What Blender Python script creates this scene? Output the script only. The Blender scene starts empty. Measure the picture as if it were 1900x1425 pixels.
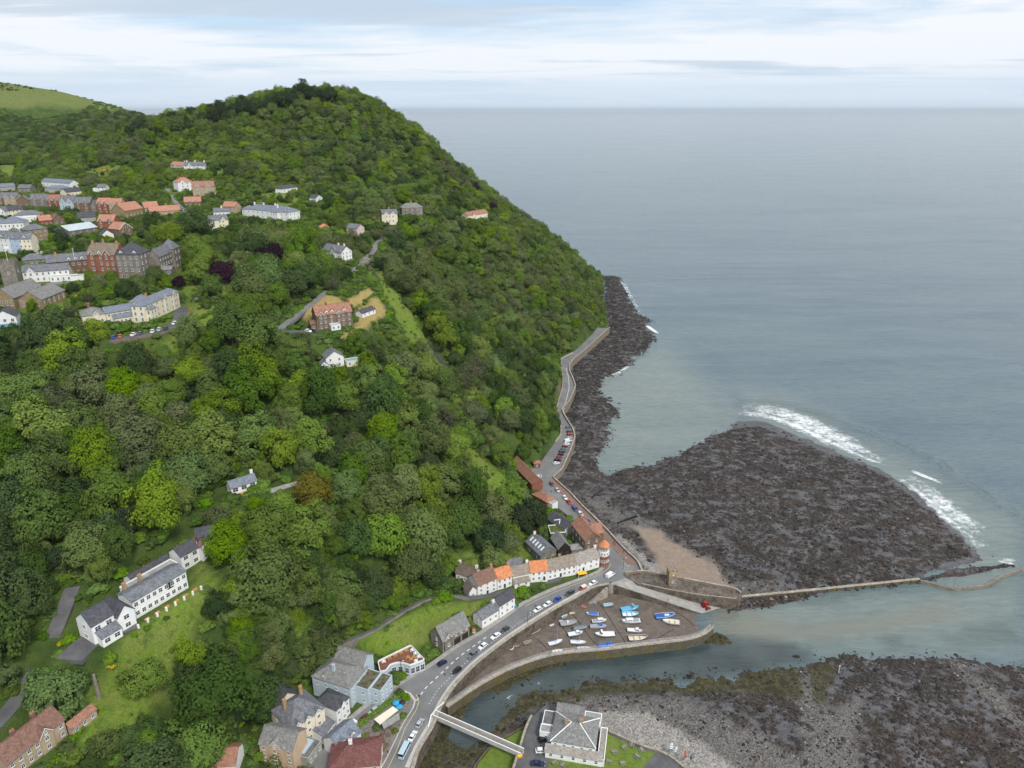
import bpy, math, random
import numpy as np
from mathutils import Vector, Matrix
random.seed(7); RNG = np.random.default_rng(7)
sc = bpy.context.scene
COL = sc.collection
R = math.radians
# ------------------------------------------------------------------ camera
CAM_H = 200.0; FPX = 1340.0; IW, IH = 1900.0, 1425.0
PITCH = math.atan((IH/2 - 204.0)/FPX)
CT, ST = math.cos(PITCH), math.sin(PITCH)
cd = bpy.data.cameras.new('camera'); cam = bpy.data.objects.new('camera', cd); COL.objects.link(cam)
cam.location = (0, 0, CAM_H); cam.rotation_euler = (math.pi/2 - PITCH, 0, 0)
cd.sensor_width = 36; cd.lens = 36*FPX/IW; cd.clip_start = 1; cd.clip_end = 200000
sc.camera = cam
sc.render.resolution_x, sc.render.resolution_y = 1024, 768
vs = sc.view_settings
vs.view_transform = 'Standard'; vs.look = 'None'; vs.exposure = EXPOSURE = 0.4; vs.gamma = 1.0
try: vs.use_curve_mapping = False
except Exception: pass
# ------------------------------------------------------------------ sky and sun (bright overcast)
SUN_EL, SUN_AZ = R(50), R(152)         # azimuth clockwise from +Y (view direction)
W = bpy.data.worlds.new('World'); sc.world = W; W.use_nodes = True
nt = W.node_tree; N = nt.nodes; L = nt.links; N.clear()
def nn(t, **kw):
    n = N.new(t)
    for k, v in kw.items(): setattr(n, k, v)
    return n
def mathn(op, a, b=None, c=None, clamp=False):
    n = N.new('ShaderNodeMath'); n.operation = op; n.use_clamp = clamp
    for i, v in enumerate((a, b, c)):
        if v is None: continue
        if isinstance(v, (int, float)): n.inputs[i].default_value = v
        else: L.new(v, n.inputs[i])
    return n.outputs[0]
def mixc(f, a, b, mode='MIX'):
    n = N.new('ShaderNodeMix'); n.data_type = 'RGBA'; n.blend_type = mode
    for i, v in ((0, f), (6, a), (7, b)):
        if isinstance(v, (int, float)): n.inputs[i].default_value = v
        elif isinstance(v, tuple): n.inputs[i].default_value = (*v, 1) if len(v) == 3 else v
        else: L.new(v, n.inputs[i])
    return n.outputs[2]
def ramp(f, *stops):
    n = N.new('ShaderNodeValToRGB'); e = n.color_ramp.elements
    while len(e) < len(stops): e.new(0.5)
    for el, (p, c) in zip(e, stops):
        el.position = p; el.color = (c, c, c, 1) if isinstance(c, (int, float)) else (*c, 1)
    L.new(f, n.inputs[0]); return n.outputs[0]
def noise(vec, scale, detail=4, rough=0.55, dist=0.0):
    n = N.new('ShaderNodeTexNoise'); n.inputs['Scale'].default_value = scale
    n.inputs['Detail'].default_value = detail; n.inputs['Roughness'].default_value = rough
    n.inputs['Distortion'].default_value = dist
    if vec is not None: L.new(vec, n.inputs['Vector'])
    return n.outputs['Fac']
def mapping(vec, scale=(1,1,1), rot=(0,0,0), loc=(0,0,0)):
    n = N.new('ShaderNodeMapping'); n.inputs['Scale'].default_value = scale
    n.inputs['Rotation'].default_value = rot; n.inputs['Location'].default_value = loc
    L.new(vec, n.inputs['Vector']); return n.outputs[0]
sky = nn('ShaderNodeTexSky', sky_type='NISHITA', sun_disc=False, sun_elevation=SUN_EL, sun_rotation=SUN_AZ)
sky.altitude = 100; sky.air_density = 1.0; sky.dust_density = 1.5; sky.ozone_density = 1.2
tc = nn('ShaderNodeTexCoord')
sep = nn('ShaderNodeSeparateXYZ'); L.new(tc.outputs['Generated'], sep.inputs[0])
zc = mathn('MAXIMUM', sep.outputs[2], 0.0)
den = mathn('ADD', zc, 0.035)
cmb = nn('ShaderNodeCombineXYZ')
L.new(mathn('DIVIDE', sep.outputs[0], den), cmb.inputs[0]); L.new(mathn('DIVIDE', sep.outputs[1], den), cmb.inputs[1])
pv = cmb.outputs[0]
hi = noise(mapping(pv, (0.22, 0.30, 1), (0,0,0.25), (3.1, 1.7, 0)), 1.0, 7, 0.62, 0.4)       # thin bright cloud sheet
lo = noise(mapping(pv, (0.16, 0.34, 1), (0,0,-0.08), (7.3, 4.4, 0)), 1.0, 6, 0.55, 0.3)      # grey flat-bottomed bands
cover = ramp(hi, (0.36, 0.15), (0.52, 0.95))
grey = ramp(lo, (0.575, 0.0), (0.63, 0.75))
cloud_w = (7.4, 7.6, 7.9); cloud_g = (4.4, 5.1, 6.0)
base = mixc(0.5, sky.outputs[0], (3.6, 5.6, 8.2))
c1 = mixc(cover, base, cloud_w)
c1 = mixc(grey, c1, cloud_g)
hz = ramp(zc, (0.0, 0.97), (0.030, 0.80), (0.045, 0.25), (0.12, 0.0))                        # pale murk along the horizon
c2 = mixc(hz, c1, (5.2, 6.1, 7.1))
bg = nn('ShaderNodeBackground'); bg.inputs['Strength'].default_value = 0.10
L.new(c2, bg.inputs['Color'])
wo = nn('ShaderNodeOutputWorld'); L.new(bg.outputs[0], wo.inputs['Surface'])
sd = bpy.data.lights.new('sun', 'SUN'); sd.energy = 2.2; sd.angle = R(12); sd.color = (1.0, 0.96, 0.9)
sun = bpy.data.objects.new('sun', sd); COL.objects.link(sun)
sdir = Vector((math.sin(SUN_AZ)*math.cos(SUN_EL), math.cos(SUN_AZ)*math.cos(SUN_EL), math.sin(SUN_EL)))
sun.rotation_euler = sdir.to_track_quat('Z', 'Y').to_euler(); sun.location = (0, 0, 600)
try:
    W.cycles.sampling_method = 'MANUAL'; W.cycles.sample_map_resolution = 512
    sc.cycles.max_bounces = 4; sc.cycles.diffuse_bounces = 2; sc.cycles.glossy_bounces = 2; sc.cycles.transmission_bounces = 2; sc.cycles.transparent_max_bounces = 6
except Exception: pass
# ------------------------------------------------------------------ pixel <-> place
def ray(px, py):
    u = (px - IW/2)/FPX; v = (IH/2 - py)/FPX
    return u, CT + v*ST, -ST + v*CT
def P(px, py, z=0.0):                       # the point of a horizontal level z seen at a pixel
    x, y, dz = ray(px, py); t = (z - CAM_H)/dz
    return (x*t, y*t)
def PY(px, py, Y):                          # the point at distance Y seen at a pixel
    x, y, dz = ray(px, py); t = Y/y
    return (x*t, Y, CAM_H + dz*t)
def proj(X, Y, Z):
    X = np.asarray(X, float); Y = np.asarray(Y, float); Z = np.asarray(Z, float) - CAM_H
    d = Y*CT - Z*ST; u = X/d; v = (Y*ST + Z*CT)/d
    return IW/2 + u*FPX, IH/2 - v*FPX, d
def poly_xy(pts, z): return np.array([P(a, b, z) for a, b in pts])
def inside(x, y, poly):
    x = np.asarray(x, float); y = np.asarray(y, float); r = np.zeros(x.shape, bool); n = len(poly)
    for i in range(n):
        x0, y0 = poly[i]; x1, y1 = poly[(i+1) % n]
        if y0 == y1: continue
        c = ((y0 > y) != (y1 > y)) & (x < (x1-x0)*(y-y0)/(y1-y0) + x0)
        r ^= c
    return r
def dist_line(x, y, pts, closed=False):
    d = np.full(np.shape(x), 1e9); n = len(pts)
    for i in range(n if closed else n-1):
        x0, y0 = pts[i]; x1, y1 = pts[(i+1) % n]
        dx, dy = x1-x0, y1-y0; l2 = dx*dx+dy*dy + 1e-9
        t = np.clip(((x-x0)*dx + (y-y0)*dy)/l2, 0, 1)
        d = np.minimum(d, (x-x0-t*dx)**2 + (y-y0-t*dy)**2)
    return np.sqrt(d)
def sdist(x, y, poly): # + inside
    d = dist_line(x, y, poly, True); return np.where(inside(x, y, poly), d, -d)
def sstep(a, b, x):
    t = np.clip((x-a)/(b-a), 0, 1); return t*t*(3-2*t)
def vnoise(x, y, seed=0):   # cheap value noise for relief
    x = np.asarray(x, float); y = np.asarray(y, float)
    def h(i, j):
        n = (i*374761393 + j*668265263 + seed*974711) & 0x7fffffff
        n = ((n ^ (n >> 13))*1274126177) & 0x7fffffff
        return ((n ^ (n >> 16)) & 0xffff)/65535.0
    i = np.floor(x).astype(np.int64); j = np.floor(y).astype(np.int64); fx = x-i; fy = y-j
    fx = fx*fx*(3-2*fx); fy = fy*fy*(3-2*fy)
    return (h(i,j)*(1-fx)+h(i+1,j)*fx)*(1-fy) + (h(i,j+1)*(1-fx)+h(i+1,j+1)*fx)*fy
def fbm(x, y, oct=4, seed=0):
    s = 0; a = 0.5
    for k in range(oct): s = s + a*vnoise(x*2**k, y*2**k, seed+k); a *= 0.5
    return s
# ------------------------------------------------------------------ mesh building
class MB:
    def __init__(s): s.v = []; s.f = []; s.m = []
    def face(s, pts, m=0):
        b = len(s.v); s.v += [tuple(p) for p in pts]; s.f.append(tuple(range(b, b+len(pts)))); s.m.append(m); return s
    def box(s, x0, y0, z0, x1, y1, z1, m=0):
        b = len(s.v)
        s.v += [(x0,y0,z0),(x1,y0,z0),(x1,y1,z0),(x0,y1,z0),(x0,y0,z1),(x1,y0,z1),(x1,y1,z1),(x0,y1,z1)]
        for q in ((3,2,1,0),(4,5,6,7),(0,1,5,4),(1,2,6,5),(2,3,7,6),(3,0,4,7)): s.f.append(tuple(b+i for i in q)); s.m.append(m)
        return s
    def prism(s, base, z0, z1, m=0, top_m=None):      # polygon footprint (ccw) extruded up
        n = len(base); b = len(s.v)
        s.v += [(p[0], p[1], z0) for p in base] + [(p[0], p[1], z1) for p in base]
        for i in range(n):
            j = (i+1) % n; s.f.append((b+i, b+j, b+n+j, b+n+i)); s.m.append(m)
        s.f.append(tuple(b+n+i for i in range(n))); s.m.append(m if top_m is None else top_m)
        s.f.append(tuple(b+i for i in reversed(range(n)))); s.m.append(m)
        return s
    def hull(s, A, B, m=0):                             # two matching loops joined, both ends capped
        n = len(A); b = len(s.v); s.v += [tuple(p) for p in A] + [tuple(p) for p in B]
        for i in range(n):
            j = (i+1) % n; s.f.append((b+i, b+j, b+n+j, b+n+i)); s.m.append(m)
        s.f.append(tuple(b+i for i in reversed(range(n)))); s.m.append(m)
        s.f.append(tuple(b+n+i for i in range(n))); s.m.append(m)
        return s
    def tube(s, path, radii, n=6, m=0):
        rings = []
        for k, p in enumerate(path):
            p = Vector(p); q = Vector(path[min(k+1, len(path)-1)]); o = Vector(path[max(k-1, 0)])
            d = (q-o); d = d.normalized() if d.length > 1e-6 else Vector((0,0,1))
            a = d.orthogonal().normalized(); c = d.cross(a)
            r = radii[k] if hasattr(radii, '__len__') else radii
            rings.append([p + a*(r*math.cos(2*math.pi*i/n)) + c*(r*math.sin(2*math.pi*i/n)) for i in range(n)])
        b = len(s.v)
        for g in rings: s.v += [tuple(p) for p in g]
        for k in range(len(rings)-1):
            for i in range(n):
                j = (i+1) % n; s.f.append((b+k*n+i, b+k*n+j, b+(k+1)*n+j, b+(k+1)*n+i)); s.m.append(m)
        s.f.append(tuple(b+i for i in reversed(range(n)))); s.m.append(m)
        s.f.append(tuple(b+(len(rings)-1)*n+i for i in range(n))); s.m.append(m)
        return s
    def loft(s, rings, m=0, cap=True):
        n = len(rings[0]); b = len(s.v)
        for g in rings: s.v += [tuple(p) for p in g]
        for k in range(len(rings)-1):
            for i in range(n):
                j = (i+1) % n; s.f.append((b+k*n+i, b+k*n+j, b+(k+1)*n+j, b+(k+1)*n+i)); s.m.append(m)
        if cap:
            s.f.append(tuple(b+i for i in reversed(range(n)))); s.m.append(m)
            s.f.append(tuple(b+(len(rings)-1)*n+i for i in range(n))); s.m.append(m)
        return s
    def mesh(s, name, mats):
        me = bpy.data.meshes.new(name); me.from_pydata(s.v, [], s.f)
        for m in (mats if isinstance(mats, (list, tuple)) else [mats]): me.materials.append(m)
        if any(s.m): me.polygons.foreach_set('material_index', s.m)
        me.update(); return me
    def build(s, name, mats, parent=None, smooth=False):
        me = s.mesh(name, mats)
        if smooth: me.polygons.foreach_set('use_smooth', [True]*len(me.polygons))
        return link(name, me, parent)
def link(name, me, parent=None):
    o = bpy.data.objects.new(name, me); COL.objects.link(o)
    if parent is not None: o.parent = parent
    return o
def empty(name, loc=(0,0,0), rz=0):
    o = bpy.data.objects.new(name, None); COL.objects.link(o); o.location = loc; o.rotation_euler = (0,0,rz)
    o.empty_display_size = 0.5; return o
def tag(o, label=None, cat=None, group=None, kind=None):
    if label: o['label'] = label
    if cat: o['category'] = cat
    if group: o['group'] = group
    if kind: o['kind'] = kind
    return o
def copy_tree(o, parent=None):
    c = o.copy(); COL.objects.link(c); c.parent = parent
    for ch in o.children: copy_tree(ch, c)
    return c
def grid_mesh(name, X, Y, Z, keep=None, attrs=None, smooth=True):
    ny, nx = X.shape; idx = np.arange(nx*ny).reshape(ny, nx)
    q = np.stack([idx[:-1,:-1], idx[:-1,1:], idx[1:,1:], idx[1:,:-1]], -1).reshape(-1, 4)
    if keep is not None:
        k = keep[:-1,:-1] | keep[:-1,1:] | keep[1:,1:] | keep[1:,:-1]; q = q[k.reshape(-1)]
    used = np.unique(q); rm = np.full(nx*ny, -1); rm[used] = np.arange(len(used)); q = rm[q]
    co = np.stack([X.reshape(-1), Y.reshape(-1), Z.reshape(-1)], -1)[used]
    me = bpy.data.meshes.new(name)
    me.vertices.add(len(co)); me.vertices.foreach_set('co', co.astype(np.float32).ravel())
    me.loops.add(q.size); me.loops.foreach_set('vertex_index', q.astype(np.int32).ravel())
    me.polygons.add(len(q)); me.polygons.foreach_set('loop_start', np.arange(0, q.size, 4, dtype=np.int32))
    me.polygons.foreach_set('use_smooth', np.full(len(q), smooth))
    me.update(calc_edges=True)
    for nm, a in (attrs or {}).items():
        at = me.attributes.new(nm, 'FLOAT_COLOR', 'POINT')
        c = np.concatenate([a.reshape(-1, 3)[used], np.ones((len(used), 1))], 1)
        at.data.foreach_set('color', c.astype(np.float32).ravel())
    return me
# ------------------------------------------------------------------ materials
MATS = {}
def begin(name):
    global N, L, nt
    m = bpy.data.materials.new(name); m.use_nodes = True; nt = m.node_tree; N = nt.nodes; L = nt.links; N.clear(); MATS[name] = m
    return m
def coords(kind='Object'): return nn('ShaderNodeTexCoord').outputs[kind]
def geo(): return nn('ShaderNodeNewGeometry').outputs['Position']
def attr(name, kind='GEOMETRY'):
    n = nn('ShaderNodeAttribute'); n.attribute_type = kind; n.attribute_name = name; return n
def rgb_split(c):
    n = nn('ShaderNodeSeparateColor'); L.new(c, n.inputs[0]); return n.outputs
def bumpn(h, strength=0.5, dist=0.1, normal=None):
    n = nn('ShaderNodeBump')
    if isinstance(strength, (int, float)): n.inputs['Strength'].default_value = strength
    else: L.new(strength, n.inputs['Strength'])
    n.inputs['Distance'].default_value = dist
    L.new(h, n.inputs['Height'])
    if normal is not None: L.new(normal, n.inputs['Normal'])
    return n.outputs[0]
def finish(color, rough=0.8, bump=None, spec=0.3, metal=0.0, alpha=None):
    b = nn('ShaderNodeBsdfPrincipled')
    if isinstance(color, tuple): b.inputs['Base Color'].default_value = (*color, 1)
    else: L.new(color, b.inputs['Base Color'])
    if isinstance(rough, (int, float)): b.inputs['Roughness'].default_value = rough
    else: L.new(rough, b.inputs['Roughness'])
    b.inputs['Specular IOR Level'].default_value = spec; b.inputs['Metallic'].default_value = metal
    if bump is not None: L.new(bump, b.inputs['Normal'])
    if alpha is not None: L.new(alpha, b.inputs['Alpha'])
    o = nn('ShaderNodeOutputMaterial'); L.new(b.outputs[0], o.inputs['Surface']); return b
def rnd(): return nn('ShaderNodeObjectInfo').outputs['Random']
def hsv(c, h=0.5, s=1.0, v=1.0):
    n = nn('ShaderNodeHueSaturation'); L.new(c, n.inputs['Color'])
    for k, x in (('Hue', h), ('Saturation', s), ('Value', v)):
        if isinstance(x, (int, float)): n.inputs[k].default_value = x
        else: L.new(x, n.inputs[k])
    return n.outputs[0]
def maprange(f, a, b, c, d):
    n = nn('ShaderNodeMapRange'); L.new(f, n.inputs[0])
    for i, v in enumerate((a, b, c, d)): n.inputs[i+1].default_value = v
    return n.outputs[0]

def weathered(name, col, var=0.25, scale=0.8, rough=0.85, spec=0.2, dark=None, streak=True, bump=0.0):
    m = begin(name); g = geo()
    a = noise(g, scale, 5, 0.65); b = noise(mapping(g, (1.6, 1.6, 0.25)), scale*0.8, 4, 0.6)
    d = dark or tuple(c*(1-var*1.6) for c in col); l = tuple(min(1, c*(1+var*0.5)) for c in col)
    c = mixc(ramp(a, (0.32, 0.0), (0.7, 1.0)), d, l)
    if streak: c = mixc(ramp(b, (0.55, 0.0), (0.8, 0.35)), c, tuple(x*0.55 for x in col))
    finish(c, rough, bumpn(noise(g, 3.0, 3), bump, 0.05) if bump else None, spec); return m
def plain(name, col, rough=0.5, spec=0.4, metal=0.0):
    m = begin(name); finish(col, rough, None, spec, metal); return m

def roofing(name, col, col2, scale=1.0, lichen=None):
    m = begin(name); g = geo()
    a = noise(g, 0.7*scale, 5, 0.7); b = noise(g, 3.5, 2, 0.6)
    br = nn('ShaderNodeTexVoronoi'); br.inputs['Scale'].default_value = 2.2; L.new(mapping(g, (1, 1, 1.6)), br.inputs['Vector'])
    c = mixc(ramp(a, (0.3, 0.0), (0.7, 1.0)), col, col2)
    c = hsv(c, 0.5, 1.0, maprange(rgb_split(br.outputs['Color'])[0], 0, 1, 0.78, 1.2))
    c = hsv(c, 0.5, 1.0, maprange(b, 0.2, 0.8, 0.72, 1.25))
    if lichen: c = mixc(ramp(noise(g, 0.9, 6, 0.75), (0.56, 0.0), (0.68, 0.7)), c, lichen)
    finish(c, 0.75, bumpn(br.outputs['Distance'], 0.35, 0.06), 0.25); return m

def stonework(name, col, col2, scale=1.6, moss=None):
    m = begin(name); g = geo()
    v = nn('ShaderNodeTexVoronoi'); v.inputs['Scale'].default_value = scale; L.new(mapping(g, (1, 1, 1.5)), v.inputs['Vector'])
    v2 = nn('ShaderNodeTexVoronoi', feature='DISTANCE_TO_EDGE'); v2.inputs['Scale'].default_value = scale; L.new(mapping(g, (1, 1, 1.5)), v2.inputs['Vector'])
    tone = rgb_split(v.outputs['Color'])[0]
    c = mixc(tone, col, col2)
    c = mixc(ramp(noise(g, 0.35, 5, 0.7), (0.4, 0.0), (0.7, 0.55)), c, tuple(x*0.45 for x in col))
    if moss is not None: c = mixc(ramp(noise(g, 0.3, 5, 0.7), (0.48, 0.0), (0.62, 0.85)), c, moss)
    joint = ramp(v2.outputs['Distance'], (0.0, 0.0), (0.06, 1.0))
    c = mixc(joint, tuple(x*0.5 for x in col), c)
    finish(c, 0.9, bumpn(joint, 0.5, 0.05), 0.15); return m

weathered('white_render', (0.80, 0.80, 0.78), 0.06, 0.35, 0.8)
weathered('cream_render', (0.78, 0.71, 0.55), 0.08, 0.4)
weathered('peach_render', (0.62, 0.46, 0.32), 0.08, 0.4)
weathered('pale_blue_render', (0.46, 0.55, 0.60), 0.06, 0.35)
weathered('sky_blue_render', (0.44, 0.54, 0.70), 0.05, 0.35)
weathered('pink_render', (0.70, 0.52, 0.50), 0.06, 0.4)
weathered('grey_render', (0.40, 0.40, 0.38), 0.15, 0.5)
weathered('tan_render', (0.45, 0.36, 0.25), 0.15, 0.5)
weathered('teal_paint', (0.20, 0.36, 0.42), 0.08, 0.5)
stonework('grey_stone', (0.20, 0.18, 0.15), (0.32, 0.29, 0.25))
stonework('brown_stone', (0.19, 0.13, 0.09), (0.30, 0.22, 0.16))
stonework('red_brick', (0.27, 0.10, 0.065), (0.36, 0.16, 0.10), 3.0)
stonework('gold_stone', (0.30, 0.22, 0.12), (0.40, 0.31, 0.19))
stonework('quay_stone', (0.13, 0.11, 0.09), (0.24, 0.20, 0.165), 1.3, (0.055, 0.05, 0.03))
stonework('sea_wall_stone', (0.22, 0.18, 0.14), (0.34, 0.29, 0.23), 1.3)
stonework('weedy_stone', (0.10, 0.09, 0.07), (0.18, 0.15, 0.11), 1.3, (0.15, 0.12, 0.02))
stonework('coping_stone', (0.34, 0.29, 0.23), (0.46, 0.41, 0.34), 0.8)
stonework('dark_stone', (0.09, 0.085, 0.08), (0.16, 0.15, 0.14), 1.4)
roofing('slate', (0.105, 0.11, 0.125), (0.20, 0.205, 0.22))
roofing('slate_blue', (0.13, 0.15, 0.185), (0.21, 0.235, 0.275))
roofing('slate_dark', (0.05, 0.05, 0.06), (0.095, 0.095, 0.105))
roofing('slate_lichen', (0.15, 0.15, 0.15), (0.24, 0.235, 0.22), 1.0, (0.42, 0.41, 0.36))
roofing('slate_gold', (0.16, 0.12, 0.08), (0.22, 0.19, 0.15), 1.0, (0.42, 0.25, 0.06))
roofing('tile_red', (0.36, 0.16, 0.105), (0.46, 0.24, 0.165))
roofing('tile_orange', (0.50, 0.17, 0.075), (0.58, 0.25, 0.11))
roofing('tile_brown', (0.15, 0.08, 0.06), (0.24, 0.135, 0.10))
roofing('tile_maroon', (0.13, 0.05, 0.045), (0.20, 0.085, 0.075))
roofing('tile_terracotta', (0.26, 0.12, 0.08), (0.36, 0.19, 0.13))
roofing('thatch', (0.19, 0.155, 0.12), (0.30, 0.26, 0.21))
roofing('thatch_grey', (0.24, 0.215, 0.185), (0.34, 0.315, 0.28))
roofing('thatch_brown', (0.115, 0.085, 0.065), (0.19, 0.15, 0.12))
weathered('metal_roof', (0.50, 0.56, 0.58), 0.1, 0.3, 0.5)
weathered('flat_felt', (0.17, 0.17, 0.165), 0.3, 0.5)
weathered('flat_pale', (0.34, 0.34, 0.32), 0.25, 0.5)
weathered('mossy_flat', (0.16, 0.15, 0.085), 0.4, 0.5, dark=(0.05, 0.04, 0.03))
weathered('sedum', (0.10, 0.13, 0.03), 0.3, 0.6)
weathered('timber_deck', (0.22, 0.095, 0.06), 0.25, 0.8)
weathered('wood_brown', (0.20, 0.12, 0.07), 0.25, 1.0)
weathered('wood_grey', (0.26, 0.24, 0.21), 0.25, 1.0)
weathered('wood_orange', (0.52, 0.27, 0.11), 0.15, 1.0)
weathered('concrete', (0.36, 0.34, 0.31), 0.2, 0.4)
weathered('concrete_pale', (0.50, 0.48, 0.44), 0.12, 0.4)
weathered('brick_paving', (0.24, 0.155, 0.12), 0.15, 0.5)
weathered('garden_gravel', (0.23, 0.205, 0.18), 0.3, 0.9)
weathered('earth', (0.12, 0.085, 0.055), 0.35, 0.5)
weathered('white_paint', (0.80, 0.80, 0.79), 0.04, 0.8, 0.5, 0.3, streak=False)
weathered('black_timber_and_shade', (0.035, 0.03, 0.028), 0.3, 1.0)  # black timber, reused as painted shade in the arches and balcony
weathered('buff_brick', (0.40, 0.27, 0.15), 0.15, 1.0)
plain('red_paint', (0.55, 0.035, 0.02), 0.35); plain('orange_paint', (0.62, 0.16, 0.03), 0.5)
plain('yellow_paint', (0.72, 0.42, 0.02), 0.5); plain('blue_paint', (0.03, 0.30, 0.55), 0.4)
plain('black_metal', (0.02, 0.02, 0.022), 0.4); plain('grey_metal', (0.35, 0.36, 0.37), 0.45, 0.5, 0.5)
plain('galvanised', (0.46, 0.47, 0.48), 0.5, 0.4, 0.2)
plain('tyre', (0.018, 0.018, 0.018), 0.8, 0.2); plain('rim', (0.40, 0.41, 0.42), 0.35, 0.5, 0.6)
plain('lamp_glass', (0.75, 0.76, 0.74), 0.15, 0.6); plain('tail_red', (0.35, 0.01, 0.01), 0.25, 0.5)
plain('car_glass', (0.012, 0.015, 0.018), 0.06, 0.6); plain('pane_glass', (0.035, 0.042, 0.05), 0.08, 0.6)
plain('roof_glass', (0.40, 0.50, 0.58), 0.12, 0.6); plain('door_dark', (0.05, 0.045, 0.045), 0.5)
plain('skin', (0.45, 0.28, 0.20), 0.6); plain('hair_dark', (0.03, 0.02, 0.015), 0.7)
plain('paint_line', (0.72, 0.72, 0.70), 0.7); plain('yellow_line', (0.55, 0.45, 0.20), 0.7)
plain('rubber_grey', (0.30, 0.31, 0.32), 0.55); plain('flag_white', (0.75, 0.75, 0.76), 0.8)
for k, c in dict(white=(0.74, 0.75, 0.76), silver=(0.42, 0.44, 0.45), grey=(0.13, 0.14, 0.15), charcoal=(0.05, 0.055, 0.06), black=(0.012, 0.012, 0.014),
                 blue=(0.02, 0.06, 0.32), navy=(0.012, 0.02, 0.07), red=(0.36, 0.02, 0.02), maroon=(0.12, 0.015, 0.025), pale_blue=(0.42, 0.55, 0.60),
                 green=(0.02, 0.07, 0.05), violet=(0.07, 0.08, 0.22), rust=(0.42, 0.13, 0.06), cream=(0.70, 0.62, 0.48)).items():
    plain('car_'+k, c, 0.22, 0.5)
for k, c in dict(white=(0.76, 0.77, 0.77), cream=(0.68, 0.62, 0.48), sky=(0.12, 0.42, 0.62), blue=(0.02, 0.12, 0.50), pale=(0.30, 0.52, 0.62), red=(0.50, 0.06, 0.03),
                 grey=(0.33, 0.35, 0.37), slate=(0.14, 0.17, 0.20), brown=(0.20, 0.09, 0.06), navy=(0.03, 0.06, 0.18), wood=(0.30, 0.22, 0.15)).items():
    weathered('boat_'+k, c, 0.10, 1.2, 0.45, 0.35, streak=False)

m = begin('lawn'); g = geo(); n2 = noise(g, 0.5, 5, 0.7)
c = mixc(ramp(n2, (0.3, 0.0), (0.7, 1.0)), (0.085, 0.135, 0.02), (0.165, 0.215, 0.045)); c = mixc(ramp(noise(g, 0.2, 4), (0.55, 0), (0.7, .5)), c, (0.20, 0.17, 0.08))
finish(c, 0.95, bumpn(noise(g, 3, 4), .5, .1), 0.05)
# asphalt
m = begin('asphalt'); g = geo()
c = mixc(ramp(noise(g, 0.12, 5, 0.6), (0.35, 0.0), (0.7, 1.0)), (0.155, 0.155, 0.155), (0.225, 0.222, 0.216))
c = hsv(c, 0.5, 1.0, maprange(noise(g, 3.0, 3), 0.3, 0.7, 0.88, 1.1))
finish(c, 0.9, bumpn(noise(g, 6.0, 2), 0.15, 0.02), 0.15)
m = begin('asphalt_dark'); g = geo()
c = mixc(ramp(noise(g, 0.2, 5, 0.6), (0.35, 0.0), (0.7, 1.0)), (0.085, 0.085, 0.088), (0.145, 0.143, 0.14))
finish(c, 0.9, None, 0.15)

# leaves: a mix of diffuse and light passing through, tint varies tree by tree and clump by clump
def leafmat(name, col, var=0.42, hue=0.011, trans=0.25):
    begin(name); g = coords('Object'); r = rnd()
    c = nn('ShaderNodeRGB'); c.outputs[0].default_value = (*col, 1)
    n1 = noise(g, 0.55, 3, 0.6)
    v = mathn('MULTIPLY', maprange(r, 0, 1, 1-var*0.55, 1+var*0.6), maprange(n1, 0.3, 0.7, 0.8, 1.22))
    h = maprange(mathn('FRACT', mathn('MULTIPLY', r, 7.31)), 0, 1, 0.5-hue, 0.5+hue)
    col_ = hsv(c.outputs[0], h, maprange(mathn('FRACT', mathn('MULTIPLY', r, 3.77)), 0, 1, 0.82, 1.1), v)
    d = nn('ShaderNodeBsdfDiffuse'); L.new(col_, d.inputs[0])
    t = nn('ShaderNodeBsdfTranslucent'); L.new(hsv(col_, 0.485, 1.1, 1.25), t.inputs[0])
    mx = nn('ShaderNodeMixShader'); mx.inputs[0].default_value = trans; L.new(d.outputs[0], mx.inputs[1]); L.new(t.outputs[0], mx.inputs[2])
    o = nn('ShaderNodeOutputMaterial'); L.new(mx.outputs[0], o.inputs['Surface'])
LEAF = dict(lime=(0.145, 0.222, 0.024), mid=(0.105, 0.168, 0.030), deep=(0.064, 0.108, 0.027), olive=(0.125, 0.158, 0.056), pale=(0.132, 0.190, 0.044),
            brown=(0.118, 0.122, 0.058), yew=(0.044, 0.070, 0.027), copper=(0.035, 0.014, 0.026), gold=(0.45, 0.36, 0.02), rust=(0.12, 0.11, 0.02))
for k, c in LEAF.items(): leafmat('leaf_'+k, c)
weathered('bark', (0.14, 0.12, 0.095), 0.3, 1.0)
leafmat('leaf_hedge', (0.13, 0.23, 0.025), 0.25)
leafmat('leaf_scrub', (0.095, 0.158, 0.028), 0.6, 0.02)

# hillside ground: zone colours R = lush grass, G = mown dry meadow, B = bare earth or rock
m = begin('hillside'); g = geo(); z = rgb_split(attr('zone').outputs['Color'])
n1 = noise(g, 0.09, 6, 0.65); n2 = noise(g, 0.7, 5, 0.7)
wood = mixc(ramp(n1, (0.35, 0.0), (0.68, 1.0)), (0.038, 0.066, 0.018), (0.088, 0.130, 0.030))
grass = mixc(ramp(n2, (0.3, 0.0), (0.7, 1.0)), (0.098, 0.165, 0.020), (0.175, 0.245, 0.038))
grass = mixc(ramp(n1, (0.42, 0.0), (0.62, 0.75)), grass, (0.185, 0.200, 0.060)); grass = mixc(ramp(noise(g, 0.25, 5, 0.7), (0.52, 0), (0.66, .7)), grass, (0.055, 0.095, 0.018))
dry = mixc(ramp(n2, (0.3, 0.0), (0.7, 1.0)), (0.27, 0.20, 0.075), (0.40, 0.31, 0.12))
rock = mixc(ramp(n2, (0.3, 0.0), (0.7, 1.0)), (0.10, 0.078, 0.055), (0.24, 0.19, 0.14))
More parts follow.
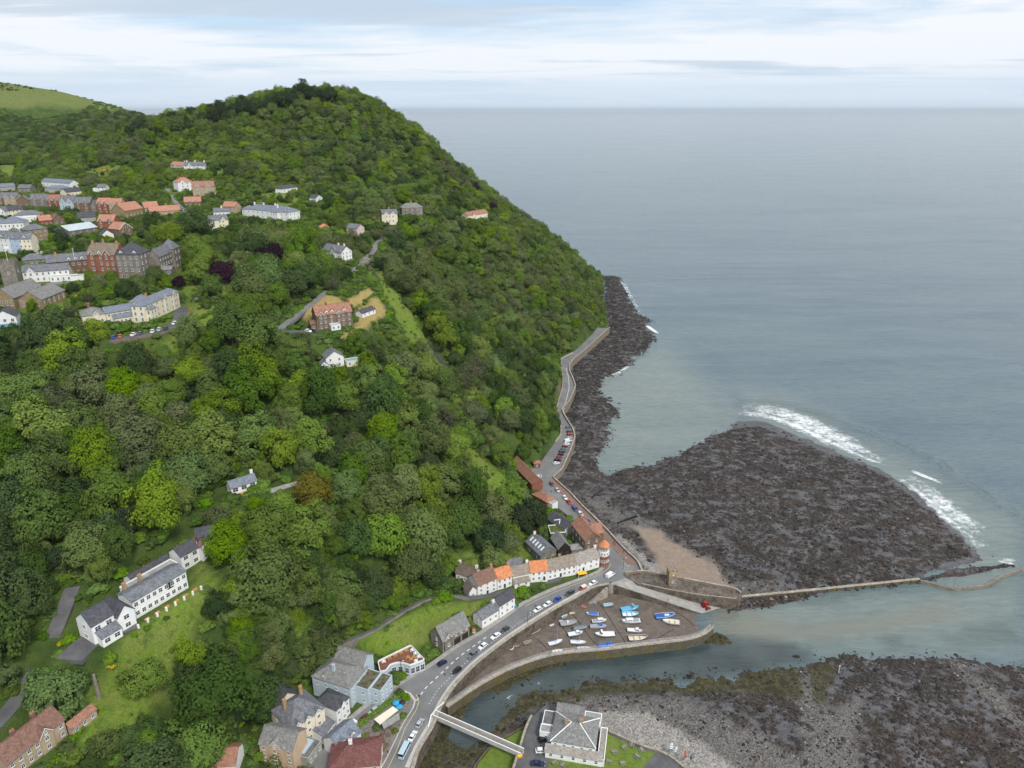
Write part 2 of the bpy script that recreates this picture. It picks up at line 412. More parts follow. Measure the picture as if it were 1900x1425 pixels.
c = mixc(z[0], wood, grass); c = mixc(z[1], c, dry); c = mixc(z[2], c, rock)
c = hsv(c, 0.5, 1.0, maprange(noise(g, 2.2, 4, 0.7), 0.25, 0.75, 0.6, 1.4))
finish(c, 0.95, bumpn(noise(g, 1.2, 6, 0.75), 0.9, 0.6), 0.05)

# foreshore: zone R = pale shingle, G = sand, B = green weed; else dark weed-covered boulders
m = begin('foreshore'); g = geo(); z = rgb_split(attr('zone').outputs['Color']); z2 = rgb_split(attr('zone2').outputs['Color'])
v = nn('ShaderNodeTexVoronoi'); v.inputs['Scale'].default_value = 1.9; L.new(g, v.inputs['Vector'])
vt = rgb_split(v.outputs['Color'])[0]
n1 = noise(g, 0.11, 6, 0.7); n2 = noise(g, 0.45, 6, 0.75)
pud = ramp(mathn('ADD', mathn('MULTIPLY', n1, 0.45), mathn('MULTIPLY', n2, 0.55)), (0.50, 0.0), (0.60, 1.0))
dark = mixc(vt, (0.018, 0.014, 0.012), (0.060, 0.050, 0.042))
dark = mixc(ramp(noise(g, 0.03, 3), (0.45, 0.0), (0.6, 0.6)), dark, mixc(vt, (0.030, 0.020, 0.015), (0.085, 0.060, 0.046)))
dark = mixc(mathn('MULTIPLY', pud, 0.85), dark, (0.150, 0.145, 0.150))
wetf = mixc(ramp(noise(mapping(g, (0.2, 0.5, 1), (0,0,-.4)), 1.0, 4), (0.35, 0), (0.7, 1)), (0.085, 0.084, 0.088), (0.150, 0.148, 0.152)); dark = mixc(z2[2], dark, wetf)
shing = mixc(vt, (0.17, 0.155, 0.14), (0.38, 0.355, 0.32))
shing = hsv(shing, 0.5, 1, maprange(n2, 0.3, 0.7, 0.75, 1.2))
sand = mixc(ramp(n2, (0.3, 0.0), (0.7, 1.0)), (0.22, 0.165, 0.125), (0.32, 0.25, 0.195))
weed = mixc(ramp(n2, (0.35, 0.0), (0.65, 1.0)), (0.022, 0.022, 0.010), (0.080, 0.072, 0.028))
mud = mixc(ramp(n2, (0.3, 0.0), (0.7, 1.0)), (0.075, 0.056, 0.042), (0.150, 0.115, 0.088))
grey = mixc(vt, (0.07, 0.064, 0.058), (0.20, 0.184, 0.168))
c = mixc(z2[0], dark, grey); c = mixc(z[0], c, shing); c = mixc(z[1], c, sand); c = mixc(z[2], c, weed); c = mixc(z2[1], c, mud)
ro = mathn('SUBTRACT', 0.9, mathn('MULTIPLY', pud, 0.45))
finish(c, ro, bumpn(v.outputs['Distance'], 0.8, 0.35), 0.25)
m = begin('wet_rock'); r = rnd()
finish(mixc(r, (0.008, 0.007, 0.006), (0.054, 0.043, 0.036)), 0.75, bumpn(noise(coords(), 2.0, 4), 0.6, 0.2), 0.3)
m = begin('grey_cobble'); r = rnd()
finish(mixc(r, (0.08, 0.072, 0.065), (0.30, 0.28, 0.255)), 0.85, None, 0.2)
m = begin('weed_rock'); r = rnd()
finish(mixc(r, (0.018, 0.018, 0.008), (0.085, 0.078, 0.026)), 0.8, None, 0.2)

# mud of the harbour basin
m = begin('harbour_mud'); g = geo()
n1 = noise(g, 0.12, 6, 0.7); n2 = noise(g, 0.6, 6, 0.7); n3 = noise(mapping(g, (0.5, 2.0, 1), (0, 0, 0.5)), 0.8, 4, 0.6)
c = mixc(ramp(n1, (0.35, 0.0), (0.65, 1.0)), (0.115, 0.090, 0.070), (0.175, 0.145, 0.118))
c = hsv(c, 0.5, 1, maprange(n2, 0.3, 0.7, 0.72, 1.2)); c = mixc(ramp(n3, (0.56, 0.0), (0.66, 0.6)), c, (0.06, 0.045, 0.035))
finish(c, maprange(n1, 0.35, 0.6, 0.35, 0.8), bumpn(n3, 0.5, 0.2), 0.35)

# sea: zone R = silty shallow water, G = dark river water, B = sand showing through
m = begin('sea_water'); g = geo(); z = rgb_split(attr('zone').outputs['Color'])
big = noise(mapping(g, (0.0022, 0.0085, 1), (0, 0, -0.10)), 1.0, 5, 0.62)
med = noise(mapping(g, (0.010, 0.045, 1), (0, 0, -0.25)), 1.0, 5, 0.6)
deep = mixc(ramp(big, (0.36, 0.0), (0.66, 1.0)), (0.052, 0.096, 0.122), (0.100, 0.152, 0.170))
deep = mixc(ramp(med, (0.38, 0.0), (0.7, 0.6)), deep, (0.128, 0.172, 0.182))
silt = mixc(ramp(med, (0.3, 0.0), (0.7, 1.0)), (0.120, 0.158, 0.146), (0.165, 0.197, 0.176))
river = mixc(ramp(noise(g, 0.06, 4), (0.35, 0.0), (0.7, 1.0)), (0.030, 0.045, 0.047), (0.062, 0.080, 0.078))
c = mixc(z[0], deep, silt); c = hsv(c, 0.5, 1.0, maprange(noise(mapping(g, (0.10, 0.42, 1), (0, 0, -0.35)), 1.0, 4, 0.6), 0.3, 0.7, 0.84, 1.16)); c = mixc(z[2], c, (0.165, 0.165, 0.128)); c = mixc(z[1], c, river)  # ripple noise painted into the colour as light and dark wave faces
w1 = noise(mapping(g, (0.10, 0.42, 1), (0, 0, -0.35)), 1.0, 4, 0.6); w2 = noise(mapping(g, (0.35, 1.1, 1), (0, 0, -0.15)), 1.0, 3, 0.6)
h = mathn('ADD', mathn('MULTIPLY', w1, 0.7), mathn('MULTIPLY', w2, 0.3))
w3 = noise(mapping(g, (0.022, 0.10, 1), (0, 0, -0.42)), 1.0, 3, 0.5)
h = mathn('ADD', h, mathn('MULTIPLY', w3, 1.2))
finish(c, maprange(big, 0.3, 0.7, 0.10, 0.22), bumpn(h, maprange(mathn('MAXIMUM', z[1], mathn('MULTIPLY', z[0], 0.72)), 0, 1, 0.8, 0.18), 2.2), 0.5)
m = begin('foam'); g = geo()
n = mathn('ADD', mathn('MULTIPLY', noise(mapping(g, (0.35, 0.35, 1)), 1.0, 6, 0.75), 0.6), mathn('MULTIPLY', noise(g, 1.8, 4, 0.7), 0.4))
n = mathn('ADD', mathn('MULTIPLY', n, 0.75), mathn('MULTIPLY', noise(mapping(g, (0.10, 0.16, 1)), 1.0, 3, 0.6), 0.25))
e = rgb_split(attr('edge').outputs['Color'])[0]
a = ramp(mathn('ADD', n, mathn('SUBTRACT', mathn('MULTIPLY', e, 0.42), 0.30)), (0.44, 0.0), (0.60, 1.0))
finish((0.80, 0.83, 0.83), 0.7, bumpn(n, 0.6, 0.3), 0.2, 0.0, a)
M = MATS
# ------------------------------------------------------------------ lie of the land: control points (pixel, pixel, metres) of the ground surface
ROAD = 5.2
CP = [ # foot of the cliff and the shore road
 (1102,617,6),(1062,655,6),(1040,666,6),(1041,700,6),(1032,758,6),(1040,800,6),(1003,858,6),(1000,905,6),(1113,575,4),(1116,530,2),
 (1020,790,16),(985,845,16),(1015,690,24),(1040,640,24),(1085,590,24),(1095,545,26),
 # village level
 (1010,985,7),(1060,1030,6),(1110,1050,6),(1030,1085,6),(930,1098,7),(946,1135,5.6),(873,1179,5.5),(800,1222,5.5),(720,1277,5.4),(644,1336,5.4),(600,1390,5.4),
 (860,1085,12),(985,1014,11),(940,1040,10),(650,1250,7.5),(560,1350,7.5),(590,1290,7),(500,1400,8),(690,1425,5.2),
 # lower slopes
 (900,880,24),(900,960,15),(940,900,17),(800,880,36),(650,880,51),(700,1080,26),(600,1050,38),(500,1180,34),(560,1255,16),(600,1218,17),(700,1172,15),(840,1112,13),
 (800,1120,13.5),(800,1000,22),(450,1250,28),(480,1330,16),(400,1420,18),(420,1300,28),
 # white hotel and its meadow
 (200,1158,53),(300,1115,54),(330,1180,46),(230,1290,40),(130,1210,50),(370,1040,56),(60,1360,44),(0,1425,42),(0,1250,52),(120,1310,42),(0,1000,64),(130,1060,56),
 (380,1005,58),(200,1000,61),(450,915,61),(560,892,60),(200,850,70),(200,750,82),(0,700,90),(0,850,76),(450,760,73),
 # middle ground
 (640,685,79),(620,605,91),(700,600,88),(560,640,90),(800,650,62),(880,760,36),(960,800,22),(680,490,101),(630,500,102),(750,560,88),(720,700,68),(560,760,70),
 (470,560,103),(400,640,98),(340,590,104),(250,605,104),(260,640,97),(180,640,97),(100,600,104),(60,575,107),
 # the upper town
 (20,540,111),(100,510,112),(240,510,113),(330,500,113),(430,450,115),(20,450,117),(150,440,117),(200,420,119),(300,410,119),(400,420,119),
 (20,395,121),(100,390,122),(200,395,122),(300,392,122),(60,352,127),(150,360,126),(620,420,114),(700,435,110),(500,405,120),(380,362,130),(350,315,146),(440,390,123),
 (725,412,116),(765,398,118),(885,405,106),(540,352,134),
]
CPW = [] # the same as places: hill faces at a known distance
for px, py, Y in [(600,250,800),(600,350,690),(400,250,820),(300,230,830),(300,300,780),(200,280,830),(100,276,900),(0,338,850),(30,305,930),
                  (700,300,760),(750,360,690),(860,470,620),(940,520,640),(960,480,690),(900,400,730),(1020,480,760),(800,330,800),(860,340,830),
                  (960,400,850),(1050,460,860),(1090,495,880),(760,240,860),(650,176,870),(560,168,880),(480,180,880),(380,203,880),(280,226,890),(215,240,900),
                  (920,600,560),(860,560,560),(960,650,520),(980,720,470),(800,500,560)]:
    x, y, z = PY(px, py, Y); CPW.append((x, y, z-6))
CPW += [(115,905,1),(100,960,-8),(40,1000,30),(-40,1020,60),(-120,1030,110),(-220,1030,160),(-320,1030,165),(-450,1040,150),(20,1100,-10),(-150,1200,20),(-300,1250,20)]
for px, py, Y in [(60,225,1400),(0,152,1500),(100,174,1480),(190,196,1450),(0,200,1380),(150,215,1330),(30,250,1180),(110,240,1200)]:
    x, y, z = PY(px, py, Y); CPW.append((x, y, z-4))
CPW += [(-1300,1500,270),(-1100,1750,240),(-800,1700,150),(-600,1500,140),(-620,1100,140),(-1000,900,150),(-700,600,125),(-500,300,110),(-300,150,70),
        (-150,100,34),(-75,130,8),(-60,80,6),(-400,450,118),(-420,560,122)]
_c = np.array([(*P(a, b, z), z) for a, b, z in CP] + CPW)
_S = 200.0
def _k(r2): return np.where(r2 > 1e-12, 0.5*r2*np.log(np.maximum(r2, 1e-12)), 0.0)
def _fit():
    x = _c[:, :2]/_S; n = len(x)
    K = _k(((x[:, None]-x[None])**2).sum(-1)) + np.eye(n)*0.004
    Pm = np.concatenate([np.ones((n, 1)), x], 1)
    A = np.block([[K, Pm], [Pm.T, np.zeros((3, 3))]])
    return np.linalg.solve(A, np.concatenate([_c[:, 2], np.zeros(3)]))
_w = _fit()
def ZB(X, Y):
    X = np.asarray(X, float); Y = np.asarray(Y, float); s = X.shape
    q = np.stack([X.ravel(), Y.ravel()], -1)/_S; out = np.empty(len(q)); n = len(_c)
    for a in range(0, len(q), 20000):
        b = q[a:a+20000]
        out[a:a+20000] = _k(((b[:, None]-_c[None, :, :2]/_S)**2).sum(-1)) @ _w[:n] + _w[n] + b @ _w[n+1:]
    return out.reshape(s)
def hit(px, py, f=None):                       # where the line of sight through a pixel meets the ground
    x, y, dz = ray(px, py); t = np.arange(120, 1800, 1.5)
    d = CAM_H + dz*t - (f or ZB)(x*t, y*t)
    i = int(np.argmax(d < 0)) if (d < 0).any() else len(t)-1
    tt = t[i]; return x*tt, y*tt, CAM_H + dz*tt
PADS = []     # (polyline of (x, y, z), half width, blend): ground levelled under buildings, roads and paths
def pad(pts, hw, blend): PADS.append((np.array(pts, float), hw, blend))
def Z(X, Y):
    z = ZB(X, Y) + (fbm(np.asarray(X)/22.0, np.asarray(Y)/22.0, 4, 3)-0.47)*3.0
    wsum = np.zeros(np.shape(z)); zsum = np.zeros(np.shape(z)); wmax = np.zeros(np.shape(z))
    for pts, hw, bl in PADS:
        lo = pts[:, :2].min(0)-hw-bl; hi_ = pts[:, :2].max(0)+hw+bl
        k = (X > lo[0]) & (X < hi_[0]) & (Y > lo[1]) & (Y < hi_[1])
        if not np.any(k): continue
        xx = np.asarray(X)[k]; yy = np.asarray(Y)[k]; best = np.full(xx.shape, 1e9); bz = np.zeros(xx.shape)
        if len(pts) == 1: best = np.hypot(xx-pts[0,0], yy-pts[0,1]); bz[:] = pts[0,2]
        for i in range(len(pts)-1):
            ax, ay, az = pts[i]; bx, by, bz_ = pts[i+1]; dx, dy = bx-ax, by-ay
            t = np.clip(((xx-ax)*dx+(yy-ay)*dy)/(dx*dx+dy*dy+1e-9), 0, 1)
            dd = np.hypot(xx-ax-t*dx, yy-ay-t*dy); zz = az+t*(bz_-az); s = dd < best
            best = np.where(s, dd, best); bz = np.where(s, zz, bz)
        w = 1-sstep(hw, hw+bl, best); wi = w*w/(1.02-w)
        wsum[k] += wi; zsum[k] += wi*bz; wmax[k] = np.maximum(wmax[k], w)
    return np.where(wmax > 0, z*(1-wmax) + wmax*zsum/np.maximum(wsum, 1e-6), z)

# the railway line up the cliff, and its cutting
RAIL = [(*P(985,885,8), 8), (*P(680,486,101), 101)]
r0, r1 = np.array(RAIL[0]), np.array(RAIL[1]); r2 = r1 + (r1-r0)*0.12; r2[2] = r1[2]+9
RAIL = [tuple(r0), tuple(r0+(r1-r0)*0.25), tuple(r0+(r1-r0)*0.5), tuple(r0+(r1-r0)*0.75), tuple(r1), tuple(r2)]
pad([(x, y, z-2.5) for x, y, z in RAIL[1:]], 3.5, 4.5)
# lanes and paths on the hillside as pixels
LANES = [
 ('lane', 'asphalt', [(733,420),(716,436),(700,452),(683,478),(668,495),(645,512)], 5.5, 'narrow tarmac lane bridging the railway cutting'),
 ('lane', 'asphalt', [(608,540),(580,563),(545,590),(517,612)], 4.0, 'tarmac lane running down beside the brown villa'),
 ('lane', 'asphalt_dark', [(518,614),(550,616),(585,616)], 6.0, 'parking apron beside the brown villa'),
 ('lane', 'asphalt_dark', [(205,632),(250,627),(300,618),(326,606),(336,590),(338,570)], 7.0, 'curved car park terrace below the cream hotel'),
 ('lane', 'asphalt', [(366,556),(376,548),(385,540)], 4.0, 'garden drive'),
 ('lane', 'concrete', [(500,912),(530,903),(562,893),(590,893)], 3.4, 'drive to the small lodge'),
 ('lane', 'asphalt_dark', [(128,1225),(160,1190),(195,1172),(230,1162),(250,1152)], 8.0, 'parking court of the long white hotel'),
 ('lane', 'asphalt_dark', [(-10,1348),(30,1305),(60,1255),(95,1190),(115,1140),(135,1090)], 4.5, 'wooded lane'),
 ('lane', 'asphalt_dark', [(628,1199),(650,1189),(700,1168),(725,1148),(765,1125),(800,1108),(840,1105),(870,1110)], 2.2, 'woodland footpath'),
 ('lane', 'asphalt_dark', [(870,1110),(900,1108),(940,1098),(985,1087),(1020,1080),(1040,1073)], 2.6, 'terrace path in front of the thatched row'),
 ('lane', 'asphalt', [(-5,478),(60,474),(95,468),(118,462),(160,455),(200,450)], 8.0, 'town car park'),
 ('lane', 'asphalt', [(100,428),(140,420),(230,412),(280,405),(345,392)], 5.0, 'town street'),
 ('lane', 'asphalt', [(310,350),(318,362),(330,380),(345,392),(395,428),(430,430)], 4.0, 'town lane'),
 ('lane', 'asphalt', [(40,530),(90,527),(140,524)], 5.0, 'church street'),
]
LANE3 = []; FLATZ = {'curved car park terrace below the cream hotel': 102.7, 'parking court of the long white hotel': 52.2}
for nm, mt, pts, wd, lb in LANES:
    zf = FLATZ.get(lb); w3 = [hit(a, b) if zf is None else (*P(a, b, zf), zf) for a, b in pts]; LANE3.append(w3); pad(w3, wd/2+0.8, 4.0)
# ------------------------------------------------------------------ every building: front wall line as pixels, the rest in metres
HS = []
def H(name, label, line, d, h, roof, rh, wall, roofm, f=None, l=None, r=None, ch=(), dm=(), gab=(), ext=(), z=None, chm='buff_brick', door=None, group=None, win=(0.95, 1.35), over=0.3, trim=None):
    HS.append(dict(name=name, label=label, line=line, d=d, h=h, roof=roof, rh=rh, wall=wall, roofm=roofm, f=f, l=l, r=r, ch=ch, dm=dm, gab=gab, ext=ext, z=z, chm=chm, door=door, group=group, win=win, over=over, trim=trim))
def E(x, y, w, d, h, roof, rh, wall, roofm, z0=0, f=None, l=None, r=None, part='wing', over=0.25): return dict(x=x, y=y, w=w, d=d, h=h, roof=roof, rh=rh, wall=wall, roofm=roofm, z0=z0, f=f, l=l, r=r, part=part, over=over)
WR, CR = 'white_render', 'cream_render'
# --- harbour row
H('cottage','detached white cottage with brown thatch and a tall white stack at each end',(846,1076,880,1087),6,4.0,'gx',3.0,WR,'thatch_brown',f=(3,1),r=(1,1),ch=[(0.02,.5),(0.98,.5)],chm=WR,door=.35,z=9)
H('cottage','tall white cottage with steep dark brown tiled roof ending the terrace row',(887,1110,922,1095),7.5,6.2,'gx',3.6,WR,'tile_brown',f=(3,3),l=(1,2),ch=[(.96,.5)],door=.5,z=7,ext=[E(-3.6,1,3.5,5,4,'gy',2,WR,'thatch_brown',f=(1,1))])
H('cottage','narrow white cottage with orange tiled roof beside the tall brown-roofed cottage',(923,1095,950,1086),6.5,5.2,'gx',3.3,WR,'tile_orange',f=(3,2),ch=[(.93,.5)],door=.5,z=7)
H('cottage','white cottage with grey-brown thatch and a thatched lean-to between two orange roofs',(951,1086,984,1079),6,4.6,'gx',2.8,WR,'thatch',f=(4,1),ch=[(.97,.6)],chm=WR,z=7,ext=[E(.3,-2.2,6.9,2.2,2.1,'shed',1.2,WR,'thatch',f=(2,1),part='lean_to'),E(.4,6.1,6.5,4,5.2,'gx',2.4,WR,'slate')])
H('cottage','wide white cottage with orange tiled roof hemmed in by thatch on both sides',(984.5,1079.5,1016,1076),6.5,4.9,'gx',3.3,WR,'tile_orange',f=(3,2),door=.8,z=7)
H('thatched_inn','long white inn under brown thatch facing the harbour road',(1016.5,1076,1069,1063.7),7,4.7,'gx',3.2,WR,'thatch',f=(6,2),ch=[(.5,.5)],door=.45,z=6.3)
H('thatched_house','white house with pale grey thatch next to the round turret',(1069.5,1063.7,1111.6,1050),6.5,4.7,'gx',3.2,WR,'thatch_grey',f=(4,2),r=(1,1),ch=[(.95,.5)],chm=WR,door=.3,z=6)
H('seafront_house','tall brick house with terracotta roof joined to the round turret',(1084,1033,1113,1027),15,9,'gy',3.6,'brown_stone','tile_terracotta',f=(2,3),l=(4,2),r=(3,2),z=5.6,ext=[E(6.7,4,5,9,8.2,'gx',2.8,'brown_stone','tile_terracotta',f=(1,2),r=(2,2))],ch=[(.5,.9)])
H('pavilion','modern pavilion with dark slate roof and a white V-shaped rooflight',(1046,997,1069,987),13,4.2,'gy',2.2,'grey_render','slate_dark',f=(2,1),r=(4,1),z=6)
H('green_roof_annex','low annex with a square sedum roof behind a white parapet',(1021,1001,1050,999),7,3.2,'sedum',0.5,'dark_stone','sedum',f=(2,1),z=6.6)
H('slate_house','old house with dark slate roof and a row of white rooflights behind the thatched row',(1003,1046,1032,1036),13,4.4,'gy',3.0,'grey_stone','slate',f=(2,1),l=(2,1),ch=[(.5,.95)],z=7,chm=WR)
H('slate_house','gabled house with weathered grey slate roof and black timber gable',(1036,1036,1058,1032),10,5,'gy',3.2,'black_timber_and_shade','slate_lichen',f=(2,1),r=(2,1),z=6.5)
H('flat_roof_store','flat-roofed grey store squeezed beside the tall brick house',(1060,1034,1082,1030),5,3.4,'flat',0.3,'grey_stone','flat_pale',f=(2,1),z=6)
H('lodge','low white lodge with slate roof in two steps beside the harbour road',(895,1166,925,1147),5.5,4.2,'gx',2.2,WR,'slate',f=(3,1),l=(1,2),z=5.4,ext=[E(9.35,-.15,8.8,5.8,5.6,'gx',2.4,WR,'slate_dark',f=(3,2),r=(1,2))],ch=[(1.0,.5)],chm=WR)
H('stone_shelter','open-fronted stone shelter with pale lichened slate roof and a small front gable',(822,1210,871,1180),7.5,5.2,'gx',4.4,'grey_stone','slate_lichen',f=(5,1,3.4),l=(1,2),gab=[(.2,3.4)],z=5.4)
H('harbour_hotel','pale blue harbour hotel with lichened slate roof and hipped corner',(583,1290,653,1313),11,8.4,'hip',3.6,'pale_blue_render','slate_lichen',f=(4,1,4.6),r=(3,2),z=5.6,
  ext=[E(13.2,3,7.5,9,6.6,'flat',.4,'pale_blue_render','mossy_flat',f=(2,2),r=(3,2)),E(20.8,4.5,4,8,6.2,'flat',.4,'pale_blue_render','mossy_flat',r=(3,2),f=(1,2)),E(3,9.2,12,7,9.6,'gx',3,'pale_blue_render','slate_lichen',r=(1,1))],ch=[(.45,.3)],chm='pale_blue_render',dm=[.3])
H('gabled_house','peach rendered house with grey slate roof and a front gable',(487,1420,548,1433),8.5,9,'gx',3.2,'peach_render','slate_lichen',f=(4,3),gab=[(.48,4.5)],z=7)
H('guest_house','large guest house of steep slate hips with a row of white gables',(546,1394,606,1352),12,9,'hip',4.6,CR,'slate',f=(5,3),z=6.2,gab=[(.2,2.6),(.5,2.6),(.8,2.6)],l=(2,2),ch=[(.2,.6),(.75,.7)],ext=[E(2,11.5,8,6,9,'gy',3.4,CR,'slate_dark')])
H('white_house','white house with dark patched roof and bay windows beside the lane',(627,1347,650,1322),9,6.6,'hip',2.6,WR,'slate_dark',f=(3,2),r=(2,2),z=5.6,gab=[(.5,2.4)])
H('lean_to_wing','low slate lean-to in front of the large guest house',(602,1380,622,1353),4,3.2,'shed',1.4,WR,'slate',f=(4,1),z=5.5)
H('conservatory','flat-roofed dining room with a long glass rooflight',(574,1424,598,1390),6,3.4,'glass',.4,'grey_render','flat_felt',f=(3,1),z=5.8)
H('lane_house','grey slate house with white dormers where the lane narrows',(633,1412,671,1378),8,4.6,'gx',3,WR,'slate_blue',f=(3,1),r=(1,2),dm=[.25,.7],z=5.3)
H('red_roof_shop','maroon tiled shop with hipped roof at the mouth of the lane',(612,1450,706,1442),11,5,'hip',3,'pink_render','tile_maroon',f=(5,2),r=(2,2),z=5.3,ch=[(.4,.6)],chm=WR)
H('waterside_hotel','white waterside hotel with pale hipped slate roof above a skirting veranda roof',(1022,1398,1103,1412),12,5.4,'hip',2.9,WR,'slate_lichen',f=(5,2),r=(3,2),z=4.9,ch=[(.3,.45),(.62,.55)],
  ext=[E(-1.6,-1.8,18.2,2.0,2.5,'shed',1.5,WR,'thatch_grey',f=(5,1),part='veranda'),E(15.1,-1.6,2.2,13,2.5,'flat',.4,WR,'thatch_grey',part='veranda'),E(0,12.2,9,5,4.6,'gx',2.2,WR,'slate_lichen',l=(1,2)),E(9.3,12.2,5.6,4,3.6,'flat',.3,WR,'flat_pale'),E(-4.3,8,4,6,3.4,'flat',.3,WR,'flat_felt',l=(2,1),f=(1,1)),E(-4.5,4.5,4.3,3.2,3.6,'flat',.3,WR,'flat_pale',f=(1,1))])
# --- foot of the cliff railway
H('station','long lower railway station with orange tiled roof against the cliff',(968,868,1007,907),-6.5,4.6,'gx',3.4,'red_brick','tile_terracotta',f=(5,1),r=(1,1),z=5.4)
H('ticket_hall','squat hall with terracotta hipped roof beside the long station',(1003,921,1030,936),-6,3.4,'hip',2.4,'red_brick','tile_terracotta',f=(3,1),z=5.4,ext=[E(-3,1,3,4,3,'flat',.3,WR,'flat_pale')])
H('kiosk','small brick kiosk with pyramid roof at the start of the promenade',(990.5,868,1002.5,868),3.2,2.7,'pyr',1.5,'red_brick','tile_terracotta',f=(1,1),z=5.4)
# --- hillside
H('long_hotel','long white hotel wing with ribbed grey roof and wide windows above a meadow',(252,1149,350,1090),7.5,6.4,'gx',1.4,WR,'slate',z=52.2,f=(9,2),r=(1,2),win=(1.7,1.5),ch=[(.12,.98),(.4,.98)],
  ext=[E(-6.2,-2.2,5.2,8.5,5.6,'gy',2.8,WR,'slate_dark',f=(1,2)),E(-13.2,-.8,6.8,8,6.6,'gx',3.2,WR,'slate_dark',f=(2,2),l=(1,2)),E(-12.5,-3.8,6,3,3.0,'shed',1.2,WR,'slate',f=(2,1),part='porch'),
       E(3,7.7,18,4,5.2,'flat',.5,WR,'flat_pale'),E(8,12.2,14,6,3.6,'gx',2,WR,'slate_dark',f=(3,1),l=(1,1)),E(23.5,9.5,7,6.5,5.6,'gx',2.2,WR,'slate_dark',f=(2,2),r=(1,1)),E(30.6,8.5,4,5.5,5.8,'gy',1.6,WR,'tile_brown',f=(1,2)),E(34.7,8.8,3.2,4.5,4.0,'flat',.5,WR,'flat_felt',f=(1,1))])
H('cabin','dark timber cabin with black roof and white veranda posts among trees',(366,1011,402,1004),5.5,3,'gx',2,'black_timber_and_shade','slate_dark',f=(4,1),z=None)
H('lodge','small white lodge with blue-grey slate roof and three wide brown openings',(430,919,477.6,904),5,3,'gx',1.9,WR,'slate_blue',f=(3,1),l=(1,1),win=(2.2,1.7),ch=[(.97,.75)],chm=WR)
H('white_villa','small white villa with slate gable and a green-roofed shed',(606,684,639,679),7,5.2,'gy',3.2,WR,'slate',f=(2,2),r=(2,2),ext=[E(9.6,-2.2,6.5,5,2.6,'flat',.3,CR,'teal_paint',f=(2,1),part='shed'),E(-2.6,-1.2,3,4,3,'gy',1.2,WR,'slate',f=(1,1))])
H('brown_villa','tall brown stone villa with mottled terracotta roof and gabled dormers above dry meadow',(589,613,655,604),9,8,'gx',4,'brown_stone','tile_terracotta',f=(6,3),r=(2,3),gab=[(.12,3),(.62,2.6)],dm=[.3,.45,.8],ch=[(.35,.5),(.98,.5)],chm='red_brick',ext=[E(6.5,-4.2,5,4,2.6,'flat',.3,WR,'roof_glass',f=(2,1),part='conservatory'),E(-3,1,3,5,3.4,'gx',1.4,'brown_stone','tile_brown',f=(1,1))])
H('shed','low shed with black roof and white front on the dry meadow',(673,589.5,697,581),5,2.5,'gx',1.4,WR,'slate_dark',f=(3,1))
H('white_house','three-storey white house with black bargeboards and slate roof beside the cutting',(600,482,635,488),9,7,'gx',3.4,WR,'slate',f=(3,3),r=(3,3),gab=[(.55,4.5)],ch=[(.6,.5),(.9,.5)],chm=WR,dm=[.9],trim='black_metal')
H('pink_house','pink rendered house half hidden by a pine above the bridge',(644,437,664,439),8,6,'gx',2.6,'pink_render','slate',f=(2,2),r=(2,2))
H('summer_house','cream summer house with bright orange pyramid roof',(594,429,611,428),5.5,2.8,'pyr',2.6,CR,'tile_orange',f=(2,1))
H('white_mansion','wide white mansion with blue slate hips and four white chimneys',(458.6,403,537,410),12,6.4,'hip',3.6,WR,'slate_blue',f=(9,2),r=(3,2),ch=[(.08,.5),(.3,.5),(.55,.6),(.68,.3)],chm=WR,ext=[E(29,-3,7,5,6,'hip',2,WR,'slate_blue',f=(3,2)),E(-7,2,7,9,5.6,'hip',2.8,WR,'slate_blue',f=(2,2))])
H('cream_villa','cream villa with slate roof and twin front gables at the wood edge',(709,415,738,414),9,7.5,'gx',3,CR,'slate',f=(3,2),r=(2,2),gab=[(.3,3.2),(.72,3.2)],ch=[(.5,.5)])
H('grey_villa','grey stone villa with lichened roof on the upper wooded slope',(746,401,785,399),9,6.5,'hip',3.4,'grey_stone','slate_lichen',f=(5,2),gab=[(.25,3.5),(.75,3.5)],ch=[(.5,.5)])
H('wood_cottage','terracotta-roofed cottage alone in the upper wood',(868,410,905,404),8,4.5,'gx',3,CR,'tile_terracotta',f=(4,1),ch=[(.6,.5)],gab=[(.3,3)])
H('bungalow','white bungalow with dark slate hip in a hillside garden',(525,358,552,354),8,3.2,'hip',2.6,WR,'slate_dark',f=(4,1))
H('bungalow','small white gabled bungalow beneath the high wood',(586,375,599,373),7,3.2,'gy',2.4,WR,'slate_dark',f=(1,1))
H('white_cottage','high white cottage with red roof at the wood edge',(317,314,340,316),8,4.4,'gx',3,WR,'tile_red',f=(3,2),gab=[(.4,3.5)],ch=[(.9,.5)],chm=WR)
H('white_cottage','high white cottage with slate roof and white chimneys next to the red-roofed one',(342,316,380,316),8,4.4,'gx',3,WR,'slate',f=(5,2),gab=[(.3,3.5)],ch=[(.1,.5),(.5,.5),(.95,.5)],chm=WR)
H('red_villa','white and brick villa with bright red hipped roofs and tall red chimneys',(332,355,360,353),11,7.5,'hip',4,WR,'tile_red',f=(4,3),ch=[(.5,.5),(.75,.5),(.25,.6)],chm='red_brick',gab=[(.3,4)])
H('red_villa','brick villa with mottled red-brown roof and twin gables beside the bright red villa',(359,365,399,364),11,8.5,'gx',4,'tan_render','tile_terracotta',f=(5,3),r=(2,2),ch=[(.1,.5),(.5,.5),(.95,.5)],chm='red_brick',gab=[(.25,4.5),(.75,4.5)])
H('red_coach_house','low brown stone coach house with red roof below the twin villas',(343,384,374,383),8,4,'gx',3.6,'brown_stone','tile_red',f=(4,1),gab=[(.35,3),(.7,3)])
H('red_cottage','small house with red tiled roof and brick stack',(414,393,437,394),8,4.4,'gx',3.4,'tan_render','tile_red',f=(2,1),ch=[(.75,.5)],chm='red_brick')
